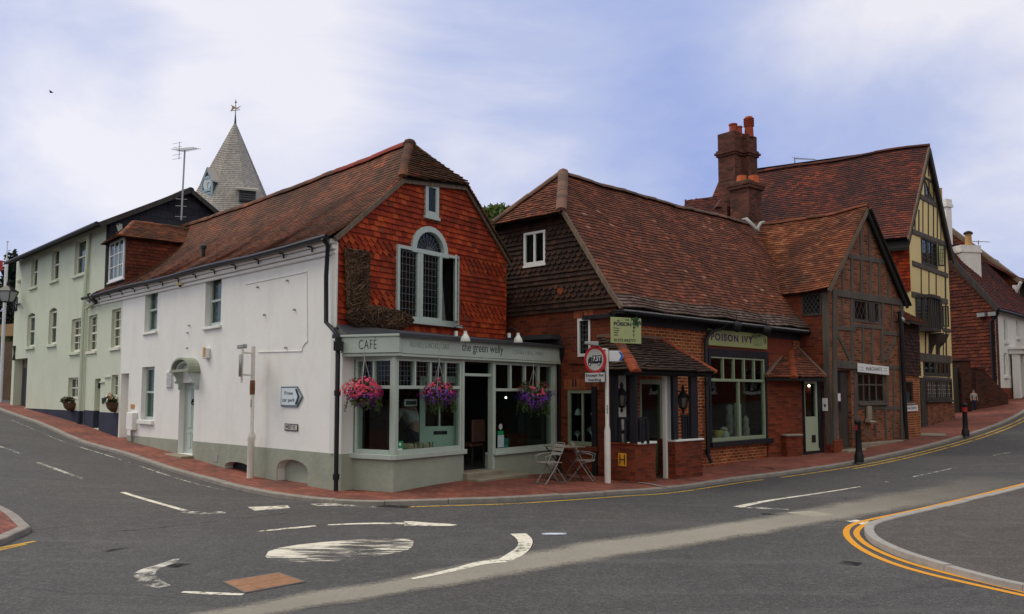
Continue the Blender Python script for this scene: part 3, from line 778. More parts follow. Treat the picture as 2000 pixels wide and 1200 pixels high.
# ---- roof
apex = at(800, 279, 17.8); dW = (Gb.A - W.A); dW = -W.u
def warpc(p):
    u = (p - W.A).dot(W.u); k = max(0, min(1.2, 1 - u / W.L))
    f = max(0, min(1, (.27 - (p - W.A).dot(W.n)) / dAp))
    return p + V((0, 0, (zE0 - zE1) * k * .9 - .08 * math.sin(math.pi * min(1, k)) * max(0, (p.z - zE1) / 2.5) - bow * (.45 * min(f / fH, (1 - f) / (1 - fH)) + .55 * f * (1 - f) / (fH * (1 - fH))) + .010 * math.sin(u * 1.9) + .004 * math.sin(u * 4.3)))
hL = Gb.P(hipL[0], .06, hipL[1]); hR = Gb.P(hipR[0], .06, hipR[1])
e1 = W.P(W.L + .1, .27, zE1 + .03); e0 = W.P(-.6, .27, zE1 + .03)
Lr = (e1 - e0).length
dAp = .27 - (apex - W.A).dot(W.n); fH = (.27 - (hL - W.A).dot(W.n)) / dAp; zpl_ = e1.z + (apex.z - e1.z) * fH; bow = zpl_ - hL.z; hLp = V((hL.x, hL.y, zpl_))
hX = hL + dW * (Lr - 1.2); rX = apex + dW * (Lr - .9)
tl = MB(); un = MB()
ev = W.n + V((0, 0, 1))
tiles(tl, [e0, e1, hLp, apex, rX], ev, .098, .165, .013, .004, warp=warpc, under=un)
tl.build('roof', M_roofcafe, cafe, uv=False)
# half-hip, hidden back slope, underlay
th = MB(); tiles(th, [hL + Gb.n*.12, hR + Gb.n*.12, apex], Gb.n + V((0, 0, 1)), .098, .165, .034, .008, under=un); th.build('half_hip_roof', tilem('half_hip_tiles', [(0, (.055, .026, .015)), (.5, (.10, .045, .022)), (.95, (.16, .065, .03)), (1, (.35, .07, .02))], (.035, .022, .012), .5), cafe, uv=False)
e2 = Gb.P(gRr + .12, .06, zgR); 
un.poly([hR, apex, rX, rX + (hR - apex)]); un.poly([e2, hR, rX + (hR - apex), e2 + dW * (Lr - .9)])
un.poly([hL, hR, apex])
un.build('roof_underlay', M_under, cafe, uv=False)
rt = MB(); ridge(rt, apex + dW * .1, apex + dW * 3.2, .13, .34, warp=warpc); rt.build('ridge_tiles', M_ridgered, cafe, uv=False)
rt = MB(); ridge(rt, apex + dW * 3.2, rX, .13, .34, warp=warpc); rt.build('weathered_ridge', M_roofcafe, cafe, uv=False); rt = MB(); ridge(rt, hL + V((0, 0, .03)), apex + V((0, 0, .03)), .10, .14, squash=.7); rt.build('hip_tiles', M_roofcafe, cafe, uv=False); rt = MB(); ridge(rt, hR + V((0, 0, .02)), apex + V((0, 0, .02)), .10, .14, squash=.7)
rt.lathe(apex + V((0, 0, -.12)), [(.14, 0), (.15, .1), (.11, .17), (.04, .2)], 12)
rt.build('hip_tiles', M_roofcafe, cafe, uv=False)
vg = MB()
def verge(m, a, b, w=.05, h=.09): m.beam(a, b, w, h, Gb.n)
verge(vg, Gb.P(gL - .12, .05, zgL - .06), hL + V((0, 0, -.1))); verge(vg, hL - V((0, 0, .09)), hR - V((0, 0, .09))); verge(vg, hR + V((0, 0, -.06)), e2 + V((0, 0, -.06)))
vg.build('verge', M_bargelt, cafe)
un2 = MB(); tiles(un2, [hR + Gb.n*.08, e2 + Gb.n*.08, e2 - Gb.n*.25, hR - Gb.n*.25], Gb.u + V((0, 0, .5)), .098, .165, .02, .008); un2.build('verge_tiles', M_roofcafe, cafe, uv=False)
# roof terminal and small pipe
rv = MB(); pv = W.pix(397, 497, -.5) + V((0, 0, 0))
rv.lathe(pv - V((0, 0, .1)), [(.05, 0), (.05, .25), (.08, .26), (.075, .33), (.02, .37)], 10); rv.build('roof_vent', M_black, cafe, smooth=40)
# gable-side white return of the corner + pier
pier = MB(); P0, P1, P2 = pt(655, 15.1), pt(668, 14.99), pt(691, 15.12)
zf0, zf1 = S.uz(838, 696)[1], S.uz(838, 661)[1]
bk = (Gb.u * .3 - Gb.n * .4)
pier.hexa([V((*P0, zpl(uR))), V((*P1, zpl(uR))), V((*P2, zpl(uR))), V((*P2, zpl(uR))) + bk, V((*P0, zpl(uR))) + bk], [V((*P0, zf1)), V((*P1, zf1)), V((*P2, zf1)), V((*P2, zf1)) + bk, V((*P0, zf1)) + bk])
pier.build('corner_pier', M_white, cafe)
pier = MB(); o_ = -W.n * 0 + Gb.n * .014
pier.hexa([V((*p, -.5)) + o_ for p in (P0, P1, P2)] + [V((*P2, -.5)) + bk, V((*P0, -.5)) + bk], [V((*p, zpl(uR) - .001)) + o_ for p in (P0, P1, P2)] + [V((*P2, zpl(uR) - .001)) + bk, V((*P0, zpl(uR) - .001)) + bk])
pier.build('pier_plinth', M_sagewall, cafe)
# ---- shopfront
SP = Fr(pt(690, 15.12), pt(770, 14.6))
zs = S.uz(838, 893)[1]; zst = S.uz(838, 881)[1]; ztr = S.uz(838, 757)[1]; zgt = S.uz(838, 706)[1]
uD0 = S.uz(906, 830)[0]; uD1 = S.uz(964, 830)[0]; uE = S.uz(1086, 800)[0]
sr = MB()
sr.box(SP, 0, SP.L, -.22, 0, -.5, zs); sr.box(S, 0, uD0, -.22, 0, -.5, zs); sr.box(S, uD1, uE, -.22, 0, -.5, S.uz(1028, 884)[1])
sr.hexa([SP.P(SP.L, -.22, -.5), SP.P(SP.L, 0, -.5), S.P(0, -.22, -.5)], [SP.P(SP.L, -.22, zs), SP.P(SP.L, 0, zs), S.P(0, -.22, zs)])
sr.build('stallriser', M_sagewall, cafe)
sl = MB(); zs2 = S.uz(1028, 884)[1]
sl.box(SP, -.05, SP.L - .0, -.2, .07, zs + .003, zst - .02); sl.box(S, 0.0, uD0 + .03, -.2, .07, zs + .003, zst - .02); sl.box(S, uD1 - .03, uE, -.2, .07, zs2 + .003, zs2 + .06)
sl.hexa([SP.P(SP.L, .07, zs + .003), S.P(0, .07, zs + .003), S.P(0, 0, zs + .003)], [SP.P(SP.L, .07, zst - .02), S.P(0, .07, zst - .02), S.P(0, 0, zst - .02)])
sl.build('shop_sill', M_sage, cafe, bevel=.008)
def shopwin(fr, u0, u1, z0, zt, z1, nm, lights, leaded):
    w = MB(); fw = .055
    w.box(fr, u0, u0 + fw, -.1, .0, z0, z1); w.box(fr, u1 - fw, u1, -.1, .0, z0, z1); w.box(fr, u0 + fw, u1 - fw, -.1, .0, z1 - fw * .8, z1); w.box(fr, u0 + fw, u1 - fw, -.1, .01, z0, z0 + .075)
    w.box(fr, u0 + fw, u1 - fw, -.09, .008, zt - .03, zt + .03)
    for i in range(1, lights):
        x = u0 + fw + (u1 - u0 - 2*fw) * i / lights; w.box(fr, x - .022, x + .022, -.08, .006, zt + .03, z1 - fw * .8)
    o = w.build(nm, M_sage, cafe, bevel=.004)
    g = MB(); g.box(fr, u0 + fw, u1 - fw, -.05, -.044, z0 + .075, z1 - fw * .8); g.build('pane', M_shopglass, o, uv=False)
    if leaded:
        l = MB(); nx = lights * 5
        for i in range(1, nx):
            x = u0 + fw + (u1 - u0 - 2*fw) * i / nx; l.box(fr, x - .005, x + .005, -.043, -.036, zt + .03, z1 - fw * .8)
        for i in range(1, 5):
            z = zt + .03 + (z1 - fw*.8 - zt - .03) * i / 5; l.box(fr, u0 + fw, u1 - fw, -.042, -.036, z - .005, z + .005)
        l.build('lead_lattice', M_came, o, uv=False)
    return o
usA = SP.uz(693, 800)[0]
shopwin(SP, max(.0, usA), SP.L - .05, zst - .02, ztr, zgt + .03, 'bay_window', 2, True)
shopwin(S, .06, uD0 - .07, zst - .02, ztr, zgt + .03, 'bay_window', 4, True)
shopwin(S, uD1 + .02, uE - .1, zs2 + .06, S.uz(1028, 762)[1], S.uz(1028, 711)[1], 'bay_window', 4, False)
po = MB(); po.hexa([SP.P(SP.L - .05, -.1, zst - .02), SP.P(SP.L - .05, .015, zst - .02), S.P(0, .02, zst - .02), S.P(.06, .015, zst - .02), S.P(.06, -.1, zst - .02)],
  [SP.P(SP.L - .05, -.1, zf0), SP.P(SP.L - .05, .015, zf0), S.P(0, .02, zf0), S.P(.06, .015, zf0), S.P(.06, -.1, zf0)])
po.box(S, uD0 - .07, uD0 + .0, -.12, .02, zst - .02, zf0); po.box(S, uD0 - .06, uD0 - .0, -.12, 0.0, zs + .002, zst - .02); po.box(S, uD1 - .045, uD1 + .02, -.12, .02, .1, zf0); po.box(S, uE - .1, uE, -.2, .02, zs2 + .06, zf0)
po.box(SP, -.07, .012, -.25, .003, zst - .02, zf0); po.box(S, 0.06, uE, -.12, .0, zgt + .03, zf0); po.box(SP, 0, SP.L - .05, -.12, .0, zgt + .03, zf0)
po.build('shopfront_frame', M_sage, cafe, bevel=.006)
# door opening: transom light, leaf standing open inside
zth = S.uz(930, 921)[1]; ztd = S.uz(930, 735)[1]
tr_ = MB(); tr_.box(S, uD0, uD1 - .045, -.11, -.03, ztd, ztd + .055); to = tr_.build('door_transom', M_sage, cafe)
g = MB(); g.box(S, uD0, uD1 - .045, -.07, -.064, ztd + .055, zgt + .03); g.build('pane', M_shopglass, to, uv=False)
stp = MB(); stp.box(S, uD0 - .02, uD1 + .25, -.3, .12, zth - .5, zth); stp.build('threshold', M_step, cafe, bevel=.02)
stp = MB(); za = hz(*S.P((uD0 + uD1)/2, .3, 0).xy) + PAV; stp.box(S, uD0 - .08, uD1 + .62, .121, .46, za - .3, za + .05); stp.build('doorstep', M_step, cafe, bevel=.02)
dA = S.P(uD0 + .02, -.14, 0); ang = math.radians(62)
dd_ = (-S.u * math.cos(ang) - S.n * math.sin(ang)) * -1
LF = Fr((0, 0), (1, 0)); LF.u = (S.u * -math.cos(math.radians(28)) - S.n * math.sin(math.radians(28))); LF.A = dA + LF.u * .82; LF.u = -LF.u; LF.n = V((LF.u.y, -LF.u.x, 0)); LF.L = .82
if LF.n.dot(-LF.A) < 0: LF.n = -LF.n
d = MB(); hD = ztd - zth - .02; z0 = zth + .01; zm = z0 + hD * .48
d.box(LF, 0, .82, -.02, .02, z0, zm); d.box(LF, 0, .11, -.02, .02, zm, z0 + hD); d.box(LF, .71, .82, -.02, .02, zm, z0 + hD); d.box(LF, .11, .71, -.02, .02, z0 + hD - .13, z0 + hD); d.box(LF, .39, .42, -.015, .015, zm, z0 + hD - .13)
do = d.build('shop_door', M_sage, cafe)
g = MB(); g.box(LF, .11, .71, -.004, .004, zm, z0 + hD - .13); g.build('pane', M_shopglass, do, uv=False)
g = MB(); g.box(LF, .28, .56, .021, .028, zm - .16, zm - .09); g.build('letterbox', M_black, do)
# fascia boards with lettering
fa_ = MB(); zfa0, zfa1 = zf0, zf1
fr2 = S.off(.05); fsp = Fr(pt(668, 14.93), (S.P(0, .1, 0).x, S.P(0, .1, 0).y))
def zfb(px): return S.uz(px, 690 + (708 - 690) * (px - 770) / 318)[1]
def zft(px): return S.uz(px, 655 + (680 - 655) * (px - 770) / 318)[1]
fa_.hexa([S.P(0, 0, zfb(770)), S.P(uE + .05, 0, zfb(1088)), S.P(uE + .05, .11, zfb(1088)), S.P(0, .11, zfb(770))], [S.P(0, 0, zft(770)), S.P(uE + .05, 0, zft(1088)), S.P(uE + .05, .11, zft(1088)), S.P(0, .11, zft(770))])
fa_.box(S, 0, uE + .05, 0.07, .10, zfb(930) - .05, zfb(930) - .004)
fo_ = fa_.build('fascia', M_sage, cafe, bevel=.004)
fb_ = MB(); fb_.box(fsp, 0, fsp.L + .04, -.1, .06, zfb(770) + .01, zft(770) - .02); fb_.box(fsp, 0, fsp.L + .05, -.1, .09, zft(770) - .02, zft(770) + .02); fb_.box(fsp, 0, fsp.L + .03, -.1, .03, zfb(770) - .05, zfb(770) + .006)
fbo = fb_.build('fascia', M_sage, cafe, bevel=.004)
M_green_ink = plain('dark_green_lettering', (.035, .055, .05), .5); M_fade = plain('faded_lettering', (.21, .27, .24), .6)
u, z = fsp.uz(718, 674, .06); text(fbo, fsp, 'CAFÉ', u, z, .063, .17, M_green_ink, .36, bold=-.012, space=1.15)
ffr = Fr((0, 0), (1, 0)); ffr.A = S.A + S.n * .118; ffr.u = S.u; ffr.n = S.n
u, z = S.uz(944, 681, .115); text(fo_, S, 'the green welly', u, z, .112, .17, M_green_ink, S.uz(984, 686, .11)[0] - S.uz(904, 676, .11)[0])
u, z = S.uz(840, 676, .11); text(fo_, S, 'PASTRIES | LUNCHES | CAKES', u, z, .112, .10, M_fade, S.uz(879, 677, .11)[0] - S.uz(802, 675, .11)[0], bold=-.01)
u, z = S.uz(1032, 690, .11); text(fo_, S, 'COFFEES | TEAS | WINES', u, z, .112, .085, M_fade, S.uz(1062, 692, .11)[0] - S.uz(1003, 688, .11)[0], bold=-.012)
# lead flat over the shopfront
ld = MB(); gd = (Gb.A - S.A).dot(S.n); uG0 = (Gb.A - S.A).dot(S.u)
zr0 = zft(770) + .03; zr1 = zg0 + .12
A0 = V((*P0, zr0)) - Gb.u*.1 - Gb.n*.0; A1 = V((*P1, zr0)) + Gb.n*.1; A2 = S.P(-.04, .2, zr0); A3 = S.P(uE + .1, .2, zr0 + .02); A4 = S.P(uE + .1, gd, zr0 + .18); A5 = S.P(uG0, gd + .03, zr1)
ld.hexa([p - V((0, 0, .06)) for p in (A0, A1, A2, A3, A4, A5)], [A0, A1, A2, A3, A4, A5])
ld.build('lead_flat', M_lead, cafe)
ld = MB(); ld.box(S, Gb.L + uG0 - .05, uE + .14, gd - .1, .1, zr0 + .16, zr0 + .26); ld.box(S, uE + .02, uE + .14, gd - .1, .14, zr0 + .05, zr0 + .158); ld.build('parapet_flashing', M_leadlt if False else M_lead, cafe)
# shop interior
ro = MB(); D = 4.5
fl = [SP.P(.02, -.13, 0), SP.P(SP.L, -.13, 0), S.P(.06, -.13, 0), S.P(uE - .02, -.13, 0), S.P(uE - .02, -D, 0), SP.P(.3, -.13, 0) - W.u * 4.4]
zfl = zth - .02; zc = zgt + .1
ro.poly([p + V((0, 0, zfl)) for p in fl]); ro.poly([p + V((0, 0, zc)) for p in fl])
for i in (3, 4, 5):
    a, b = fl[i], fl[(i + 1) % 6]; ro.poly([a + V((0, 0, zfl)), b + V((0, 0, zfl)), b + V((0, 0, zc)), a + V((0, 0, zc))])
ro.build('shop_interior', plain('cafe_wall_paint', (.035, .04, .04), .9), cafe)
# downpipe at the white corner
dp = MB(); q = [W.P(W.L - .05, .28, zeave(uR) - .03), W.P(W.L - .08, .16, zeave(uR) - .15), W.pix(637, 540, .12), W.pix(637, 630, .12), V((*pt(650, 14.95), W.uz(645, 648)[1])), V((*pt(659, 14.85), W.uz(658, 660)[1])), V((*pt(659, 14.85), .05))]
dp.tube(q, .042, 8); pq = V((*pt(659, 14.85), 0))
for z in (zs + 2.1, 1.75, .25): dp.lathe(pq + V((0, 0, z)), [(.06, 0), (.06, .1)], 10)
dp.box(Fr(pt(650, 14.85), pt(668, 14.85)), .02, .18, -.05, .1, zs + 1.95, zs + 2.12)
dp.build('downpipe', M_black, cafe, smooth=40)
pq = S.P(uE + .1, .05, 0); dp = MB(); dp.tube([S.P(uE - .02, .18, zr0 - .05), S.P(uE + .03, .12, zr0 - .25), S.P(uE + .08, .05, zr0 - .4), S.P(uE + .08, .05, 0)], .045, 8); dp.build('downpipe', M_black, cafe, smooth=40)
# hopper ledge of dark fascia under the gable
lg = MB(); lg.box(Gb, gL - .05, gRr, -.02, .08, zg0 - .0, zg0 + .06); lg.build('gable_ledge', M_black, cafe)
# ================================================================== GREEN COTTAGE END (two storeys under the same eaves)
cot = thing('green_cottage', 'two-storey pale green cottage end with navy plinth, between white cafe wall and taller green house', 'cottage', gz(pt(205, 26.5)))
u172 = W.uz(167, 700)[0]
c1 = W.rect(172.5, 616, 189, 686); c2 = W.rect(217.5, 604, 235, 679); c3 = W.rect(217.5, 732.5, 230, 775)
cd = W.rect(184, 740, 195, 838); cd = (cd[0], cd[1], hz(*W.P(cd[0], 0, 0).xy) + PAV, cd[3])
mb = MB(); mb.wall(W, [(u172, -.4), (uG - .001, -.4), (uG - .001, zeave(uG) - .05), (u172, zeave(u172) - .05)], [recess(c1), recess(c2), recess(c3), recess(cd)], .22, .3)
mb.build('wall', M_green, cot)
znv0 = W.uz(176, 802)[1]; znv1 = W.uz(228, 807)[1]
pl = MB(); pl.wall(W.off(.012), [(u172, -.4), (cd[0], -.4), (cd[0], znv0), (u172, znv0)], (), .01, .01); pl.wall(W.off(.012), [(cd[1], -.4), (uG - .03, -.4), (uG - .03, znv1), (cd[1], znv1)], (), .01, .01)
pl.box(W, cd[0], cd[0] + .004, -.2, .0, cd[2], znv0)
pl.build('plinth', M_navy, cot)
for r in (c1, c2): sash(cot, W, r)
window(cot, W, c3, -.12, M_cream, .05, (.5,), (.5,), .025, sill=(.05, .05, .08))
d = MB(); d.box(W, cd[0], cd[1], -.24, -.2, cd[2], cd[3]); d.build('door', M_green, cot)
d = MB(); d.box(W, cd[1] + .0, cd[1] + .45, .0, .05, cd[3] - .14, cd[3] - .1); d.box(W, cd[1] + .45, cd[1] + 1.1, .0, .04, cd[3] + .02, cd[3] + .06); d.build('drip_mould', M_green, cot)
d = MB(); u_, z_ = W.uz(193, 752); d.box(W, u_ - .05, u_ + .05, -.1, .02, z_ - .12, z_ + .1); d.build('wall_lantern', M_black, cot)
d = MB(); u_, z_ = W.uz(202, 783); d.box(W, u_ - .12, u_ + .12, .0, .02, z_ - .09, z_ + .09); d.build('house_number_plate', M_black, cot)
# dormer
dr = thing('roof_dormer', 'tile-hung dormer with white casement window on the left end of the brown cafe roof', 'dormer', W.P(W.uz(228, 545)[0], -.1, W.uz(228, 545)[1]))
da = W.rect(215, 470, 245, 546, -.1); du0, du1 = da[0], da[1]; dzb, dzt = W.uz(228, 548, -.1)[1], W.uz(228, 468, -.1)[1]
mb = MB(); Wd = W.off(-.1); Dd = 3.2
mb.wall(Wd, [(du0, dzb - .3), (du1, dzb - .3), (du1, dzt), (du0, dzt)], [recess((du0 + .06, du1 - .06, dzb, dzt - .05))], .1, .12)
mb.poly([Wd.P(du1, 0, dzb - .4), Wd.P(du1, -Dd, dzb - .4), Wd.P(du1, -Dd, dzt), Wd.P(du1, 0, dzt)]); mb.poly([Wd.P(du0, 0, dzb - .4), Wd.P(du0, -Dd, dzb - .4), Wd.P(du0, -Dd, dzt), Wd.P(du0, 0, dzt)])
mb.build('cheek_wall', M_under, dr)
tl = MB(); tiles(tl, [Wd.P(du1 + .03, 0, dzb - .4), Wd.P(du1 + .03, -Dd, dzb - .4), Wd.P(du1 + .03, -Dd, dzt), Wd.P(du1 + .03, 0, dzt)], W.u, .105, .17, .02, .008); tl.build('cheek_tiles', M_hangbr, dr, uv=False)
window(dr, Wd, (du0 + .06, du1 - .06, dzb, dzt - .05), 0.02, M_wframe, .06, (.33, .66), (.33, .66), .03, sill=(.05, .08, .06), curtain=(M_netting, [(0, 1, 0, 1)]))
um = (du0 + du1) / 2; zr = dzt + .62; o1, o0 = du1 + .22, du0 - .22; zev = dzt - .08
tl = MB(); ud = MB()
f1, f0 = Wd.P(o1, .25, zev), Wd.P(o0, .25, zev); rf = Wd.P(um, -.45, zr); rb = Wd.P(um, -Dd - 1, zr); b1, b0 = Wd.P(o1, -Dd - 1, zev), Wd.P(o0, -Dd - 1, zev)
tiles(tl, [f1, b1, rb, rf], W.u + V((0, 0, 1)), .1, .165, .022, .008, under=ud); tiles(tl, [f0, f1, rf], W.n + V((0, 0, 1)), .1, .165, .022, .008, under=ud)
ud.poly([f0, b0, rb, rf]); ridge(tl, rf, rb, .1, .3); ridge(tl, f1 + V((0, 0, .03)), rf, .08, .22)
dro = tl.build('dormer_roof', M_roofcafe, dr, uv=False); ud.build('roof_underlay', M_under, dr, uv=False)
# ================================================================== THREE-STOREY GREEN HOUSE
gh = thing('green_house', 'tall three-storey pale green rendered house with slate-hung side, at left edge', 'house', gz(pt(110, 31)))
zt0 = T.uz(30, 512)[1]; zt1 = T.uz(202, 441)[1]
tw = [T.rect(61, 502, 73, 561), T.rect(101, 486, 115, 548), T.rect(146, 466, 170, 536)]
tm = [T.rect(53, 617, 67.5, 678), T.rect(95, 607, 110, 673), T.rect(139, 623, 157, 688)]
tg = T.rect(133, 738, 152, 779); gr = T.rect(26.6, 701, 52, 796); gr = (gr[0], gr[1], hz(*T.P(gr[0], 0, 0).xy) - .02, gr[3])
def seg_arch(r, k=.1):
    return [(r[0], r[2]), (r[1], r[2])] + [(r[1] + (r[0]-r[1])*i/8, r[3] + k*math.sin(math.pi*i/8)) for i in range(9)]
zT = (zt0 + zt1) / 2
uTl = T.uz(21, 768)[0]; uTc = T.uz(167.5, 700)[0]
mb = MB(); mb.wall(T, [(uTl, .3), (uTc, .3), (uTc, zeave(0) - .1), (T.L, zeave(0) - .1), (T.L, zT), (uTl, zT)], [recess(r) for r in tw] + [seg_arch(tm[0]), seg_arch(tm[1]), recess(tm[2]), recess(tg), recess(gr)], .3, .4)
mb.build('wall', M_green, gh)
for i, r in enumerate(tw): window(gh, T, r, -.12, M_cream, .08, () if i == 2 else (), (), .025, rail=.5, sill=(.09, .08, .09), msill=M_green, curtain=(M_netting, [(0, 1, .5, 1)]) if i == 2 else None)
for i, r in enumerate(tm): window(gh, T, r, -.12, M_cream, .08, (.5,) if i == 2 else (), (.25, .75) if i == 2 else (), .03, rail=.5, sill=(.09, .08, .1), msill=M_green)
window(gh, T, tg, -.12, M_cream, .06, (.5,), (.5,), .04, sill=(.03, -.0, .06))
d = MB(); q0 = T.uz(37, 750, -.34)[0]; d.box(T, q0 + .1, gr[1], -.42, -.36, gr[2], gr[3] - .35); d.build('garage_door', plain('slate_blue_door', (.045, .06, .085), .5), gh)
d = MB(); d.box(T, gr[0], q0 + .1, -.42, -.3, gr[2], gr[3]); d.box(T, q0 + .1, gr[1], -.42, -.34, gr[3] - .35, gr[3]); d.build('garage_surround', M_greyrend, gh)
znv = T.uz(120, 801)[1]
pl = MB(); pl.wall(T.off(.012), [(gr[1] + .05, .2), (uTc, .2), (uTc, znv), (gr[1] + .05, znv)], (), .01, .01); pl.build('plinth', M_navy, gh)
# slate-hung flank and roof
TS2 = Fr((T.P(T.L, 0, 0).x, T.P(T.L, 0, 0).y), pt(365, 29.0))
ap = TS2.uz(365, 371); uw = ap[0] * 2
TS3 = TS2.off(.0)
mb = MB(); mb.wall(TS2, [(0, .3), (uw, .3), (uw, zT), (ap[0], ap[1] - .1), (0, zT)], (), .1, .2); mb.build('flank_wall', M_under, gh)
tl = MB(); tiles(tl, [TS2.P(0, .03, 4.5), TS2.P(uw, .03, 4.5), TS2.P(uw, .03, zT), TS2.P(ap[0], .03, ap[1] - .1), TS2.P(0, .03, zT)], TS2.n, .26, .5, .012, .004); tl.build('slate_hanging', M_slate, gh, uv=False)
tl = MB(); ud = MB(); n_ = -T.u; Ln = T.L + .6
ra_, rb_ = TS2.P(ap[0], .25, ap[1]), TS2.P(ap[0], .25, ap[1]) + n_ * Ln; ea_, eb_ = TS2.P(-.45, .25, zT - .12), TS2.P(-.45, .25, zT - .12) + n_ * Ln
ba_, bb_ = TS2.P(uw + .4, .25, zT - .12), TS2.P(uw + .4, .25, zT - .12) + n_ * Ln
tiles(tl, [ea_, ra_, rb_, eb_], T.n + V((0, 0, 1)), .25, .4, .012, .004, under=ud); tiles(tl, [ba_, ra_, rb_, bb_], -T.n + V((0, 0, 1)), .25, .4, .012, .004)
ridge(tl, ra_, rb_, .12, .4); tl.build('roof', M_slate, gh, uv=False)
so = MB(); off = V((0, 0, -.1))
so.hexa([ea_ + off, ra_ + off, rb_ + off, eb_ + off], [ea_, ra_, rb_, eb_]); so.hexa([ba_ + off, ra_ + off, rb_ + off, bb_ + off], [ba_, ra_, rb_, bb_]); so.build('roof_soffit', M_under, gh, uv=False)
vb = MB(); vb.beam(ea_ + V((0, 0, -.06)), ra_ + V((0, 0, -.06)), .16, .05, V((0, 0, 1))); vb.beam(ba_ + V((0, 0, -.06)), ra_ + V((0, 0, -.06)), .16, .05, V((0, 0, 1))); vb.build('bargeboard', M_timberd, gh)
gu = MB(); gu.tube([ea_ + T.n*.08 - V((0, 0, .03)), eb_ + T.n*.08 - V((0, 0, .03))], .07, 8); gu.build('gutter', M_black, gh)
dp = MB(); pu = T.uz(166, 650)[0]; dp.tube([T.P(pu + .25, .08, zT - .15), T.P(pu + .1, .08, T.uz(170, 560)[1]), T.P(pu, .08, T.uz(166, 615)[1]), T.P(pu, .08, znv)], .06, 8)
dp.tube([W.pix(176, 576, .3), W.pix(182, 585, .2), W.pix(185, 590, .1), T.pix(168, 604, .1)], .045, 8)
dp.build('downpipe', M_green, gh, smooth=40)
dp = MB(); dp.tube([T.P(pu, .08, znv), T.P(pu, .08, .5)], .06, 8); dp.build('downpipe_foot', M_navy, gh)
dp = MB(); dp.tube([W.pix(173, 574, .32), W.pix(177, 583, .26), W.pix(188, 592, .15)], .06, 8); dp.build('gutter_outlet', M_black, gh, smooth=40)
for px, py in ((30, 595), (29, 690)):
    u, z = T.uz(px, py); ti = MB()
    for s in (1, -1): ti.beam(T.P(u - .12, .03, z - .3 * s), T.P(u + .12, .03, z + .3 * s), .05, .03, T.n)
    ti.build('wall_tie', M_black, gh)

# ================================================================== GROUND
def grid_axis(lo, hi, a, b, f, c):
    x = list(np.arange(a, b + 1e-6, f)); st = f
    L = [a]
    while L[-1] > lo: st *= 1.35; L.append(L[-1] - st)
    st = f; R = [b]
    while R[-1] < hi: st *= 1.35; R.append(R[-1] + st)
    return np.array(L[::-1][:-1] + x + R[1:])
gx = grid_axis(-900, 900, -27, 28, .25, 0); gy = grid_axis(-300, 1500, 2, 42, .25, 0)
XX, YY = np.meshgrid(gx, gy); ZZ = H(XX.ravel(), YY.ravel())
nx = len(gx); vs = np.c_[XX.ravel(), YY.ravel(), ZZ]
fs = [(j*nx+i, j*nx+i+1, (j+1)*nx+i+1, (j+1)*nx+i) for j in range(len(gy)-1) for i in range(nx-1)]
gm = MB(); gm.v = [tuple(v) for v in vs]; gm.f = fs
o = struct(gm, 'road', M_road, uv=False)
o.data.polygons.foreach_set('use_smooth', [True] * len(fs))

def resample(pl, step):
    pl = [np.array(p[:2], float) for p in pl]; out = [pl[0]]
    for a, b in zip(pl, pl[1:]):
        n = max(1, int(np.linalg.norm(b - a) / step))
        out += [a + (b - a) * k / n for k in range(1, n + 1)]
    return np.array(out)
def smooth_line(pl, it=2):
    pl = [np.array(p[:2], float) for p in pl]
    for _ in range(it):
        q = [pl[0]]
        for a, b in zip(pl, pl[1:]): q += [a * .75 + b * .25, a * .25 + b * .75]
        pl = q + [pl[-1]]
    return pl
def normals(p):
    d = np.gradient(p, axis=0); d /= np.linalg.norm(d, axis=1)[:, None] + 1e-9
    return np.c_[-d[:, 1], d[:, 0]]
def kerb(name, line, w, h, m, side=1, stone=.92):
    """a row of kerb stones along a plan line, the line is the road edge"""
    p = resample(line, .1); nn = normals(p) * side; mb = MB()
    cum = np.r_[0, np.cumsum(np.linalg.norm(np.diff(p, axis=0), axis=1))]
    k = 0
    while k < len(p) - 2:
        e = k
        while e < len(p) - 1 and cum[e] - cum[k] < stone: e += 1
        ids = list(range(k, e + 1)); j = ru(-.006, .006)
        a = p[ids]; b = p[ids] + nn[ids] * w
        if len(ids) > 2:
            a = a.copy(); b = b.copy(); a[0] += (a[1]-a[0])*.06; b[0] += (b[1]-b[0])*.06
        za = H(a[:, 0], a[:, 1]); m_ = len(ids); vs = []
        for q, z, dz in ((a, za, -.2), (a, za, h - .012 + j), (a + (b-a)*.1, za, h + j), (b, za, h + j + .002), (b, za, -.2)):
            vs += [(x, y, zz + dz) for (x, y), zz in zip(q, z)]
        fs = []
        for r in range(4):
            for i in range(m_ - 1): fs.append((r*m_+i, r*m_+i+1, (r+1)*m_+i+1, (r+1)*m_+i))
        fs += [tuple(r*m_ for r in range(5)), tuple(r*m_+m_-1 for r in range(4, -1, -1))]
        mb.raw(vs, fs); k = e
    return struct(mb, name, m)
def sheet(name, front, back, n, rows, dz0, dz1, m, kind='structure', extra=None):
    """ruled strip between two plan polylines that follows the ground"""
    f = resample_n(front, n); b = resample_n(back, n); mb = MB(); vs = []
    for r in range(rows + 1):
        q = f + (b - f) * r / rows; z = H(q[:, 0], q[:, 1]) + dz0 + (dz1 - dz0) * r / rows
        vs += [(x, y, zz) for (x, y), zz in zip(q, z)]
    mb.raw(vs, [(r*n+i, r*n+i+1, (r+1)*n+i+1, (r+1)*n+i) for r in range(rows) for i in range(n-1)])
    return struct(mb, name, m)
def resample_n(pairs, n):
    pl = np.array([p[:2] for p in pairs], float); t = np.linspace(0, len(pl) - 1, n)
    i = np.minimum(t.astype(int), len(pl) - 2); f = (t - i)[:, None]
    return pl[i] * (1 - f) + pl[i + 1] * f
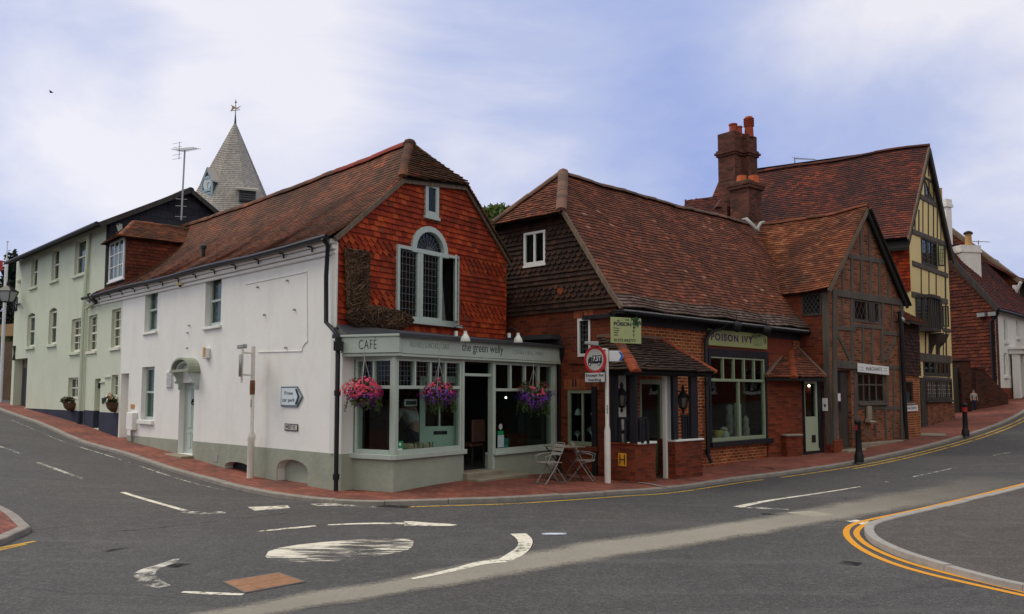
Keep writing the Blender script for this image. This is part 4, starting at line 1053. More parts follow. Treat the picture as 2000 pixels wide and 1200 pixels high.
KB = [((-70, 775), pt(-90, 40)), ((0, 803), pt(-20, 37)), ((80, 832), pt(60, 34)), ((160, 867), pt(165, 29)), ((240, 890), pt(240, 25.9)), ((320, 917), pt(310, 23.4)), ((400, 940), pt(380, 21)),
      ((500, 965), pt(480, 18.8)), ((575, 977), pt(570, 17.4)), ((650, 984), pt(660, 15.8)), ((750, 987), pt(780, 15.6)), ((875, 984), pt(880, 16.8)), ((1000, 980), pt(970, 18)),
      ((1125, 972), pt(1090, 19.8)), ((1210, 966), pt(1200, 18.6)), ((1300, 960), pt(1330, 20.6)), ((1425, 942), pt(1430, 22)), ((1525, 929), pt(1520, 24)), ((1650, 910), pt(1640, 24.3)),
      ((1750, 890), pt(1750, 26.8)), ((1850, 865), pt(1800, 31.5)), ((1925, 842), pt(1880, 36.5)), ((2000, 808), pt(1960, 38.5))]
kf = [G(*a) for a, b in KB]; kb = [b for a, b in KB]
kf = [np.array(p[:2]) for p in kf]
kf.append(kf[-1] + (kf[-1] - kf[-2]) * 1.6); kb.append((kb[-1][0] + 6, kb[-1][1] + 5))
kf.append(kf[-1] + (kf[-1] - kf[-2]) * 1.6); kb.append((kb[-1][0] + 10, kb[-1][1] + 8))
def catmull(P, n=6):
    P = [np.array(p[:2], float) for p in P]; out = []
    for i in range(len(P) - 1):
        a, b, c, d = P[max(i-1, 0)], P[i], P[i+1], P[min(i+2, len(P)-1)]
        for k in range(n):
            t = k / n; out.append(.5 * ((2*b) + (c-a)*t + (2*a-5*b+4*c-d)*t*t + (-a+3*b-3*c+d)*t**3))
    return out + [P[-1]]
kfs = catmull(kf)
kerb('kerb', kfs, .14, .07, M_kerb, side=1)
nn = normals(np.array(kfs)); inner = [p + n * .13 for p, n in zip(kfs, nn)]
kbs = [np.array(kb[min(i // 6, len(kb)-1)]) * (1 - (i % 6) / 6) + np.array(kb[min(i // 6 + 1, len(kb)-1)]) * ((i % 6) / 6) for i in range(len(kfs))]
sheet('pavement', inner, kbs, 340, 14, .066, PAV, M_paver)
# paved corner bottom left and the footway on the right
kl = catmull([(-9, 7.5)] + [tuple(G(px, py)[:2]) for px, py in ((-150, 942), (0, 996), (54, 1034), (52, 1043), (24, 1056), (0, 1066), (-150, 1115))])
kl = [np.array(p[:2]) for p in kl]; kl = kl[6:]
kerb('kerb', kl, .14, .075, M_kerb, side=-1)
def fan(name, line, back, m, dz):
    mb = MB(); n = 200; q = resample_n(line, n); b = resample_n(back, n); rows = 24; vs = []
    for r in range(rows + 1):
        p = q + (b - q) * r / rows; z = H(p[:, 0], p[:, 1]) + dz
        vs += [(x, y, zz) for (x, y), zz in zip(p, z)]
    mb.raw(vs, [(r*n+i, r*n+i+1, (r+1)*n+i+1, (r+1)*n+i) for r in range(rows) for i in range(n-1)])
    return struct(mb, name, m)
nl = normals(np.array(kl)); inl = [p - n * .13 for p, n in zip(kl, nl)]
fan('pavement', inl, [inl[0] + np.array([-3, 0]) + (inl[-1] - inl[0]) * i / 9 + np.array([-6, 0]) for i in range(10)], M_paver, .073)
kr_px = [(2000, 958), (1900, 984), (1820, 1004), (1760, 1018), (1718, 1031), (1708, 1043), (1718, 1059), (1745, 1075), (1790, 1093), (1850, 1112), (1940, 1137), (2000, 1151), (2100, 1172)]
kr = [G(*p) for p in kr_px]; kr = [np.array(p[:2]) for p in kr]
kr = [kr[0] + (kr[0] - kr[1]) * 3] + kr + [kr[-1] + (kr[-1] - kr[-2]) * 2]
kr = catmull(kr); kerb('kerb', kr, .125, .068, M_kerblt, side=-1, stone=.9)
nr = normals(np.array(kr)); inr = [p - n * .115 for p, n in zip(kr, nr)]
fan('footway', inr, [inr[0] * (1 - i / 9) + inr[-1] * (i / 9) + np.array([5 + 0 * i, -1.0]) for i in range(10)], M_pave2, .05)

# ------------------------------------------------------------------ painted markings
def strip(name, px, w, m, dz=.004, closed=False, plan=False, kind='structure', taper=None):
    p = px if plan else [G(*q) for q in px]
    p = resample(smooth_line(p, 2), .12); n = normals(p); k = len(p); mb = MB(); vs = []
    ws = np.full(k, w / 2) if taper is None else np.interp(np.linspace(0, 1, k), np.linspace(0, 1, len(taper)), taper) / 2
    for s in (-1, 1):
        q = p + n * ws[:, None] * s; z = H(q[:, 0], q[:, 1]) + dz
        vs += [(x, y, zz) for (x, y), zz in zip(q, z)]
    mb.raw(vs, [(i, i+1, k+i+1, k+i) for i in range(k-1)])
    return struct(mb, name, m)
def patch(name, px, m, dz=.004, sub=5):
    """a flat quad marking whose corners are given by pixels, laid on the road"""
    a, b, c, d = [np.array(G(*q)[:2]) for q in px]; mb = MB(); n = sub; vs = []
    for j in range(n + 1):
        for i in range(n + 1):
            s, t = i / n, j / n; q = a*(1-s)*(1-t) + b*s*(1-t) + c*s*t + d*(1-s)*t; vs.append((q[0], q[1], hz(*q) + dz))
    mb.raw(vs, [(j*(n+1)+i, j*(n+1)+i+1, (j+1)*(n+1)+i+1, (j+1)*(n+1)+i) for j in range(n) for i in range(n)])
    return struct(mb, name, m)
def polymark(name, px, m, dz=.004):
    p = [np.array(G(*q)[:2]) for q in px]; c = sum(p) / len(p); mb = MB(); vs = [(c[0], c[1], hz(*c) + dz)]; R = 6
    for r in range(1, R + 1):
        for q in p:
            x = c + (q - c) * r / R; vs.append((x[0], x[1], hz(*x) + dz))
    n = len(p); fs = [(0, 1 + i, 1 + (i+1) % n) for i in range(n)]
    for r in range(R - 1): fs += [(1+r*n+i, 1+(r+1)*n+i, 1+(r+1)*n+(i+1) % n, 1+r*n+(i+1) % n) for i in range(n)]
    mb.raw(vs, fs); return struct(mb, name, m)
RM = 'road_marking'
# newer surface of the side street and of the far street
ss = [G(*q)[:2] for q in ((0, 1050), (75, 1045), (270, 1036), (480, 1012), (700, 987))]
# yellow lines: single pair along the near building side, double on the right
inn = np.array(kfs); on = normals(inn)
def alongkerb(i0, i1, d): return [tuple(inn[i] - on[i] * d) for i in range(i0, i1)]
NB = 6
strip('yellow_line', alongkerb(10*NB + 2, 17*NB - 2, .22), .07, M_yline, plan=True)
strip('yellow_line', alongkerb(17*NB - 1, len(kfs) - 1, .24), .08, M_yline, plan=True); strip('yellow_line', alongkerb(18*NB - 1, len(kfs) - 1, .46), .08, M_yline, plan=True)
rn = normals(np.array(kr)); kra = np.array(kr)
l1 = [(2000, 1164), (1900, 1142), (1800, 1119), (1730, 1097), (1680, 1073), (1656, 1052), (1651, 1038), (1662, 1025), (1700, 1015), (1760, 1003), (1830, 987), (1900, 970), (2000, 945)]
l2 = [(2000, 1157), (1900, 1133), (1800, 1108), (1740, 1088), (1695, 1067), (1674, 1049), (1672, 1038), (1684, 1027), (1710, 1019), (1770, 1006), (1838, 991), (1908, 974), (2000, 950)]
def ext(l): return [(2 * l[0][0] - l[1][0], 2 * l[0][1] - l[1][1])] + l + [(2 * l[-1][0] - l[-2][0], 2 * l[-1][1] - l[-2][1])]
strip('yellow_line', ext(l1), .085, M_ylineb); strip('yellow_line', ext(l2), .08, M_ylineb)
strip('yellow_line', [(-60, 1082), (0, 1071), (68, 1058)], .07, M_yline); strip('yellow_line', [(-60, 1087), (0, 1075), (50, 1064)], .06, M_yline)
# side-street centre dashes and edge line
for a, b, wd in (((-20, 865), (42, 887), .1), ((75, 904), (165, 937), .1), ((239, 962), (362, 998), .1)): strip(RM, [a, b], wd, M_wline if a[0] > 200 else M_wlinef)
strip(RM, [(20, 820), (120, 862), (220, 893), (300, 920), (400, 950), (440, 958)], .05, M_wlinef)
strip(RM, [(362, 1000), (400, 1004), (440, 1001)], .22, M_wlinef)
patch(RM, [(484, 991), (562, 988), (567, 993), (497, 998)], M_wline); patch(RM, [(606, 985), (660, 983), (671, 988), (620, 989)], M_wlinef)
patch(RM, [(671, 986), (735, 990), (735, 992), (671, 989)], M_wlinef)
# mini-roundabout: disc, three arrows
c = [(x, y) for x, y in ((518, 1088), (524, 1078), (545, 1071), (580, 1065), (625, 1060), (680, 1056), (740, 1053), (790, 1052), (808, 1058), (806, 1068), (795, 1076), (760, 1083), (700, 1092), (640, 1099), (590, 1099), (545, 1096), (525, 1093))]
polymark(RM, c, M_disc)
strip(RM, [(502, 1039), (560, 1033), (617, 1028)], .11, M_wline, taper=[.02, .1, .12, .09]); strip(RM, [(640, 1026), (710, 1023), (792, 1023)], .1, M_wline, taper=[.06, .1, .12, .13])
polymark(RM, [(788, 1019), (805, 1019), (840, 1022), (880, 1024), (894, 1026), (880, 1028), (840, 1028), (788, 1027), (795, 1023)], M_wline)
strip(RM, [(1012, 1044), (1026, 1055), (1026, 1068), (1012, 1082), (986, 1096)], .2, M_wline, taper=[.22, .2, .17, .2, .16], dz=.011)
strip(RM, [(986, 1097), (950, 1100), (925, 1105), (890, 1115), (805, 1133)], .16, M_wline, taper=[.2, .17, .15, .11, .05], dz=.0115)
strip(RM, [(346, 1092), (330, 1101), (300, 1110), (284, 1117), (282, 1128), (296, 1140), (322, 1147)], .15, M_wlinef, taper=[.05, .12, .16, .2, .22, .2, .12])
strip(RM, [(240, 1127), (275, 1117)], .04, M_wlinef); strip(RM, [(356, 1157), (410, 1160), (475, 1162)], .08, M_wline, taper=[.05, .085, .09, .06])
# far street: hatch chevron, give-way bars, centre line
strip(RM, [(1440, 991), (1500, 978), (1580, 967), (1680, 951)], .09, M_wline, taper=[.16, .1, .07, .05])
strip(RM, [(1440, 991), (1480, 993), (1540, 995)], .1, M_wlinef, taper=[.1, .16, .13]); patch(RM, [(1537, 1002), (1586, 998), (1628, 1006), (1590, 1010)], M_wline)
patch(RM, [(1650, 1018), (1672, 1016), (1728, 1024), (1695, 1028)], M_wline)
strip(RM, [(1782, 932), (1830, 922), (1870, 913)], .07, M_wlinef); strip(RM, [(1940, 890), (1972, 884)], .07, M_wlinef); patch(RM, [(1728, 941), (1736, 940), (1737, 942), (1730, 943)], M_wlinef)
# dust swept into a band across the junction
def dustm():
    m = MT('pale_road_dust'); uv = m.n('TexCoord').outputs['UV']; sx = m.n('SeparateXYZ', {0: uv})
    v = m.coord(); nz = m.noise(v, 1.1, 5, .65); fine = m.noise(v, 26, 3, .7)
    e = m.math('SUBTRACT', 1.0, m.math('ABSOLUTE', m.math('SUBTRACT', m.math('MULTIPLY', sx.outputs[1], 2.0), 1.0)))
    e = m.math('ADD', e, m.math('MULTIPLY', m.math('SUBTRACT', nz, .5), .65)); e = m.math('ADD', e, m.math('MULTIPLY', m.math('SUBTRACT', fine, .5), .4))
    a = m.ramp(e, [(.12, 0.), (.55, .78)]); a = m.math('MULTIPLY', a, m.ramp(sx.outputs[0], [(.0, .9), (.6, 1.), (.78, .8), (.9, .5), (1., .1)]))
    c = m.mix(m.math('ADD', m.math('MULTIPLY', fine, .6), m.math('MULTIPLY', nz, .4)), (.21, .195, .16), (.50, .465, .395))
    return m.done(c, .95, None, spec=.1, alpha=a)
def dust(name, ctr, wds, m, dz):
    p = np.array(catmull([G(*q) for q in ctr], 14)); n = normals(p); k = len(p); ws = np.interp(np.linspace(0, 1, k), np.linspace(0, 1, len(wds)), wds); R = 6; vs = []; uvs = []
    for r in range(R + 1):
        q = p + n * (ws * (r / R - .5))[:, None]; z = H(q[:, 0], q[:, 1]) + dz
        vs += [(x, y, zz) for (x, y), zz in zip(q, z)]; uvs += [(i / (k-1), r / R) for i in range(k)]
    mb = MB(); mb.raw(vs, [(r*k+i, r*k+i+1, (r+1)*k+i+1, (r+1)*k+i) for r in range(R) for i in range(k-1)])
    o = struct(mb, name, m, kind='stuff', uv=False); ul = o.data.uv_layers.new(name='UVMap')
    for l in o.data.loops: ul.data[l.index].uv = uvs[l.vertex_index]
    return o
dust('road_dust', [(330, 1225), (560, 1182), (800, 1142), (1000, 1104), (1200, 1071), (1400, 1041), (1560, 1015), (1680, 993), (1800, 972), (1960, 935)], [.65, .7, .82, 1.05, 1.2, 1.15, 1.2, 1.4, 1.6, 1.6], dustm(), .0085)
# tyre scuffs by the right corner
M_scuff = worn('tyre_scuff', (.22, .21, .20), .56, .1, (4, 14, 1), .9, amt=.55)
for k in range(4):
    dx = k * 7 - 10
    strip('tyre_mark', [(1608 + dx, 1064), (1598 + dx, 1050), (1604 + dx, 1038), (1622 + dx, 1027), (1648 + dx, 1018)], .055, M_scuff, dz=.011)
for a, b, wd in (((1450, 1085), (1500, 1120), .35), ((1620, 1095), (1700, 1135), .3), ((1390, 1105), (1430, 1135), .3), ((1520, 1130), (1610, 1140), .25), ((140, 985), (178, 1040), .12)):
    strip('tyre_mark', [a, ((a[0]+b[0])/2 + 4, (a[1]+b[1])/2), b], wd, M_scuff, dz=.0045)
# patched tar seams and holes
M_tar = worn('tar_patch', (.022, .022, .024), .5, .06, (3, 3, 3), .8, amt=.8)
strip('tar_patch', [(1487, 1004), (1530, 1007), (1560, 1004)], .12, M_tar); strip('tar_patch', [(205, 1078), (235, 1072), (265, 1069)], .12, M_tar); strip('tar_patch', [(1640, 1098), (1680, 1103)], .2, M_tar)
strip('tar_patch', [(330, 1108), (350, 1104), (362, 1106)], .2, M_tar); strip('tar_patch', [(150, 1043), (270, 1036), (400, 1021), (560, 1003)], .03, M_tar)
strip('tar_patch', [(1480, 915), (1525, 927)], .05, M_tar, dz=PAV + .004); strip('tar_patch', [(735, 988), (800, 991)], .22, M_tar)
# pale concrete rim across the pavement and the stone slab by the tall house
patch('pavement_slab', [(1800, 851), (1845, 851), (1850, 857), (1795, 856)], M_step, PAV + .008)
strip('pavement_edging', [(1215, 948), (1260, 951), (1300, 960)], .1, M_kerb, dz=PAV + .006)
# tarred square and the bright new bricks by the cellar arch
def inspection():
    cv = [G(434, 1138), G(545, 1120), G(598, 1138), G(478, 1160)]
    f = thing('drain_cover', 'rust-brown rectangular iron cover of six panels in the road by the roundabout disc', 'cover', V((cv[0].x, cv[0].y, hz(cv[0].x, cv[0].y))))
    M_rust = plain('rusty_iron', (.34, .17, .085), .85, var=.35, scale=9, bump=.3)
    a, b, c, d = [V((p.x, p.y, hz(p.x, p.y))) for p in cv]
    def q(s, t): return a*(1-s)*(1-t) + b*s*(1-t) + c*s*t + d*(1-s)*t
    fm = MB()
    for s0, s1, t0, t1 in ((0, 1, 0, .035), (0, 1, .965, 1), (0, .025, .035, .965), (.975, 1, .035, .965)):
        fm.hexa([q(s0, t0), q(s1, t0), q(s1, t1), q(s0, t1)], [p + V((0, 0, .012)) for p in (q(s0, t0), q(s1, t0), q(s1, t1), q(s0, t1))])
    fm.build('frame', plain('worn_iron_rim', (.16, .14, .12), .7), f)
    for i in range(4):
        for j in range(2):
            pn = MB(); s0, s1, t0, t1 = .03 + i * .2375, .03 + i * .2375 + .228, .04 + j * .465, .04 + j * .465 + .452
            cr = [q(s0, t0), q(s1, t0), q(s1, t1), q(s0, t1)]; pn.hexa(cr, [p + V((0, 0, .013)) for p in cr])
            for x in range(1, 5):
                for y in range(1, 5):
                    pass
            pn.build('panel', M_rust, f, bevel=.004)
inspection()
lit = MB(); p0 = G(1083, 1045)
lz = hz(p0.x, p0.y) + .004; lo_ = [(-.17, .02), (-.1, -.03), (.0, -.045), (.1, -.03), (.17, .03), (.08, .05), (-.06, .06)]
lit.hexa([V((p0.x + x, p0.y + y, lz)) for x, y in lo_], [V((p0.x + x*.96, p0.y + y, lz + .012 + .02*abs(x))) for x, y in lo_])
solo(lit, 'paper_litter', plain('blue_white_paper', (.66, .74, .86), .6), 'flattened bluish white paper litter lying on the asphalt right of the roundabout arrow', 'litter', (p0.x, p0.y, hz(p0.x, p0.y)))

# ================================================================== BRICK SHOP (gift shop)
ivy = thing('brick_shop', 'red brick gift shop with steep brown roof, dark tile-hung gable and corner porch', 'shop', gz(pt(1300, 19.5)))
uC = PS.L; gE = PF.L
eL0 = PF.uz(1205, 584, .3)[1]; 
hHr = PS.uz(1108, 419); hHl = PS.uz(975, 441); zh = (hHr[1] + hHl[1]) / 2
zEp = PF.uz(1205, 583, .25)[1]
uEl = 2 * ((hHr[0] + hHl[0]) / 2) - uC                     # far eave of the gable
zth1 = PS.uz(1192, 599)[1]; zth0 = PS.uz(990, 618)[1]
def zth(u): return zth0 + (zth1 - zth0) * (u - PS.uz(990, 618)[0]) / (PS.uz(1192, 599)[0] - PS.uz(990, 618)[0])
r_sm = PS.rect(1128, 622, 1153, 697); r_sh = PS.rect(1108, 762, 1164, 871); r_up = PS.rect(1025, 453, 1067, 518)
u0p = PS.uz(985, 640)[0]
mb = MB(); mb.wall(PS, [(u0p, -.5), (uC, -.5), (uC, zth(uC) + .1), (u0p, zth(u0p) + .1)], [recess(r_sm), recess(r_sh)], .12, .3); mb.build('side_wall', M_brickd, ivy)
# soldier arches over the side windows, projecting brick sills
M_soldier = brickm('soldier_course', (.22, .04, .016), (.33, .075, .026), (.30, .17, .09), .011, .3, bw=.075, rh=.24)
for r, hh in ((r_sm, .2), (r_sh, .24)): b = MB(); b.box(PS, r[0] - .1, r[1] + .1, 0, .012, r[3] + .004, r[3] + hh); b.build('window_arch', M_soldier, ivy)
b = MB(); b.box(PS, r_sm[0] - .22, r_sm[1] + .22, 0, .05, r_sm[2] - .16, r_sm[2] - .11); b.build('brick_sill', M_brickd, ivy); b = MB(); b.box(PS, r_sh[0] - .08, r_sh[1] + .08, 0, .07, r_sh[2] - .1, r_sh[2] - .004); b.build('brick_sill', M_brickd, ivy)
window(ivy, PS, r_sm, -.02, M_wframe, .055, lead=('sq', 3, 7))
window(ivy, PS, r_sh, -.04, plain('olive_green_paint', (.25, .30, .20), .5), .075, (.52,), (), .05, glass=M_shopglass, back=None, name='display_window')
# tile-hung gable
zH = zh
zlow = min(zth(uC) - .02, zEp - .12)
go = [(uEl, zth(uEl) - .02), (uC + .06, zlow), (uC + .06, zEp - .05), (hHr[0], zH), (hHl[0], zH), (uEl, zEp)]
mb = MB(); mb.wall(PS.off(-.05), go, [recess(r_up)], .1, .2); mb.build('gable_wall', M_under, ivy)
tl = MB()
tiles(tl, [PS.P(u, .02, z) for u, z in go], PS.n, .115, .17, .032, .004, shape=lambda r: 'scallop' if r in (3, 4, 5, 9, 10, 11, 12, 16, 17) else 'plain', holes=[[PS.P(r_up[0], 0, r_up[2]), PS.P(r_up[1], 0, r_up[3])]])
tl.build('gable_tile_hanging', M_hangdk, ivy, uv=False)
b = MB(); u_, z_ = PS.uz(1094, 568, .05); b.fprism(PS, [(u_ - .085, z_ + .06), (u_ - .08, z_ - .02), (u_ - .04, z_ - .085), (u_, z_ - .1), (u_ + .04, z_ - .085), (u_ + .08, z_ - .02), (u_ + .085, z_ + .06)], .03, .055); b.build('replaced_tile', M_bonnet, ivy)
window(ivy, PS, r_up, .02, M_wframe, .06, (.5,), (), .06, sill=(.02, .06, .05))
b = MB(); zb = zth(uC); b.box(PS, uC - .9, uC - .05, .0, .06, zb - .25, zb - .16); b.box(PS, PS.uz(1182, 700)[0] - .35, PS.uz(1182, 700)[0] - .22, .0, .05, -.3, PS.uz(1176, 755)[1]); b.build('painted_beam', M_blackw, ivy)
# front wall
r_win = PF.rect(1383, 684, 1500, 868)
pcol = PF.uz(1243, 700)[0]
r_door = (PF.uz(1250, 800)[0], PF.uz(1296, 800)[0], hz(*pt(1270, 18.5)) + PAV, PF.uz(1270, 742)[1])
zfe = PF.uz(1390, 608)[1]
mb = MB(); uMe = PF.uz(1545, 700)[0]
mb.wall(PF, [(0, -.5), (gE, -.5), (gE, zEp + .15), (0, zEp + .15)], [recess(r_win), recess(r_door)], .1, .3); mb.build('front_wall', M_brick, ivy)
# plain rendered-red band above sign, darker brick right of the window (proud 3 mm)
b = MB(); b.box(PF, r_win[1] + .02, PF.uz(1530, 700)[0] + .6, 0.0, .004, -.3, zfe); b.build('repaired_brickwork', M_brickd, ivy)
b = MB(); b.box(PF, r_win[0] + .03, PF.uz(1540, 640)[0], 0.005, .009, PF.uz(1440, 686)[1], zfe - .05); b.build('red_washed_band', stucco('red_wash', (.17, .035, .018), .2), ivy)
# shop window
dk = MB(); f0, f1, f2, f3 = r_win; dk.box(PF, f0, f0 + .09, -.08, .05, f2, f3); dk.box(PF, f1 - .2, f1, -.08, .05, f2, f3); dk.box(PF, f0 + .09, f1 - .2, -.08, .05, f3 - .2, f3); dk.box(PF, f0 + .0, f1 + .06, .0, .12, f2 - .02, f2 + .1)
dko = dk.build('window_surround', M_blackw, ivy, bevel=.008)
M_ivyg = plain('shop_green_paint', (.27, .33, .22), .45, var=.08)
iw = (f0 + .092, f1 - .203, f2 + .102, f3 - .203); zt_ = PF.uz(1438, 743)[1]
w_ = MB(); fw = .06
w_.box(PF, iw[0], iw[0] + fw*.4, -.06, .03, iw[2], iw[3]); w_.box(PF, iw[1] - fw, iw[1], -.06, .03, iw[2], iw[3]); w_.box(PF, iw[0] + fw*.4, iw[1] - fw, -.06, .03, iw[3] - fw*.7, iw[3]); w_.box(PF, iw[0] + fw*.4, iw[1] - fw, -.06, .035, iw[2], iw[2] + .09)
w_.box(PF, iw[0] + fw*.4, iw[1] - fw, -.05, .034, zt_ - .04, zt_ + .03)
for i in range(1, 5):
    x = iw[0] + (iw[1] - iw[0]) * (.03 + i * .193); w_.box(PF, x - .025, x + .025, -.05, .03, zt_ + .03, iw[3] - fw*.7)
x = iw[0] + (iw[1]-iw[0])*.5; w_.box(PF, x - .03, x + .03, -.05, .03, iw[2] + .09, zt_ - .04)
wo = w_.build('display_window', M_ivyg, ivy, bevel=.005)
g = MB(); g.box(PF, iw[0] + fw*.4, iw[1] - fw, -.03, -.024, iw[2] + .09, iw[3] - fw*.7); g.build('pane', M_shopglass, wo, uv=False)
# sign board over the window
sb = MB(); s0, s1 = PF.uz(1386, 660, .08)[0], PF.uz(1500, 667, .08)[0]; z1l, z1r = PF.uz(1387, 641, .08)[1], PF.uz(1499, 654, .08)[1]; z0l, z0r = PF.uz(1387, 675, .08)[1], PF.uz(1499, 683, .08)[1]
zz1, zz0 = (z1l + z1r) / 2, (z0l + z0r) / 2
M_olive = plain('olive_sign_board', (.32, .36, .15), .5, var=.08)
M_purple = plain('purple_lettering', (.055, .02, .09), .45, var=.05); M_ivyleaf = plain('ivy_leaf_paint', (.03, .09, .02), .5); M_ivyleafp = plain('pale_ivy_paint', (.22, .28, .12), .5)
sb.box(PF, s0, s1, .01, .06, zz0, zz1); sgn = sb.build('shop_sign', M_olive, ivy, bevel=.012)
text(sgn, PF, 'POISON IVY', s0 + (s1-s0)*.375, zz0 + (zz1-zz0)*.52, .062, (zz1-zz0)*.40, M_purple, (s1-s0)*.70, bold=.035, space=1.25)
def ivy_leaves(par, fr, pts, v, m, sz, n, name='painted_ivy'):
    b = MB()
    for _ in range(n):
        i = int(rnd() * (len(pts) - 1)); f = rnd(); cu = pts[i][0]*(1-f) + pts[i+1][0]*f + random.gauss(0, sz); cz = pts[i][1]*(1-f) + pts[i+1][1]*f + random.gauss(0, sz*.8)
        s = sz * ru(.4, .9); a = ru(0, 6.28)
        q = [(cu + s*r*math.cos(a + t), cz + s*r*math.sin(a + t)) for r, t in ((1, 0), (.55, .6), (.9, 1.3), (.5, 2.2), (.7, 3.1), (.5, 4), (.9, 5), (.55, 5.7))]
        b.fprism(fr, q, v, v + .002)
    b.build(name, m, par, uv=False)
ivy_leaves(sgn, PF, [(s0 + (s1-s0)*.7, zz0 + (zz1-zz0)*.75), (s0 + (s1-s0)*.8, zz0 + (zz1-zz0)*.85), (s0 + (s1-s0)*.95, zz0 + (zz1-zz0)*.86), (s0 + (s1-s0)*.95, zz0 + (zz1-zz0)*.4)], .061, M_ivyleaf, .035, 70)
ivy_leaves(sgn, PF, [(s0 + (s1-s0)*.75, zz0 + (zz1-zz0)*.25), (s0 + (s1-s0)*.9, zz0 + (zz1-zz0)*.3)], .061, M_ivyleafp, .03, 40)
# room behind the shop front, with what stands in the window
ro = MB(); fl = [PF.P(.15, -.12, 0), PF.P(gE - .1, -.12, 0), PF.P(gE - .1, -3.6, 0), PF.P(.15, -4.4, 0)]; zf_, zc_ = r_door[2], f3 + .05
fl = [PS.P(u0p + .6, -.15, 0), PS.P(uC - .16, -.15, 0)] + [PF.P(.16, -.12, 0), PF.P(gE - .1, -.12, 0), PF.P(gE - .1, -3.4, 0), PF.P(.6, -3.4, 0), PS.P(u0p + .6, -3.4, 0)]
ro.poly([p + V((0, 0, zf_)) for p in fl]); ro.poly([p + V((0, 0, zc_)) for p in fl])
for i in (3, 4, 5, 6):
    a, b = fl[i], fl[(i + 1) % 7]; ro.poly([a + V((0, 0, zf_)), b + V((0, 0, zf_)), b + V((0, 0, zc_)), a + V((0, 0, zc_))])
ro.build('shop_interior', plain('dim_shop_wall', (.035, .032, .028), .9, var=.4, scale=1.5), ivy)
dsp = MB(); dsp.box(PF, iw[0], iw[1], -.9, -.13, iw[2] - .3, iw[2] + .08); dsp.build('display_shelf', M_greyrend, ivy)
# roof
ax = at(1100, 338, 20.13); zR = ax.z; dP = PF.u
Lf = 9.9
def warpp(p):
    u = (p - PF.A).dot(PF.u); k = max(0, min(1, u / 9)); d = (p - PF.A).dot(-PF.n)
    return p + V((0, 0, -.07 * math.sin(math.pi*k) * max(0, min(1, d/2.4)) + .015*math.sin(u*1.7 + 1) + .012*math.sin(u*3.9 + d*3)))
EL = PF.P(-.12, .30, zEp - .18); ER = PF.P(PF.uz(1570, 625, .3)[0] + .6, .30, zEp - .18)
E2L = PF.P(-.12, .02, zEp + .13); E2R = PF.P(PF.uz(1570, 625, .3)[0] + .6, .02, zEp + .13)
HH = PS.P(hHr[0], .12, zH + .04); HX = HH + dP * (Lf - .3); RX = ax + dP * (Lf - .6)
tl = MB(); un = MB(); up = PF.n + V((0, 0, 1))
el = MB(); tiles(el, [EL, ER, E2R, E2L], up, .1, .165, .030, .006, warp=warpp, under=un)
el.build('eave_tiles', tilem('meshed_eave_tiles', [(0, (.09, .06, .05)), (.6, (.15, .10, .08)), (1, (.23, .165, .135))], (.05, .035, .03), .5), ivy, uv=False)
tiles(tl, [E2L, E2R, HX, HH], up, .1, .165, .020, .0035, warp=warpp, under=un); tiles(tl, [HH, HX, RX, ax], up, .1, .165, .020, .0035, warp=warpp, under=un)
tl.build('roof', M_roofivy, ivy, uv=False)
H2 = PS.P(hHl[0], .12, zH + .04)
tl = MB(); tiles(tl, [H2 + PS.n*.16 - V((0, 0, .05)), HH + PS.n*.16 - V((0, 0, .05)), ax], PS.n + V((0, 0, 1)), .1, .165, .026, .009, under=un); tl.build('half_hip_roof', M_roofivy, ivy, uv=False)
un.poly([H2, ax, RX, RX + (H2 - ax)]); e3 = PS.P(uEl, .1, zEp); un.poly([e3, H2, RX + (H2 - ax), e3 + dP * Lf]); un.build('roof_underlay', M_under, ivy, uv=False)
rt = MB(); ridge(rt, ax + dP*.1, RX, .13, .45, warp=warpp); ridge(rt, HH + V((0, 0, .03)) + PS.n*.1, ax + V((0, 0, .05)), .125, .24, squash=.7); ridge(rt, H2 + V((0, 0, .04)) + PS.n*.1, ax + V((0, 0, .05)), .12, .4)
rt.build('ridge_tiles', M_ridge, ivy, uv=False)
b = MB(); b.beam(HH + PS.n*.03 + V((0, 0, -.03)), E2L + PS.n*.06 + V((0, 0, .0)), .06, .09, PS.n); b.beam(E2L + PS.n*.06, EL + PS.n*.06 + V((0, 0, -.02)), .06, .09, PS.n); b.build('verge', M_bargelt, ivy)
b = MB(); b.box(PF, -.1, PF.uz(1570, 625)[0] + .3, -.02, .26, zEp - .30, zEp - .22); b.box(PF, -.1, PF.uz(1570, 625)[0] + .3, .0, .03, zEp - .5, zEp - .3); b.build('eaves_soffit', M_blackw, ivy)
b = MB(); b.tube([PF.P(-.15, .30, zEp - .29), PF.P(PF.uz(1570, 625)[0] - .1, .30, zEp - .30)], .045, 8); b.build('gutter', plain('matt_black_gutter', (.012, .012, .013), .85, spec=.1), ivy)
b = MB(); b.box(PF, -.1, PF.uz(1570, 625)[0] + .2, .25, .29, zEp - .26, zEp - .22)
for i in range(0): pass
b.build('eave_fillet', M_leadlt, ivy)
pd = PF.uz(1381, 800, .1)[0]; b = MB(); b.tube([PF.P(pd + .55, .34, zEp - .3), PF.P(pd + .5, .2, zEp - .42), PF.P(pd + .2, .1, zEp - .5), PF.P(pd, .1, zEp - .75), PF.P(pd, .1, .3), PF.P(pd + .04, .18, .12)], .05, 8)
for z in (2.0, .35): b.lathe(PF.P(pd, .1, z), [(.065, 0), (.065, .09)], 8)
b.build('downpipe', M_black, ivy, smooth=40)
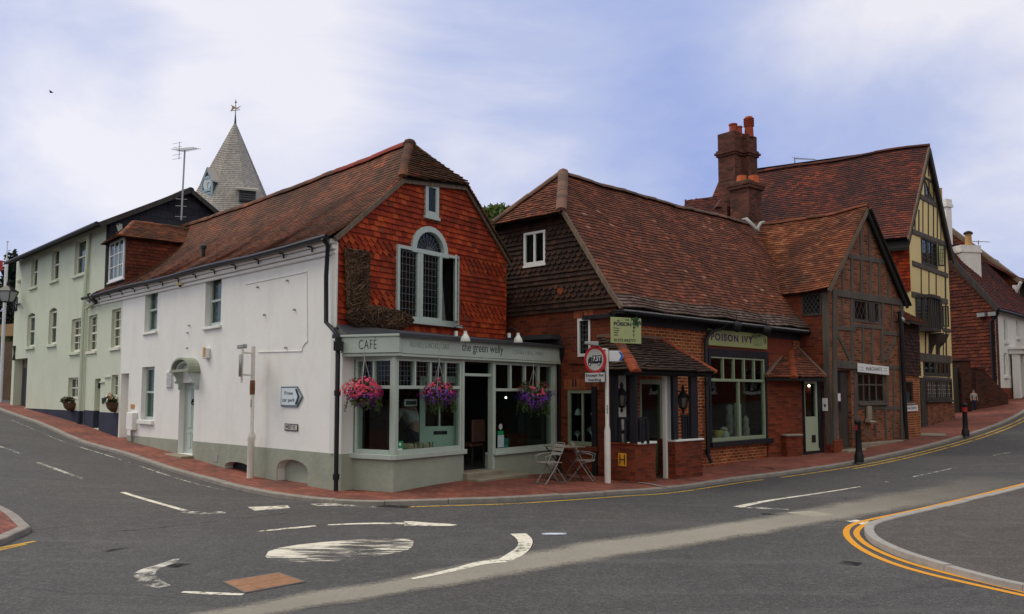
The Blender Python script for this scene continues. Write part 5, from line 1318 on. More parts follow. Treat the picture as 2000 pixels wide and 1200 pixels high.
b = MB(); b.hexa([ax + dP*9.1 + V((0, 0, -.1)) + PF.n*.2, ax + dP*9.5 + PF.n*.6 + V((0, 0, -.7)), ax + dP*9.7 + PF.n*.2 + V((0, 0, -.1))], [p + V((0, 0, .12)) for p in (ax + dP*9.1 + PF.n*.2 + V((0, 0, -.1)), ax + dP*9.5 + PF.n*.6 + V((0, 0, -.7)), ax + dP*9.7 + PF.n*.2 + V((0, 0, -.1)))])
vq = at(1479, 448, 25.6); b = MB(); Fv = Fr(pt(1400, 25.6), pt(1560, 25.6))
b.tube([at(1450, 429, 25.6), at(1458, 428, 25.4), at(1466, 436, 25.3), at(1479, 449, 25.2)], [.03, .055, .06, .05], 8); b.tube([at(1492, 434, 25.6), at(1486, 436, 25.4), at(1481, 444, 25.3), at(1479, 452, 25.2)], [.04, .05, .05, .05], 8); b.ball(at(1479, 450, 25.3), .08, 8, 6, (1, .6, 1))
b.build('valley_flashing', M_leadlt, ivy, smooth=60)
# corner porch on brick dwarf walls
QF = Fr(pt(1240, 16.5), pt(1385, 18.4)); QS = Fr(pt(1187, 16.96), pt(1240, 16.5))
por = MB(); zd = QF.uz(1262, 868)[1]
uq1 = QF.uz(1281, 900)[0]; uq2 = QF.uz(1320, 900)[0]; uq3 = QF.uz(1373, 900)[0]
por.box(QF, 0, uq1, -.24, 0, -.4, zd); por.box(QS, .0, QS.L, -.24, 0, -.4, zd); por.box(QF, uq2, uq3, -.24, 0, -.4, zd)
por.box(QF, uq3 - .24, uq3, -1.1, -.24, -.4, zd); por.build('porch_wall', M_brickd, ivy, bevel=.012)
cp = MB(); cp.box(QF, uq1 - .62, uq1 + .02, -.27, .03, zd, zd + .045); cp.box(QF, uq2 - .02, uq3 + .03, -.27, .03, zd, zd + .045); cp.build('white_coping', M_white, ivy, bevel=.012)
cp = MB(); cp.box(QF, 0.0, uq1 - .625, -.26, .02, zd, zd + .03); cp.box(QS, 0.0, QS.L - .03, -.26, .02, zd, zd + .03); cp.build('brick_coping', M_brickd, ivy)
zpe = QF.uz(1243, 733)[1]
pst = MB()
def post(px0, px1, fr, v0, v1, z0, z1): a, b = fr.uz(px0, 790)[0], fr.uz(px1, 790)[0]; pst.box(fr, a, b, v0, v1, z0, z1)
post(1230, 1240.5, QS, -.10, -.02, zd + .03, zpe); post(1240, 1245, QF, -.10, -.02, zd + .03, zpe); post(1190, 1203, QS, -.10, -.02, zd + .03, zpe)
post(1317, 1326, QF, -.10, -.02, zd + .045, zpe); post(1352, 1365, QF, -.10, -.02, zd + .045, zpe)
pst.box(QF, -.12, QF.L + .1, -.18, .02, zpe, zpe + .13); pst.box(QS, -.05, QS.L + .0, -.18, .02, zpe, zpe + .13)
pst.box(QF, 0.15, uq1 - .2, -.5, -.42, zd + .2, zd + .27)
pst.build('porch_frame', M_blackw, ivy, bevel=.006)
# balustrade on the dwarf wall, painted panel behind
bal = MB(); zbr = QS.uz(1215, 815)[1]
bal.box(QS, .15, QS.L - .15, -.11, -.06, zbr - .05, zbr)
for k in range(6): x = .22 + k * .135; bal.box(QS, x, x + .045, -.105, -.065, zd + .03, zbr - .05)
bal.build('balustrade', M_blackw, ivy); bal = MB(); bal.box(QF, .02, .5, -.11, -.06, zbr - .05, zbr)
for k in range(4): x = .1 + k * .13; bal.box(QF, x, x + .045, -.105, -.065, zd + .03, zbr - .05)
bal.build('balustrade', M_blackw, ivy); bal = MB(); bal.box(QF, uq2 + .35, uq3 - .1, -.11, -.06, zbr - .03, zbr + .02)
for k in range(4): x = uq2 + .38 + k * .1; bal.box(QF, x, x + .05, -.105, -.065, zd + .045, zbr - .03)
bal.build('balustrade', M_blackw, ivy)
wp = MB(); a, b_ = PS.uz(1207, 790, .35)[0], PS.uz(1222, 790, .35)[0]
SPn = Fr((PS.P(uC, 0, 0).x, PS.P(uC, 0, 0).y), (PS.P(uC, .62, 0).x, PS.P(uC, .62, 0).y))
wp.box(QS, QS.uz(1204, 790, -.35)[0], QS.uz(1223, 790, -.35)[0], -.40, -.35, zd - .6, zpe + .1)
wp.build('white_panel', M_white, ivy)
wp = MB(); wp.box(QS, QS.uz(1223.5, 790, -.35)[0], QS.uz(1231, 790, -.35)[0], -.42, -.34, 0, zpe + .1); wp.build('painted_post', M_blackw, ivy)
pil = MB(); a, b_ = QF.uz(1298, 830, -.25)[0], QF.uz(1316.5, 830, -.2)[0]; zg_ = hz(*QF.P(a, 0, 0).xy) + PAV
pil.box(QF, a, b_, -.32, -.2, zg_ - .1, zpe + .05); pil.build('white_pillar', M_white, ivy, bevel=.02)
M_cush = M_blackw
# glazed door
ds = MB(); a, b_, c_, d_ = r_door; ds.box(PF, a, a + .1, -.1, -.02, c_, d_); ds.box(PF, b_ - .1, b_, -.1, -.02, c_, d_); ds.box(PF, a + .1, b_ - .1, -.1, -.02, d_ - .1, d_); ds.box(PF, a + .1, b_ - .1, -.09, -.03, c_, c_ + .75)
dso = ds.build('shop_door', M_ivyg, ivy); g = MB(); g.box(PF, a + .1, b_ - .1, -.06, -.054, c_ + .75, d_ - .1); g.build('pane', M_shopglass, dso, uv=False)
# porch roof
zpr = zpe + .02; zpt = PF.uz(1255, 661, .05)[1]
EC = QF.P(-.0, .0, zpr + .08) + (QF.n + QS.n) * .16; ERp = QF.P(QF.L + .05, .16, zpr + .08); ELp = QS.P(-.15, .16, zpr + .08)
T1 = PF.P(.0, .02, zpt) + PS.n * .02; T2 = PF.P(PF.uz(1291, 665)[0], .02, zpt); T0 = PS.P(uC - .5, .02, zpt)
tl = MB(); un = MB(); tiles(tl, [EC, ERp, T2, T1], QF.n + V((0, 0, 1)), .1, .18, .03, .014, under=un); tiles(tl, [ELp, EC, T1, T0], QS.n + V((0, 0, 1)), .1, .18, .03, .014, under=un)
tl.build('porch_roof', tilem('porch_tiles', [(0, (.035, .024, .018)), (.6, (.06, .036, .026)), (.97, (.085, .046, .03)), (1, (.2, .05, .025))], (.025, .018, .014), .6), ivy, uv=False); un.build('porch_underlay', M_under, ivy, uv=False)
tl = MB(); ridge(tl, EC + V((0, 0, .0)), EC + (T1 - EC) * .55 + V((0, 0, .0)), .115, .12, squash=.6); tl.build('bonnet_tiles', M_bonnet, ivy, uv=False)
tl = MB(); ridge(tl, EC + (T1 - EC) * .5 + V((0, 0, .0)), T1 + V((0, 0, .0)), .11, .12, squash=.6); tl.build('bonnet_tiles', M_roofivy, ivy, uv=False)
tl = MB(); ridge(tl, ERp + V((0, 0, .02)), T2 + V((0, 0, .02)), .09, .16); tl.build('hip_tiles', M_bonnet, ivy, uv=False)
b = MB(); b.beam(T0 + V((0, 0, .02)), T1 + V((0, 0, .02)), .1, .05, V((0, 0, 1))); b.beam(T1 + V((0, 0, .02)), T2 + V((0, 0, .02)), .1, .05, V((0, 0, 1))); b.build('flashing', M_ridge, ivy)
# hydrant plate on the porch wall
u_, z_ = QS.uz(1216, 898, .0); 
# nook with the green side door
N0, N1, N2 = pt(1498, 22.1), pt(1567, 22.6), pt(1601, 23.1)
NF = Fr(N0, N1); ND = Fr(N1, N2); znb = hz(*N1) + PAV; zne = NF.uz(1532, 741)[1]
mb = MB(); mb.box(NF, 0, NF.L, -.25, 0, -.3, zne + .05); mb.build('nook_wall', M_brickd, ivy, bevel=.02)
sb_ = MB(); a, b_ = NF.uz(1533, 870, .12)[0], NF.uz(1563, 870, .12)[0]; zc = NF.uz(1548, 853, .12)[1]; sb_.box(NF, a, b_, .0, .2, -.3, zc); sb_.build('brick_stub', M_brickd, ivy, bevel=.03)
sb_ = MB(); sb_.box(NF, a - .03, b_ + .03, .0, .24, zc, zc + .07); sb_.build('stone_cap', M_stone, ivy, bevel=.03)
b = MB(); L_ = ND.L; zdt = ND.uz(1583, 745)[1]; zdb = ND.uz(1583, 881)[1]
b.box(ND, 0, .06, -.2, .03, zdb - .12, zdt + .1); b.box(ND, L_ - .12, L_ + .1, -.2, .03, zdb - .12, zdt + .1); b.box(ND, .06, L_ - .12, -.2, .03, zdt, zdt + .1); b.box(ND, .06, L_ - .12, -.2, .03, zdb - .12, zdb - .01); b.build('door_frame', M_blackw, ivy)
b = MB(); x0, x1 = .065, L_ - .125; zm = ND.uz(1583, 814)[1]; b.box(ND, x0, x1, -.06, .0, zdb + .06, zm); b.box(ND, x0, x0 + .06, -.06, .0, zm, zdt); b.box(ND, x1 - .08, x1, -.06, .0, zm, zdt); b.box(ND, x0 + .06, x1 - .08, -.06, 0, zdt - .07, zdt); b.box(ND, x0, x1, -.06, .03, zdb, zdb + .06)
do = b.build('green_door', plain('pale_sage_door', (.36, .42, .30), .45, var=.06), ivy)
b = MB(); b.box(ND, x0 + .06, x1 - .08, -.035, -.03, zm, zdt - .07); b.build('pane', M_shopglass, do, uv=False)
b = MB(); u_, z_ = ND.uz(1589, 857); b.box(ND, u_ - .09, u_ + .09, .0, .012, z_ - .1, z_ + .1); b.build('cat_flap', M_black, do)
b = MB(); b.box(ND, 0, L_, -1.2, -1.15, zdb, zdt); b.build('door_interior', M_room, ivy)
A_ = NF.P(-.1, .1, zne + .05); C_ = V((*pt(1551, 21.9), zne + .05)); B_ = V((*pt(1614, 22.75), zne + .05)); Tp = at(1541, 677, 23.4); Tq = at(1557, 680, 23.5)
un = MB(); tl = MB(); tiles(tl, [A_, C_, Tp], NF.n + V((0, 0, 1)), .1, .17, .026, .01, under=un); tiles(tl, [C_, B_, Tq, Tp], ND.n + V((0, 0, 1)), .1, .17, .026, .01, under=un)
tl.build('nook_roof', M_roofivy, ivy, uv=False); un.hexa([A_ - V((0, 0, .1)), C_ - V((0, 0, .1)), B_ - V((0, 0, .1)), Tp - V((0, 0, .1))], [A_ - V((0, 0, .03)), C_ - V((0, 0, .03)), B_ - V((0, 0, .03)), Tp - V((0, 0, .05))]); un.build('nook_underlay', M_under, ivy, uv=False)
tl = MB(); ridge(tl, C_, Tp, .105, .13, squash=.8); tl.build('bonnet_tiles', M_bonnet, ivy, uv=False)
b = MB(); b.tube([A_ + V((0, 0, .04)), Tp + V((0, 0, .02)), Tq + V((0, 0, .02)), B_ + V((0, 0, .04))], .055, 6); b.build('mortar_fillet', M_ridge, ivy)

# ================================================================== TIMBER-FRAMED SHOP
tim = thing('timber_framed_shop', 'old brick-nogged timber-framed gabled shop with orange tiled roof', 'shop', gz(pt(1690, 24.6)))
zMe0 = MF.uz(1624, 563)[1]; zMe1 = MF.uz(1763, 590)[1]; zMe = (zMe0 + zMe1) / 2 + .02; ma = MF.uz(1693, 409); uM = MF.L / 2; zMa = ma[1]
r_mw = MF.rect(1667, 587, 1718, 631); r_md = MF.rect(1637, 724, 1663, 861); r_mv = MF.rect(1675, 729, 1728, 788)
r_md = (r_md[0], r_md[1], hz(*MF.P(r_md[0], 0, 0).xy) + PAV + .08, r_md[3])
mb = MB(); mb.wall(MF, [(0, -.2), (MF.L, -.2), (MF.L, zMe), (uM, zMa - .1), (0, zMe)], [recess(r_mw), recess(r_md), recess(r_mv)], .15, .25); mb.build('infill_wall', M_brickin, tim)
r_ms = MS.rect(1566, 573, 1605, 617)
mb = MB(); mb.wall(MS, [(-2, -.2), (MS.L, -.2), (MS.L, zMe + .1), (-2, zMe + .1)], [recess(r_ms)], .1, .25); mb.build('flank_wall', M_brickd, tim)
window(tim, MS, r_ms, -.0, M_timberd, .05, (), (), .03, lead=('dia', 4, 1.5))
def beams(root, fr, lst, m, name='timber', v=.025):
    for px0, py0, px1, py1, w in lst:
        b = MB(); a = fr.uz(px0, py0); c = fr.uz(px1, py1); vv = v * ru(.9, 1.25)
        b.beam(fr.P(a[0], vv - .06, a[1]), fr.P(c[0], vv - .06, c[1]), .12, w, fr.n); b.build(name, m, root, bevel=.012)
beams(tim, MF, [(1624, 571, 1764, 592, 0.216)], M_timber, 'tie_beam', .05); beams(tim, MF, [(1656, 500, 1727, 512, 0.160)], M_timber, 'collar_beam', .035)
beams(tim, MF, [(1645, 521, 1645, 566, 0.080), (1663, 504, 1663, 569, 0.136), (1682, 507, 1682, 573, 0.152), (1699, 509, 1699, 576, 0.128), (1717, 513, 1717, 580, 0.136), (1734, 535, 1734, 585, 0.120), (1681, 426, 1681, 498, 0.144), (1698, 430, 1698, 502, 0.128)], M_timber, 'stud')
beams(tim, MF, [(1663, 583, 1664, 712, 0.160), (1685, 640, 1685, 710, 0.120), (1703, 640, 1703, 712, 0.120), (1723, 588, 1723, 708, 0.160), (1645, 582, 1645, 640, 0.096), (1729, 792, 1730, 858, 0.136), (1710, 800, 1710, 855, 0.120), (1692, 800, 1692, 855, 0.096), (1745, 720, 1745, 856, 0.104), (1742, 590, 1742, 650, 0.096), (1671, 712, 1671, 860, 0.192), (1732, 724, 1732, 795, 0.160)], M_timber, 'stud')
beams(tim, MF, [(1633, 641, 1668, 643, 0.128), (1722, 650, 1757, 654, 0.128), (1663, 636, 1723, 641, 0.112), (1731, 717, 1757, 719, 0.136), (1674, 795, 1757, 798, 0.120)], M_timber, 'rail')
beams(tim, MF, [(1632, 712, 1668, 714, 0.224)], M_timber, 'lintel', .06)
beams(tim, MF, [(1633, 649, 1662, 708, 0.128), (1748, 660, 1729, 706, 0.120)], M_timber, 'brace', .03)
beams(tim, MF, [(1628.5, 572, 1629, 862, 0.208), (1759, 592, 1760, 858, 0.176)], M_timber, 'corner_post', .05)
b = MB(); b.box(MS, MS.L - .16, MS.L + .02, .0, .04, hz(*MS.P(MS.L, 0, 0).xy) + .3, zMe - .1); b.build('corner_post', M_timber, tim)
b = MB(); gp_ = hz(*MF.P(.2, 0, 0).xy); b.box(MF, -.02, .5, -.2, .09, -.2, gp_ + .42); b.build('brick_pad', M_brickd, tim, bevel=.02)
b = MB(); b.box(MF, r_md[0] - .05, r_md[1] + .25, .0, .3, -.2, r_md[2] - .02); b.box(MF, r_md[1] + .26, MF.L, .0, .06, -.2, hz(*MF.P(3, 0, 0).xy) + PAV + .1); b.build('stone_plinth', M_step, tim, bevel=.03)
wmw = window(tim, MF, r_mw, -.02, M_timber, .07, (.5, ), (), .07, lead=('dia', 6, 1.5))
b = MB(); xm = (r_mw[0] + r_mw[1]) / 2; b.box(MF, xm + .08, r_mw[1] - .35, -.01, .03, r_mw[2] + .06, r_mw[3] - .06); b.build('casement_shutter', M_timberd, wmw)
wmv = window(tim, MF, r_mv, -.04, M_timber, .06, (.22, .45, .72), (.62,), .045, lead=None, sill=(.03, .1, .06), msill=M_timber, glass=M_shopglass, back='box')
b = MB(); b.box(MF, r_md[0], r_md[1], -.15, -.1, r_md[2], r_md[3]); do = b.build('oak_door', M_timberd, tim)
b = MB(); u_, z_ = MF.uz(1641, 770, -.1); b.box(MF, r_md[0] + .06, r_md[0] + .34, -.099, -.09, z_ - .5, z_ + .95); b.build('door_pane', M_black, do)
b = MB(); b.box(MF, r_md[0] + .04, r_md[0] + .14, -.089, -.085, z_ - .35, z_ + .1); b.box(MF, r_md[0] + .145, r_md[0] + .31, -.089, -.085, z_ - .2, z_ + .02); b.build('door_notice', M_paper, do)
tl = MB(); un = MB(); dM = -(MF.n); Ld = 4.8; dM = (V((*pt(1490, 26.9), 0)) - V((*pt(1693, 24.4), 0))).normalized()
zev = MF.uz(1622, 563)[1] - .03
f_e = MF.P(-.22, .14, zev); f_r = MF.P(uM, .14, zMa + .05); b_e = f_e + dM * Ld; b_r = f_r + dM * Ld; g_e = MF.P(MF.L + .2, .14, zev - .05); h_e = g_e + dM * Ld
def warpm(p):
    d = (p - MF.A).dot(dM); return p + V((0, 0, -.09 * math.sin(math.pi * max(0, min(1, d / 3.4))) + .02 * math.sin(d * 3 + p.z * 2)))
tiles(tl, [f_e, b_e, b_r, f_r], -MF.u + V((0, 0, 1)), .1, .165, .021, .004, warp=warpm, under=un)
tl.build('roof', M_rooforg, tim, uv=False)
tl = MB(); tiles(tl, [g_e, h_e, b_r, f_r], MF.u + V((0, 0, 1)), .1, .165, .026, .01, warp=warpm, under=un); tl.build('roof_slope', M_roofbig, tim, uv=False); un.build('roof_underlay', M_under, tim, uv=False)
tl = MB(); ridge(tl, f_r, b_r, .11, .32, warp=warpm); tl.build('ridge_tiles', M_rooforg, tim, uv=False)
b = MB(); b.beam(f_e + V((0, 0, -.1)) + MF.u*.04, f_r + V((0, 0, -.12)), .05, .13, MF.n); b.build('bargeboard', M_bargelt, tim)
b = MB(); b.beam(g_e + V((0, 0, -.16)), f_r + V((0, 0, -.16)), .06, .16, MF.n); b.build('bargeboard', M_barge, tim)
b = MB(); b.beam(g_e + V((0, 0, -.12)) - MF.n*.0, f_r + V((0, 0, -.12)), .24, .05, MF.n); b.build('verge_soffit', M_under, tim)
b = MB(); pdx = MF.uz(1761, 700, .1)[0]; b.tube([MF.P(pdx - .1, .12, MF.uz(1757, 610)[1]), MF.P(pdx, .12, MF.uz(1760, 650)[1]), MF.P(pdx + .12, .12, hz(*MF.P(pdx, 0, 0).xy) + .12)], .06, 8); b.build('downpipe', M_black, tim, smooth=40)
b = MB(); p_, q_ = MF.pix(1757, 620, .1), MF.pix(1775, 631, .1); b.tube([p_, q_], .05, 8); b.build('white_gutter', M_wframe, tim)
b = MB(); u_, z_ = MF.uz(1697, 812, .06); b.box(MF, u_ - .12, u_ + .12, .03, .1, z_ - .12, z_ + .28); b.hexa([MF.P(u_ - .2, .03, z_ - .2), MF.P(u_ + .2, .03, z_ - .2), MF.P(u_ + .2, .22, z_ - .2), MF.P(u_ - .2, .22, z_ - .2)], [MF.P(u_ - .2, .03, z_ - .1), MF.P(u_ + .2, .03, z_ - .14), MF.P(u_ + .18, .18, z_ - .16), MF.P(u_ - .18, .18, z_ - .12)]); b.build('leaflet_box', M_step, tim, bevel=.01)

# ================================================================== LINK BUILDING
LK = Fr((MF.P(MF.L, -.1, 0).x, MF.P(MF.L, -.1, 0).y), (MF.P(MF.L + 1.35, -.25, 0).x, MF.P(MF.L + 1.35, -.25, 0).y))
lk = thing('link_building', 'narrow brick link with dark tile-hung upper storey between timber shop and tall yellow house', 'outbuilding', gz(LK.P(.6, .1, 0)))
r_l = LK.rect(1768, 745, 1784, 787); zl1 = LK.uz(1778, 633)[1]; zl0 = LK.uz(1778, 734)[1]; uLk = LK.uz(1797, 790)[0]
mb = MB(); mb.wall(LK, [(0, -.2), (uLk, -.2), (uLk, zl1), (0, zl1)], [recess(r_l)], .12, 1.5); mb.build('wall', M_brick, lk)
window(lk, LK, r_l, -.05, M_timberd, .05, (), (), .03, sill=(.03, .06, .06), msill=M_step)
tl = MB(); tiles(tl, [LK.P(0, .04, zl0), LK.P(uLk + .03, .04, zl0), LK.P(uLk + .03, .04, zl1), LK.P(0, .04, zl1)], LK.n, .11, .17, .022, .01); tl.build('tile_hanging', M_hangdk, lk, uv=False)
a, b_ = LK.P(-.1, .35, zl1 + .02), LK.P(uLk + .1, .35, zl1 + .02); zt2 = LK.uz(1775, 600)[1] + .4
un = MB(); tl = MB(); tiles(tl, [a, b_, LK.P(uLk + .1, -1.2, zt2), LK.P(-.1, -1.2, zt2)], LK.n + V((0, 0, 1)), .1, .165, .026, .012, under=un); tl.build('roof', M_roofivy, lk, uv=False); un.build('roof_underlay', M_under, lk, uv=False)
b = MB(); b.box(LK, -.1, uLk + .1, .28, .34, zl1 - .06, zl1 + .01); b.build('fascia_board', M_barge, lk)

# ================================================================== TALL YELLOW TIMBER-FRAMED HOUSE
yl = thing('yellow_timber_house', 'tall yellow timber-framed gabled house with oriel window and steep purple-brown roof', 'house', gz(pt(1835, 32)))
ya = YF.uz(1820.5, 294); zYe = YF.uz(1783, 467)[1]; yL = YF.L; yM = yL / 2
r_yt = YF.rect(1805, 350, 1823, 388); r_y2 = YF.rect(1799, 468, 1829, 521); r_yb = YF.rect(1805, 741, 1856, 782); r_ya = YF.rect(1803, 705, 1855, 735)
yd = YF.rect(1797, 738, 1807, 828); 
mb = MB(); mb.wall(YF, [(-.05, -.1), (yL, -.1), (yL, zYe), (yM, ya[1] - .15), (-.05, zYe)], [recess(r_yt), recess(r_y2), recess(r_ya), recess(r_yb)], .12, .25); mb.build('limewashed_wall', M_yellow, yl)
beams(yl, YF, [(1797, 384, 1834, 404, 0.202), (1780, 452, 1850, 479, 0.187), (1781, 514, 1850, 539, 0.187), (1780, 575, 1850, 590, 0.216), (1793, 697, 1857, 703, 0.302), (1803, 738, 1857, 742, 0.115), (1840, 643, 1855, 647, 0.144), (1806, 784, 1857, 787, 0.144)], M_timber, 'rail', .04)
beams(yl, YF, [(1786.5, 430, 1786.5, 454, 0.062), (1794, 410, 1794, 457, 0.074), (1802, 392, 1802, 460, 0.074), (1812.5, 396, 1812.5, 464, 0.081), (1822.5, 402, 1822.5, 468, 0.081), (1830, 405, 1830, 471, 0.074), (1837, 420, 1837, 474, 0.074),
  (1798.5, 522, 1799, 578, 0.081), (1813.7, 527, 1814, 582, 0.081), (1827.7, 532, 1828, 586, 0.081), (1788, 582, 1788.5, 618, 0.062), (1794, 584, 1794, 620, 0.062), (1807, 645, 1807, 695, 0.081), (1814, 645, 1814, 696, 0.074), (1828, 660, 1828, 697, 0.081), (1834, 655, 1834, 698, 0.074), (1842, 650, 1842, 700, 0.074),
  (1813, 318, 1813, 345, 0.062), (1820, 316, 1820, 348, 0.062), (1845, 478, 1848, 700, 0.155), (1851, 700, 1856, 815, 0.174), (1807, 787, 1808, 824, 0.124), (1826, 788, 1826, 820, 0.093), (1840, 788, 1840, 818, 0.093)], M_timberd, 'stud')
b = MB(); zg_ = YF.uz(1835, 788)[1]; b.box(YF, YF.uz(1809, 800)[0], yL - .1, .0, .05, -.1, zg_); b.build('brick_apron', M_brickin, yl)
b = MB(); b.box(YF, yd[0], yd[1], .0, .05, yd[2] - .2, yd[3]); b.build('door', M_timberd, yl)
window(yl, YF, r_yt, .0, M_timberd, .09, (.5,), (), .09); w2 = window(yl, YF, r_y2, .0, M_timberd, .1, (.36, .68), (), .09, lead=('sq', 6, 5))
window(yl, YF, r_ya, .0, M_timberd, .1, (.2, .4, .6, .8), (), .12); window(yl, YF, r_yb, .05, M_timberd, .1, (.2, .4, .6, .8), (), .1, lead=('sq', 12, 4), sill=(.02, .14, .08), leadm=plain('pale_glazing_lead', (.4, .42, .42), .5))
def openleaf(px0, px1, py0, py1):
    r = YF.rect(px0, py0, px1, py1); hg = YF.P(r[0], .06, 0); dv = V((.98, .18, 0)); ll = (px1 - px0) / FPX * 31
    f = Fr((hg.x, hg.y), ((hg + dv * ll).x, (hg + dv * ll).y))
    window(yl, f, (0, f.L, r[2], r[3]), 0, M_timberd, .045, (), (), .03, lead=('sq', 3, 5), back=None, name='open_casement', fd=.04, leadm=M_timberd)
openleaf(1829, 1845, 482, 523)
# oriel
oz0, oz1 = YF.uz(1815, 640, .4)[1], YF.uz(1815, 582, .4)[1]; ou0, ou1 = YF.uz(1800, 610, .2)[0], YF.uz(1836, 610, .4)[0]
pl_ = [(ou0, 0), (ou0 + .25, .45), (ou1 - .25, .45), (ou1, 0)]
b = MB()
def orl(mb_, grow, z0, z1): mb_.hexa([YF.P(u + (grow if u > yM else -grow), v + (grow if v > 0 else 0), z0) for u, v in pl_], [YF.P(u + (grow if u > yM else -grow), v + (grow if v > 0 else 0), z1) for u, v in pl_])
orl(b, .05, oz0 - .12, oz0); orl(b, .08, oz1, oz1 + .12); orl(b, -.02, oz0, oz0 + .35)
cr = [YF.P(u, v, 0) for u, v in pl_]
for i in range(3):
    f = Fr((cr[i].x, cr[i].y), (cr[i+1].x, cr[i+1].y)); n_ = 4 if i == 1 else 2
    for k in range(n_ + 1): x = f.L * k / n_; b.box(f, x - .05, x + .05, -.09, .02, oz0, oz1)
oo = b.build('oriel_window', M_timberd, yl)
b = MB(); l = MB()
for i in range(3):
    f = Fr((cr[i].x, cr[i].y), (cr[i+1].x, cr[i+1].y)); b.box(f, .02, f.L - .02, -.05, -.044, oz0 + .3, oz1)
    for k in range(1, 6): l.box(f, 0, f.L, -.043, -.03, oz0 + .3 + (oz1 - oz0 - .3) * k / 6 - .01, oz0 + .3 + (oz1 - oz0 - .3) * k / 6 + .01)
b.build('pane', plain('dark_oriel_glass', (.02, .025, .03), .08, var=.1), oo, uv=False); l.build('lead_lattice', M_came, oo)
for px in (1816, 1829):
    u_, z_ = YF.uz(px, 645); b = MB(); b.hexa([YF.P(u_ - .12, v, z) for v, z in ((0, oz0 - .12), (.42, oz0 - .12), (.3, oz0 - .4), (.1, oz0 - .6), (0, oz0 - .95))], [YF.P(u_ + .12, v, z) for v, z in ((0, oz0 - .12), (.42, oz0 - .12), (.3, oz0 - .4), (.1, oz0 - .6), (0, oz0 - .95))]); b.build('oriel_corbel', M_timberd, oo)
openleaf(1838, 1852, 600, 640)
b = MB(); u_, z_ = YF.uz(1819, 668); b.fprism(YF, [(u_, z_ + .28), (u_ + .1, z_), (u_, z_ - .28), (u_ - .1, z_)], .0, .02); b.build('carved_boss', M_timberd, yl)
# flank, roof
ysL = YS.L; zyh0 = YS.uz(1755, 572)[1]; zyh1 = YS.uz(1755, 470)[1]
mb = MB(); mb.box(YS, 0, ysL, -.3, 0, -.1, zYe); mb.build('flank_wall', M_greyrend, yl)
tl = MB(); tiles(tl, [YS.P(0, .05, zyh0), YS.P(ysL + .06, .05, zyh0), YS.P(ysL + .06, .05, zYe), YS.P(0, .05, zYe)], YS.n, .125, .18, .028, .01); tl.build('flank_tile_hanging', M_hang, yl, uv=False)
dY = -(YS.u); fr_r = YF.P(yM, .16, ya[1]); fr_e = YF.P(-.42, .16, zYe - .1); Ly = 8.2
def warpy(p):
    d = (p - YF.A).dot(dY); return p + V((0, 0, .12 * math.sin(d * .5) * 0 - .16 * math.sin(math.pi * max(0, min(1, d / 11))) + .03 * math.sin(d * 1.7)))
tl = MB(); un = MB(); tiles(tl, [fr_e, fr_r, fr_r + dY * Ly, fr_e + dY * Ly], YS.n + V((0, 0, 1)), .115, .185, .022, .006, warp=warpy, under=un); tl.build('roof', M_roofbig, yl, uv=False)
fe2 = YF.P(yL + .2, .16, zYe - .15); un.poly([fe2, fr_r, fr_r + dY * Ly, fe2 + dY * Ly])
b = MB(); off = V((0, 0, -.46)); b.hexa([fr_e + off, fr_r + off, fr_r + dY*Ly + off, fr_e + dY*Ly + off], [p + V((0, 0, -.36)) for p in (fr_e, fr_r, fr_r + dY*Ly, fr_e + dY*Ly)]); b.build('roof_soffit', M_under, yl, uv=False)
un.build('roof_underlay', M_under, yl, uv=False); tl = MB(); ridge(tl, fr_r, fr_r + dY * Ly, .13, .4, warp=warpy); tl.build('ridge_tiles', M_roofbig, yl, uv=False)
b = MB(); b.beam(fr_e + V((0, 0, -.1)), fr_r + V((0, 0, -.1)), .05, .14, YF.n); b.build('bargeboard', M_bargelt, yl); b = MB(); b.beam(fe2 + V((0, 0, -.2)), fr_r + V((0, 0, -.2)), .06, .22, YF.n); b.beam(fe2 + V((0, 0, -.1)) - YF.n*.1, fr_r + V((0, 0, -.1)) - YF.n*.1, .2, .05, YF.n); b.build('bargeboard', M_timberd, yl)
# chimneys that belong to these roofs
def stack(root, px0, px1, py0, py1, Y, m, name='chimney', dep=.75, rot=.75, bands=True, zlow=None):
    c = at((px0 + px1) / 2, py1, Y); w = (px1 - px0) / FPX * Y / (abs(math.cos(rot)) + dep * abs(math.sin(rot))); zt = at((px0+px1)/2, py0, Y).z; d = w * dep
    b = MB(); b.wbox((c.x, c.y, (zlow or c.z) - .5), w, d, zt - (zlow or c.z) + .5, rot)
    if bands:
        for k, (h, g) in enumerate(((.42, .05), (.34, .1), (.26, .05))): b.wbox((c.x, c.y, zt - h), w + 2*g, d + 2*g, .07, rot)
    o = b.build(name, m, root); return o, c, zt, w, d
c1 = thing('chimney_stack', 'tall brown brick chimney with three red clay pots above the ridge of the brick shop', 'chimney', at(1443, 400, 30))
def qbox(b, cx, cy, z0, w, d, h, r, g=0): b.wbox((cx, cy, z0), w + 2*g, d + 2*g, h, r)
cc = at(1443, 300, 30); zt = at(1443, 263, 30).z; z0 = at(1443, 420, 30).z - 1.2; b = MB(); r_ = .72
ca, sa = math.cos(r_), math.sin(r_)
shafts = [(-.27, -.0, .70, .72), (.28, .10, .60, .60)]
for i, (ox, oy, w_, d_) in enumerate(shafts):
    x, y = cc.x + ox * 1.0, cc.y + oy
    for g, za, zb_ in ((0, z0, zt - .88), (.05, zt - .88, zt - .8), (.1, zt - .8, zt - .72), (.05, zt - .72, zt - .64), (0, zt - .64, zt + (.0 if i == 0 else -.08))): qbox(b, x, y, za, w_, d_, zb_ - za, r_, g)
    if False: pass
b.build('shaft', M_chim, c1)
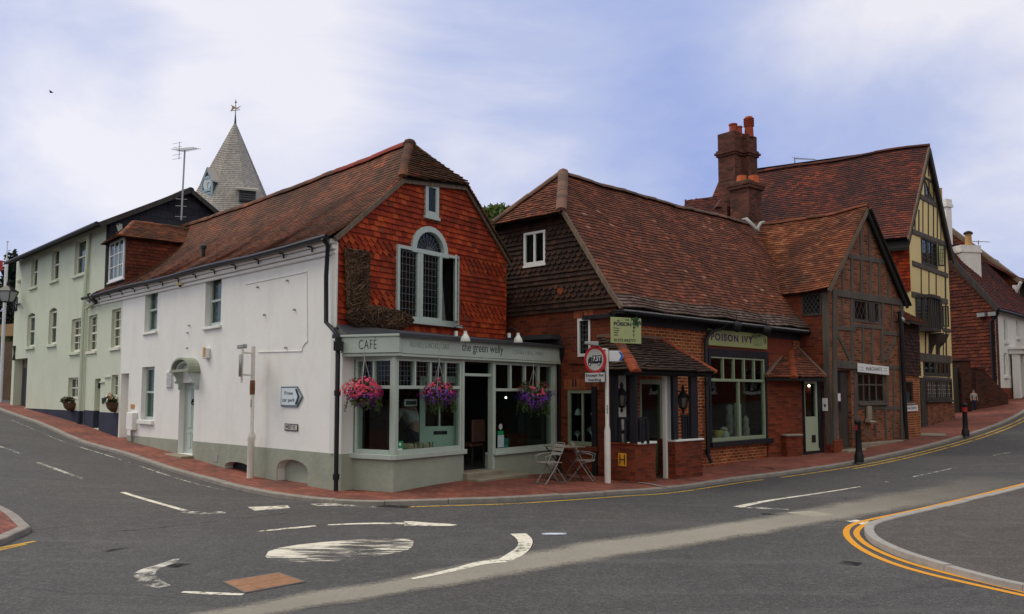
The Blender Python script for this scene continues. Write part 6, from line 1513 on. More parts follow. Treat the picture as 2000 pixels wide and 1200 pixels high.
for px, pt_, w_, ribs in ((1432, 243, .15, 0), (1443, 248, .13, 0), (1463, 229, .17, 1)):
    p = at(px, 264, 29.9); hh = at(px, pt_, 29.9).z - p.z; b = MB()
    prof = [(w_, -.1), (w_ * .92, hh * .85), (w_ * 1.08, hh * .87), (w_ * 1.08, hh), (w_*.8, hh)] if not ribs else [(w_, -.1), (w_*.9, hh*.42)] + sum([[(w_*.95, hh*(.45 + k*.1)), (w_*1.18, hh*(.48 + k*.1)), (w_*.95, hh*(.52 + k*.1))] for k in range(5)], []) + [(w_*.8, hh)]
    b.lathe(p, prof, 16); b.build('chimney_pot', M_pot, c1, smooth=40)
c2 = thing('chimney_stack', 'short mossy brick chimney with two stubby orange pots behind the brick shop ridge', 'chimney', at(1457, 440, 27.6))
cc = at(1457, 400, 27.6); zt = at(1457, 366, 27.6).z; z0 = at(1457, 452, 27.6).z - 1.2; b = MB()
for g, za, zb_ in ((0, z0, zt - .12), (.07, zt - .12, zt - .02), (.1, zt - .02, zt + .08)): qbox(b, cc.x, cc.y, za, .8, .72, zb_ - za, .72, g)
b.build('shaft', M_chim, c2)
b = MB(); p = at(1418, 410, 28.2); b.wbox((p.x, p.y, p.z - 1.2), .7, .55, 1.25, .72); q = at(1418, 408, 28.2); b.hexa([q + V((-.42, -.3, 0)), q + V((.42, -.3, 0)), q + V((.42, .3, 0)), q + V((-.42, .3, 0))], [q + V((-.2, -.15, .32)), q + V((.42, -.15, .32)), q + V((.42, .2, .32)), q + V((-.2, .2, .32))]); b.build('stepped_shoulder', M_chim, c2)
b = MB(); b.wbox((cc.x, cc.y, zt + .08), .8, .72, .07, .72); b.build('mossy_capping', plain('mossy_mortar', (.10, .085, .03), .95, var=.4, bump=.4), c2)
for px, py, w_ in ((1449, 352, .19), (1472, 347, .20)):
    p = at(px, 364, 27.5); p.z = zt + .1; b = MB(); b.lathe(p, [(w_, 0), (w_*.9, .1), (w_*.82, .26), (w_*.65, .26)], 14); b.build('chimney_pot', plain('bright_terracotta', (.50, .10, .02), .8, var=.25), c2, smooth=40)
# lower roof left of the tall chimney
lr = thing('rear_roof_wing', 'lower brown tiled roof wing seen between the brick shop ridge and the tall chimney', 'roof', at(1400, 440, 32))
a, b_, c_, d_ = at(1340, 401, 33), at(1440, 380, 31.5), at(1440, 470, 29), at(1340, 470, 30); tl = MB(); un = MB()
tiles(tl, [d_, c_, b_, a], V((0, -1, 1)), .12, .19, .03, .012, under=un); ridge(tl, a, b_, .12, .4); lo = tl.build('roof_slope', M_roofbig, lr, uv=False); un.build('roof_underlay', M_under, lr, uv=False)
b = MB(); b.hexa([d_ - V((0, 0, .3)), c_ - V((0, 0, .3)), b_ + V((0, 3, -.3)), a + V((0, 3, -.3))], [d_ - V((0, 0, .1)), c_ - V((0, 0, .1)), b_ - V((0, 0, .08)), a - V((0, 0, .08))]); b.build('gable_wall', M_brickd, lr)

# ================================================================== BROWN TILE-HUNG HOUSE, WHITE FRONT
br = thing('tile_hung_house', 'brown tile-hung house flank with white stuccoed street front, far right', 'house', gz(pt(1940, 36.3)))
zB1 = BS.uz(1950, 603)[1]; uB0 = BS.uz(1853, 520)[0]; zBr = BS.uz(1855, 506)[1]
mb = MB(); mb.wall(BS, [(-3, 0), (BS.L, 0), (BS.L, zB1), (uB0, zBr), (-3, zBr + 2)], (), .1, .2); mb.build('flank_wall', M_chim, br)
zBb = BS.uz(1900, 745)[1]
tl = MB(); tiles(tl, [BS.P(uB0 - .8, .05, zBb), BS.P(BS.L, .05, zBb), BS.P(BS.L, .05, zB1), BS.P(uB0 - .8, .05, zBr + .45)], BS.n, .155, .24, .032, .012); tl.build('tile_hanging', M_hangbr, br, uv=False)
wh = [BF.rect(1961, 622, 1968, 668), BF.rect(1961, 690, 1968, 735), BF.rect(1985, 622, 1991, 660)]
mb = MB(); mb.wall(BF, [(.0, 0), (BF.L + 6, 0), (BF.L + 6, zB1 + .1), (0, zB1 + .1)], [recess(r) for r in wh], .2, .03); mb.build('street_front', M_white, br)
for r in wh: window(br, BF, r, -.1, M_wframe, .07, (.5,), (.5,), .04, sill=(.08, .08, .1))
b = MB(); b.box(BF, 0, BF.L + 6, 0, .04, 0, BF.uz(1965, 758)[1]); b.build('plinth', M_brickd, br)
dhx = BF.uz(1977, 720)[0]; dz_ = BF.uz(1977, 693)[1]; b = MB()
b.box(BF, dhx - .55, dhx + .75, 0, .55, dz_, dz_ + .2); b.box(BF, dhx - .65, dhx + .85, 0, .65, dz_ + .2, dz_ + .32); b.box(BF, dhx - .45, dhx - .2, .1, .4, dz_ - 3.4, dz_); b.box(BF, dhx + .4, dhx + .65, .1, .4, dz_ - 3.4, dz_); b.build('door_case', M_white, br, bevel=.02)
b = MB(); b.box(BF, dhx - .2, dhx + .4, .01, .05, 1.2, dz_ - .1); b.build('door', M_black, br)
sl_ = (zBr - zB1) / (BS.L - uB0)
un = MB(); p1, p2 = BF.P(-.3, .2, zB1 + .02), BF.P(BF.L + 6, .2, zB1 + .02); q1 = p1 - BS.u * 3.2 + V((0, 0, sl_ * 3.2)); q2 = q1 + (p2 - p1)
tl = MB(); tiles(tl, [p1, p2, q2, q1], BF.n + V((0, 0, 1)), .13, .2, .03, .012, under=un); tl.build('roof', M_roofbig, br, uv=False); un.build('roof_underlay', M_under, br, uv=False)
b = MB(); b.beam(p1 - V((0, 0, .08)), q1 - V((0, 0, .08)), .1, .22, BS.n); b.build('bargeboard', M_barge, br)
b = MB(); b.tube([p1 - V((0, 0, .1)), p2 - V((0, 0, .1))], .08, 6); u_, z_ = BS.uz(1936, 620, .1); b.tube([p1 - V((0, 0, .1)), BS.P(u_ + .3, .15, z_ + .1), BS.P(u_, .12, z_ - .2), BS.P(u_, .12, 1.3)], .07, 8); b.build('gutter_and_downpipe', M_black, br, smooth=40)
b = MB(); u_, z_ = BS.uz(1918, 614, .1)
for k in range(2): b.box(BS, u_ - .15 + k*.5, u_ + .2 + k*.5, .05, .25, z_ - .12, z_ + .05)
b.build('flood_light', M_gal, br)
wc = thing('chimney_stack', 'squat white-painted chimney with one buff pot behind the tile-hung flank at far right', 'chimney', at(1888, 540, 39))
p = at(1887, 545, 39); zt = at(1887, 482, 39).z; b = MB(); b.wbox((p.x, p.y, p.z - 1), 1.02, .8, zt - p.z + 1 - .35, .15); b.wbox((p.x, p.y, zt - .35), 1.12, .9, .1, .15); b.wbox((p.x, p.y, zt - .25), 1.06, .84, .25, .15); b.build('shaft', M_chimw, wc)
p = at(1892, 484, 38.9); p.z = zt; b = MB(); b.lathe(p, [(.16, -.1), (.14, .52), (.17, .54), (.17, .58)], 12); b.build('chimney_pot', M_potbuff, wc); b = MB(); b.lathe(p + V((0, 0, .58)), [(.2, 0), (.22, .05), (.15, .12), (.05, .16)], 10); b.build('pot_cowl', M_black, wc)
tc_ = thing('chimney_stack', 'slim tall white-painted chimney beside the yellow gable', 'chimney', at(1852, 500, 40.5))
p = at(1849, 500, 40.5); zt = at(1849, 391, 40.5).z; b = MB(); b.wbox((p.x, p.y, p.z - 2), .42, .42, zt - p.z + 1.6, .5); b.wbox((p.x, p.y, zt - .4), .55, .55, .15, .5); b.wbox((p.x, p.y, zt - .25), .47, .47, .25, .5); b.build('shaft', M_chimw, tc_)
p = at(1836, 380, 40.7); b = MB(); b.lathe(p, [(.1, -.8), (.1, .28), (.12, .3)], 10); b.build('chimney_pot', M_potbuff, tc_)
b2 = thing('tile_hung_house', 'further tile-hung gable rising behind the squat white chimney', 'house', at(1930, 600, 44))
XF = Fr((at(1858, 600, 46.5).x, 46.5), (at(1990, 600, 42.5).x, 42.5)); q = [XF.uz(1858, 450), XF.uz(1990, 549)]
mb = MB(); o2 = [(q[0][0] - 2, 1), (q[1][0], 1), (q[1][0], q[1][1]), (q[0][0], q[0][1]), (q[0][0] - 2, q[0][1] - 1.6)]; mb.wall(XF, o2, (), .1, .3); mb.build('flank_wall', M_under, b2)
tl = MB(); tiles(tl, [XF.P(u, .04, max(z, 5)) for u, z in o2], XF.n, .18, .27, .035, .012); tl.build('tile_hanging', M_hangbr, b2, uv=False)
b = MB(); b.beam(XF.P(q[0][0], .05, q[0][1] + .05), XF.P(q[1][0] + .2, .05, q[1][1] - .1), .2, .2, XF.n); b.beam(XF.P(q[0][0], .05, q[0][1] + .05), XF.P(q[0][0] - 2, .05, q[0][1] - 1.5), .2, .2, XF.n); b.build('verge', M_bargelt, b2)
b = MB(); u_, z_ = XF.uz(1984, 560, .2); b.tube([XF.P(u_ + .3, .2, z_ + .2), XF.P(u_, .2, z_ - .3), XF.P(u_ - .15, .2, z_ - 2.5)], .08, 6); b.build('downpipe', M_wframe, b2)
b = MB(); XR = Fr((XF.P(q[1][0], 0, 0).x, XF.P(q[1][0], 0, 0).y), (XF.P(q[1][0], 0, 0).x + 4, XF.P(q[1][0], 0, 0).y + 6)); b.box(XR, 0, 7, -.3, 0, 1, q[1][1] - .2); b.build('street_front', M_white, b2)
b = MB(); b.hexa([XR.P(-.1, .5, q[1][1] - .3), XR.P(7, .5, q[1][1] - .3), XR.P(7, -5, q[1][1] + 3.6), XR.P(-.1, -5, q[1][1] + 3.6)], [XR.P(-.1, .5, q[1][1] - .15), XR.P(7, .5, q[1][1] - .15), XR.P(7, -5, q[1][1] + 3.75), XR.P(-.1, -5, q[1][1] + 3.75)]); b.build('roof', M_roofbig, b2)
b3 = thing('terrace_house', 'pale house front beyond, cut by the right edge of the picture', 'house', gz(pt(2010, 46)))
b = MB(); f = Fr(pt(1992, 46), pt(2060, 50)); b.box(f, 0, f.L, -4, 0, 0, f.uz(2000, 570)[1]); b.build('wall', stucco('buff_render', (.5, .42, .3)), b3)
b = MB(); b.hexa([f.P(-.3, .3, f.uz(2000, 572)[1]), f.P(f.L, .3, f.uz(2000, 572)[1]), f.P(f.L, -4, f.uz(2000, 572)[1]), f.P(-.3, -4, f.uz(2000, 572)[1])], [f.P(-.3, .3, f.uz(2000, 548)[1]), f.P(f.L, .3, f.uz(2000, 548)[1]), f.P(f.L, -4, f.uz(2000, 530)[1]), f.P(-.3, -4, f.uz(2000, 530)[1])]); b.build('roof', M_roofbig, b3)
# garden wall with pier
GW = Fr(pt(1862, 34.6), pt(1958, 35.4))
gw = thing('garden_wall', 'dark brick garden wall with tall capped pier below the tile-hung house', 'wall', gz(pt(1900, 34.8)))
gz_ = gw.location.z - .3; b = MB(); zt = GW.uz(1940, 722)[1]; ze = GW.uz(1950, 770)[1]
ud = GW.uz(1896, 780)[0]; ue = GW.uz(1907, 780)[0]
b.box(GW, ue, GW.L - .9, -.3, 0, gz_, zt); b.hexa([GW.P(GW.L - .9, -.3, gz_), GW.P(GW.L + .3, -.3, gz_), GW.P(GW.L + .3, 0, gz_), GW.P(GW.L - .9, 0, gz_)], [GW.P(GW.L - .9, -.3, zt - .1), GW.P(GW.L + .3, -.3, zt - 1.1), GW.P(GW.L + .3, 0, zt - 1.1), GW.P(GW.L - .9, 0, zt - .1)])
b.build('wall', M_walld, gw); b = MB(); b.box(GW, ue, ue + .55, -.36, .06, zt, zt + .1); b.build('coping', M_walld, gw)
b = MB(); p0, p1 = GW.uz(1877, 780)[0], GW.uz(1897, 780)[0]; zp = GW.uz(1887, 706)[1]; b.box(GW, p0, p1, -.4, .05, gz_, zp); b.box(GW, p0 - .06, p1 + .06, -.46, .11, zp, zp + .09); b.box(GW, p0 + .03, p1 - .03, -.35, 0, zp + .09, zp + .16); b.build('pier', M_walld, gw, bevel=.015)
b = MB(); b.box(GW, -.1, p0, -.25, -.1, gz_, GW.uz(1868, 718)[1]); b.build('dark_gate', M_timberd, gw)

# ================================================================== CHURCH SPIRE
ch = thing('church_spire', 'weathered grey shingled church spire with clock dormer and weathervane behind the cafe roof', 'spire', at(460, 470, 62))
apx = at(459.5, 238, 62); cz0 = at(459.5, 470, 62).z; hh = apx.z - cz0
slope = (518 - 385) / 2 * 62 / FPX / (at(0, 238, 62).z - at(0, 383, 62).z)
rb = slope * hh; rot = math.radians(35)
cor = [V((apx.x + rb*1.18*math.cos(rot + k*math.pi/2), apx.y + rb*1.18*math.sin(rot + k*math.pi/2), cz0)) for k in range(4)]
octo = []
for k in range(8):
    a = rot + k * math.pi / 4; r = rb * (1.06 if k % 2 == 0 else .94)
    octo.append(V((apx.x + r*math.cos(a), apx.y + r*math.sin(a), cz0)))
tl = MB(); un = MB()
for k in range(8):
    a, b_ = octo[k], octo[(k+1) % 8]; mid = (a + b_) / 2 - V((apx.x, apx.y, cz0)); tiles(tl, [a, b_, apx], mid + V((0, 0, .5)), .17, .13, .03, .004)
tl.build('spire_shingles', M_shingle, ch, uv=False)
un.raw([p for p in octo] + [apx], [(k, (k+1) % 8, 8) for k in range(8)]); un.v = [tuple(V(p) * 1 + (V((apx.x, apx.y, V(p).z)) - V(p)) * .03) for p in un.v]; un.build('spire_boarding', M_under, ch, uv=False)
b = MB(); b.lathe(apx + V((0, 0, -1.9)), [(.42, 0), (.1, 1.7), (.03, 2.6)], 8); b.build('lead_cap', M_lead, ch)
vn = MB(); vn.tube([apx, apx + V((0, 0, 1.75))], [.05, .03], 6); vn.ball(apx + V((0, 0, 1.55)), .09, 8, 6); vn.tube([apx + V((-.35, 0, .85)), apx + V((.35, 0, .95))], .03, 5)
vo = vn.build('weathervane', M_gal, ch); b = MB()
z_ = apx.z + 1.05; b.hexa([V((apx.x + x, apx.y - .015, z_ + z)) for x, z in ((-.4, -.25), (-.25, .1), (-.4, .3), (-.1, .15), (.1, .05), (.4, .2), (.15, -.05), (-.1, -.02))], [V((apx.x + x, apx.y + .015, z_ + z)) for x, z in ((-.4, -.25), (-.25, .1), (-.4, .3), (-.1, .15), (.1, .05), (.4, .2), (.15, -.05), (-.1, -.02))]); b.build('gilded_cock', plain('tarnished_gilt', (.35, .2, .12), .5, .5), vo)
M_blue = plain('pale_blue_paint', (.30, .42, .45), .5)
def spdormer(name, pxs, pys, Y, m, clock, dirx, nm):
    """little gabled dormer: front corners by pixel, pushed back into the spire"""
    f = Fr((at(pxs[0], 360, Y).x, Y), (at(pxs[1], 360, Y + dirx).x, Y + dirx)); u0, u1 = 0, f.L; z0 = at(pxs[0], pys[1], Y).z; z1 = at(pxs[0], pys[0], Y).z; zm = z0 + (z1 - z0) * .58
    b = MB(); o = [(u0, z0), (u1, z0), (u1, zm), ((u0+u1)/2, z1), (u0, zm)] if clock else [(u0, z0), (u1, z0), (u1, z1), (u0, z1)]
    b.fprism(f, o, 0, -2.6); d = b.build(nm, m, ch)
    if clock:
        c = MB(); 
        for a, e in (((u0, z0), (u0, zm)), ((u1, z0), (u1, zm)), ((u0 - .05, zm - .05), ((u0+u1)/2, z1 + .03)), ((u1 + .05, zm - .05), ((u0+u1)/2, z1 + .03)), ((u0, z0 + .5), (u1, z0 + .5)), ((u0, z0 + .25), (u1, z0 + .25)), ((u0, z0), (u1, z0)), ((u0 + .3, zm + .25), (u1 - .3, zm + .25))):
            c.beam(f.P(a[0], .04, a[1]), f.P(e[0], .04, e[1]), .1, .16, f.n)
        c.build('bargeboards', M_blue, d)
        c = MB(); um = (u0+u1)/2; zc = z0 + .5 + (zm - z0) * .45; R = (u1 - u0) * .40
        c.fprism(f, [(um + R*math.cos(k*math.pi/12), zc + R*1.15*math.sin(k*math.pi/12)) for k in range(24)], .02, .05); cf = c.build('clock_face', plain('pale_clock_face', (.55, .66, .72), .5), d)
        c = MB(); c.beam(f.P(um, .07, zc), f.P(um + R*.6, .07, zc + R*.1), .03, .07, f.n); c.beam(f.P(um, .07, zc), f.P(um + R*.2, .07, zc - R*.75), .03, .06, f.n); c.build('clock_hands', plain('gilt_hands', (.6, .42, .1), .4, .4), cf)
        c = MB(); c.hexa([f.P(u1 + .15, .1, zm - .15), f.P((u0+u1)/2, .1, z1 + .08), f.P((u0+u1)/2, -2.8, z1 + .08), f.P(u1 + .15, -2.8, zm - .15)], [p + V((0, 0, .1)) for p in (f.P(u1 + .15, .1, zm - .15), f.P((u0+u1)/2, .1, z1 + .08), f.P((u0+u1)/2, -2.8, z1 + .08), f.P(u1 + .15, -2.8, zm - .15))])
        c.hexa([f.P(u0 - .15, .1, zm - .15), f.P((u0+u1)/2, .1, z1 + .08), f.P((u0+u1)/2, -2.8, z1 + .08), f.P(u0 - .15, -2.8, zm - .15)], [p + V((0, 0, .1)) for p in (f.P(u0 - .15, .1, zm - .15), f.P((u0+u1)/2, .1, z1 + .08), f.P((u0+u1)/2, -2.8, z1 + .08), f.P(u0 - .15, -2.8, zm - .15))]); c.build('dormer_roof', M_shingle, d)
    else:
        c = MB(); c.hexa([f.P(u0 - .2, .3, z1 - .15), f.P(u1 + .2, .3, z1 - .15), f.P(u1 + .2, -2.6, z1 + .7), f.P(u0 - .2, -2.6, z1 + .7)], [f.P(u0 - .2, .3, z1), f.P(u1 + .2, .3, z1), f.P(u1 + .2, -2.6, z1 + .85), f.P(u0 - .2, -2.6, z1 + .85)]); c.build('dormer_roof', M_shingle, d)
        c = MB()
        for k in range(5): z = z0 + (z1 - z0) * (k + .5) / 5; c.box(f, u0 + .1, u1 - .1, .01, .1, z, z + .1)
        c.build('louvre', M_lead, d)
spdormer('clock', (396, 415), (334, 388), 60.2, M_lead, True, -.7, 'clock_dormer')
spdormer('louvre', (468, 500), (369, 392), 58.9, M_lead, False, .45, 'louvred_dormer')

# ================================================================== TREES
def leafmat(name, c):
    m = MT(name); g = m.n('NewGeometry').outputs['Random Per Island']
    col = m.ramp(g, [(0, sc3(c, .45)), (.5, c), (1, sc3(c, 1.6))])
    d = m.n('BsdfPrincipled', {'Base Color': col, 'Roughness': .6, 'Specular IOR Level': .3}); t_ = m.n('BsdfTranslucent', {'Color': col})
    s = m.n('MixShader', {0: .3, 1: d.outputs[0], 2: t_.outputs[0]}); m.t.links.new(s.outputs[0], m.out.inputs['Surface']); return m.m
M_leaf = leafmat('leaf_green', (.085, .13, .03)); M_conif = leafmat('conifer_green', (.018, .032, .02)); M_bark = timber('bark', (.07, .055, .04))
def leaves(mb, c, R, n, size, flat=1.0):
    c = V(c)
    for _ in range(n):
        d = V((random.gauss(0, 1), random.gauss(0, 1), random.gauss(0, 1))).normalized() * (rnd() ** .45) ; p = c + V((d.x*R[0], d.y*R[1], d.z*R[2]))
        a = V((random.gauss(0, 1), random.gauss(0, 1), random.gauss(0, flat))).normalized(); b = a.cross(V((random.gauss(0, 1), random.gauss(0, 1), random.gauss(0, 1)))).normalized(); s = size * ru(.6, 1.3)
        mb.poly([p - a*s, p - b*s*.45, p + a*s, p + b*s*.45])
def tree(base, h, R, label, n=2600, size=.14):
    b0 = V(base); r = thing('tree', label, 'tree', b0)
    t_ = MB(); tops = []
    t_.tube([b0, b0 + V((.1, .1, h*.35)), b0 + V((0, .2, h*.75))], [h*.03, h*.022, h*.006], 8)
    for k in range(9):
        a = k * 2.4; z = h * ru(.3, .65); e = b0 + V((math.cos(a)*R*.75, math.sin(a)*R*.75, z + h*.2)); t_.tube([b0 + V((0, 0, z)), (b0 + V((0, 0, z)) + e) / 2 + V((0, 0, .2)), e], [h*.012, h*.008, h*.003], 6); tops.append(e)
    t_.build('trunk', M_bark, r, uv=False)
    cr = MB()
    for k in range(26):
        a = rnd() * 6.28; q = rnd() ** .5; z = h * ru(.45, 1.0); rr = R * q * (1.1 - abs(z/h - .65)); c = b0 + V((math.cos(a)*rr, math.sin(a)*rr, z)); s = R * ru(.25, .42)
        leaves(cr, c, (s, s, s*.75), n // 26, size)
    for z, q in ((.97, .3), (.9, .45), (.8, .6)): leaves(cr, b0 + V((.1, 0, h*z)), (R*q, R*q, R*q*.6), 500, size)
    cr.build('crown', M_leaf, r, uv=False)
g_ = at(962, 768, 36); tree((g_.x, g_.y, .2), at(962, 405, 36).z - .2, 2.2, 'leafy green tree rising in the gap between the cafe gable and the brick shop', 5200, .15)
g_ = at(12, 768, 50)
cn = thing('conifer_tree', 'dark conifer at the left edge behind the green house', 'tree', (g_.x, g_.y, 1.2)); b = MB(); b.tube([(g_.x, g_.y, 1.2), (g_.x, g_.y, 10)], [.25, .05], 8); b.build('trunk', M_bark, cn, uv=False)
ht = at(12, 500, 50).z; b = MB()
for k in range(90):
    z = 2.0 + (ht - 2.0) * (k / 90); rr = 1.75 * (1 - k / 95) ** .6 * ru(.6, 1.05); a = k * 2.4
    leaves(b, (g_.x + math.cos(a)*rr*.6, g_.y + math.sin(a)*rr*.6, z), (rr*.6, rr*.6, .5), 60, .17, .4)
b.build('crown', M_conif, cn, uv=False)

# ================================================================== LEFT EDGE: retaining wall, pole, street lantern
RW = Fr(pt(-60, 40), pt(24, 38.5))
rw = thing('retaining_wall', 'brown stone retaining wall topped with grass at the left edge', 'wall', gz(pt(5, 39)))
b = MB(); zt = RW.uz(5, 668)[1]; b.box(RW, 0, RW.L + .6, -.6, 0, .5, zt); b.build('wall', stucco('brown_flint_wall', (.16, .105, .065), .5, .6, .5), rw)
b = MB(); b.box(RW, RW.uz(4, 640)[0], RW.uz(28, 640)[0] + .3, -1, .1, zt + .25, RW.uz(12, 634)[1]); b.build('pier_cap', plain('tan_stone_cap', (.35, .22, .10), .9), rw)
gr_ = MB()
for _ in range(900):
    p = RW.P(ru(0, RW.L + .5), ru(-.9, .02), zt - .02); gr_.poly([p, p + V((ru(-.03, .03), ru(-.03, .03), 0)) + V((.03, 0, 0)), p + V((ru(-.08, .08), ru(-.08, .08), ru(.1, .4)))])
gr_.build('wall_top_grass', leafmat('rough_grass', (.11, .11, .03)), rw, uv=False)
fpole = thing('flagpole', 'thin white flagpole with a small red pennant at the left edge of the picture', 'pole', gz(pt(6, 36)))
p = at(7, 640, 36); b = MB(); b.tube([(p.x, p.y, 1.4), (p.x, p.y, at(7, 505, 36).z)], .07, 8); b.tube([(p.x, p.y, at(7, 505, 36).z), (p.x, p.y, at(7, 473, 36).z)], .02, 6); b.ball((p.x, p.y, at(7, 472, 36).z), .05, 8, 6); b.build('pole', M_wframe, fpole, smooth=40)
b = MB(); p = at(1, 518, 36); b.hexa([p + V((-.4, 0, -.2)), p + V((.09, 0, -.25)), p + V((.09, 0, .2)), p + V((-.4, 0, .25))], [p + V((-.4, .02, -.2)), p + V((.09, .02, -.25)), p + V((.09, .02, .2)), p + V((-.4, .02, .25))]); b.build('pennant', plain('red_cloth', (.4, .04, .03), .8), fpole)
lt = thing('street_lantern', 'black four-sided street lantern on a bracket at the green house corner', 'lamp', at(15, 588, 33.5))
c = at(14, 590, 33.4); b = MB(); b.raw([c + V((x*.15, y*.15, 0)) for x, y in ((-1, -1), (1, -1), (1, 1), (-1, 1))] + [c + V((x*.27, y*.27, .42)) for x, y in ((-1, -1), (1, -1), (1, 1), (-1, 1))], [(0, 1, 2, 3), (0, 1, 5, 4), (1, 2, 6, 5), (2, 3, 7, 6), (3, 0, 4, 7), (4, 5, 6, 7)]); b.build('lantern_glass', plain('frosted_lantern_glass', (.34, .36, .38), .3), lt)
b = MB()
for x, y in ((-1, -1), (1, -1), (1, 1), (-1, 1)): b.tube([c + V((x*.155, y*.155, 0)), c + V((x*.28, y*.28, .43))], .02, 5)
for z, r in ((0, .155), (.43, .28)):
    for (x, y), (x2, y2) in zip(((-1, -1), (1, -1), (1, 1), (-1, 1)), ((1, -1), (1, 1), (-1, 1), (-1, -1))): b.tube([c + V((x*r, y*r, z)), c + V((x2*r, y2*r, z))], .022, 5)
b.raw([c + V((x*.3, y*.3, .44)) for x, y in ((-1, -1), (1, -1), (1, 1), (-1, 1))] + [c + V((0, 0, .72))], [(0, 1, 4), (1, 2, 4), (2, 3, 4), (3, 0, 4)]); b.lathe(c + V((0, 0, .68)), [(.05, 0), (.06, .08), (.02, .2)], 8); b.build('lantern_frame', M_black, lt)
b = MB(); q = T.pix(33, 594, .02); b.tube([c + V((0, 0, -.02)), c + V((.2, .1, -.12)), q], .025, 6); b.tube([q + V((0, 0, -.3)), q + V((0, 0, .3))], .03, 6); b.tube([q + V((0, 0, .02)), T.pix(39, 594, .1)], .03, 6); b.build('bracket', M_black, lt)
b = MB(); q0, q1 = T.pix(28, 573, .3), T.pix(37, 551, .02); b.tube([q0, q1], .02, 6); b.ball(T.pix(37, 549, .05), .09, 8, 6); solo(b, 'flag_socket', M_cream, 'slim angled wall rod with a round cream end above the street lantern', 'bracket', q1)

# ================================================================== AERIALS
def aerial(label, px, py0, py1, Y, boom, els, name='tv_aerial', rungs=True):
    a = at(px, py0, Y); b_ = at(px + (7 if rungs else 0), py1, Y); r = thing(name, label, 'aerial', a)
    m = MB(); m.tube([a, b_], .028, 6)
    if rungs:
        for k in (.3, .2, .05): q = a + (b_ - a) * k; m.tube([q + V((-.22, 0, 0)), q + V((.12, .1, 0))], .012, 5)
    m.build('mast', M_gal, r)
    m = MB(); d0, d1 = at(boom[0], boom[1], Y), at(boom[2], boom[3], Y - .6); m.tube([d0, d1], .016, 5); dd = (d1 - d0)
    for k in range(els): q = d0 + dd * (k / (els - 1)); s = .16 + .10 * (1 - k / els); v = V((dd.y, -dd.x, 0)).normalized(); m.tube([q - v*s + V((0, 0, .02)), q + v*s], .008, 4)
    if rungs:
        q = d0 + dd * .12
        for z in (-.28, -.14, .12, .26): m.tube([q + V((-.28, .1, z)), q + V((.1, -.1, z))], .008, 4)
        m.tube([q + V((-.02, 0, -.3)), q + V((-.02, 0, .3))], .012, 4)
    m.build('antenna', M_gal, r)
aerial('tall television aerial on a banded mast in front of the slate gable', 354, 430, 293, 27.3, (347, 295, 383, 290), 9)
aerial('small television aerial pointing right on the yellow house roof ridge', 1552, 331, 309, 34, (1552, 310, 1592, 312), 12, rungs=False)
aerial('thin dark aerial beside the buff pot of the squat white chimney', 1911, 478, 470, 42, (1899, 472, 1932, 473), 10, rungs=False)
# bird in the sky
p = at(100, 181, 60); b = MB(); b.raw([p + V(v) for v in ((-.12, 0, 0), (.12, 0, .02), (0, .35, .12), (.02, -.3, .1), (0, 0, .06), (0, 0, -.05))], [(0, 4, 2), (4, 1, 2), (0, 3, 4), (4, 3, 1), (0, 5, 1, 4), (0, 2, 5), (1, 5, 2), (0, 5, 3), (1, 3, 5)])
solo(b, 'bird', M_black, 'tiny dark bird flying in the sky at upper left', 'bird', p)

# ================================================================== SIGNS AND STREET FURNITURE
M_bluegrey = plain('blue_grey_sign_edge', (.12, .17, .22), .5)
M_palesign = plain('pale_blue_sign_face', (.62, .72, .76), .4, var=.06)
def outline_board(root, fr, pts, v0, v1, name, m): b = MB(); b.fprism(fr, pts, v0, v1); return b.build(name, m, root, bevel=.004)
# free car park sign
a, b_, z0, z1 = W.rect(551, 755, 593, 795); fs_ = thing('car_park_sign', 'pale blue arrow-shaped Free car park sign on the white wall', 'sign', W.P((a+b_)/2, 0, z0))
k = (b_ - a) * .24
outline_board(fs_, W, [(a, z0), (b_ - k, z0), (b_, (z0+z1)/2), (b_ - k, z1), (a, z1)], .01, .03, 'border', M_bluegrey)
e = .035; outline_board(fs_, W, [(a + e, z0 + e), (b_ - k - e*.3, z0 + e), (b_ - e*1.4, (z0+z1)/2), (b_ - k - e*.3, z1 - e), (a + e, z1 - e)], .031, .034, 'face', M_palesign)
h_ = z1 - z0; x0 = a + (b_ - a) * .38
text(fs_, W, 'Free', x0, z0 + h_*.67, .036, h_*.17, M_ink, (b_-a)*.38); text(fs_, W, 'car park', x0, z0 + h_*.33, .036, h_*.17, M_ink, (b_-a)*.58)
x1 = b_ - k * 1.35; outline_board(fs_, W, [(x1, z0 + h_*.12), (x1 + k*.4, z0 + h_*.12), (x1 + k*.95, z0 + h_*.5), (x1 + k*.4, z0 + h_*.88), (x1, z0 + h_*.88), (x1 + k*.5, z0 + h_*.5)], .0345, .038, 'chevron', M_ink)
a, b_, z0, z1 = W.rect(557, 828, 583, 842); ns = thing('street_nameplate', 'small black-edged WEST ST. nameplate on the white wall', 'sign', W.P((a+b_)/2, 0, z0))
outline_board(ns, W, [(a, z0), (b_, z0), (b_, z1), (a, z1)], .01, .02, 'border', M_ink); outline_board(ns, W, [(a+.02, z0+.02), (b_-.02, z0+.02), (b_-.02, z1-.02), (a+.02, z1-.02)], .021, .024, 'face', plain('old_nameplate_white', (.55, .53, .47), .5, var=.2)); text(ns, W, 'WEST ST.', (a+b_)/2, (z0+z1)/2, .026, (z1-z0)*.5, M_ink, (b_-a)*.80)
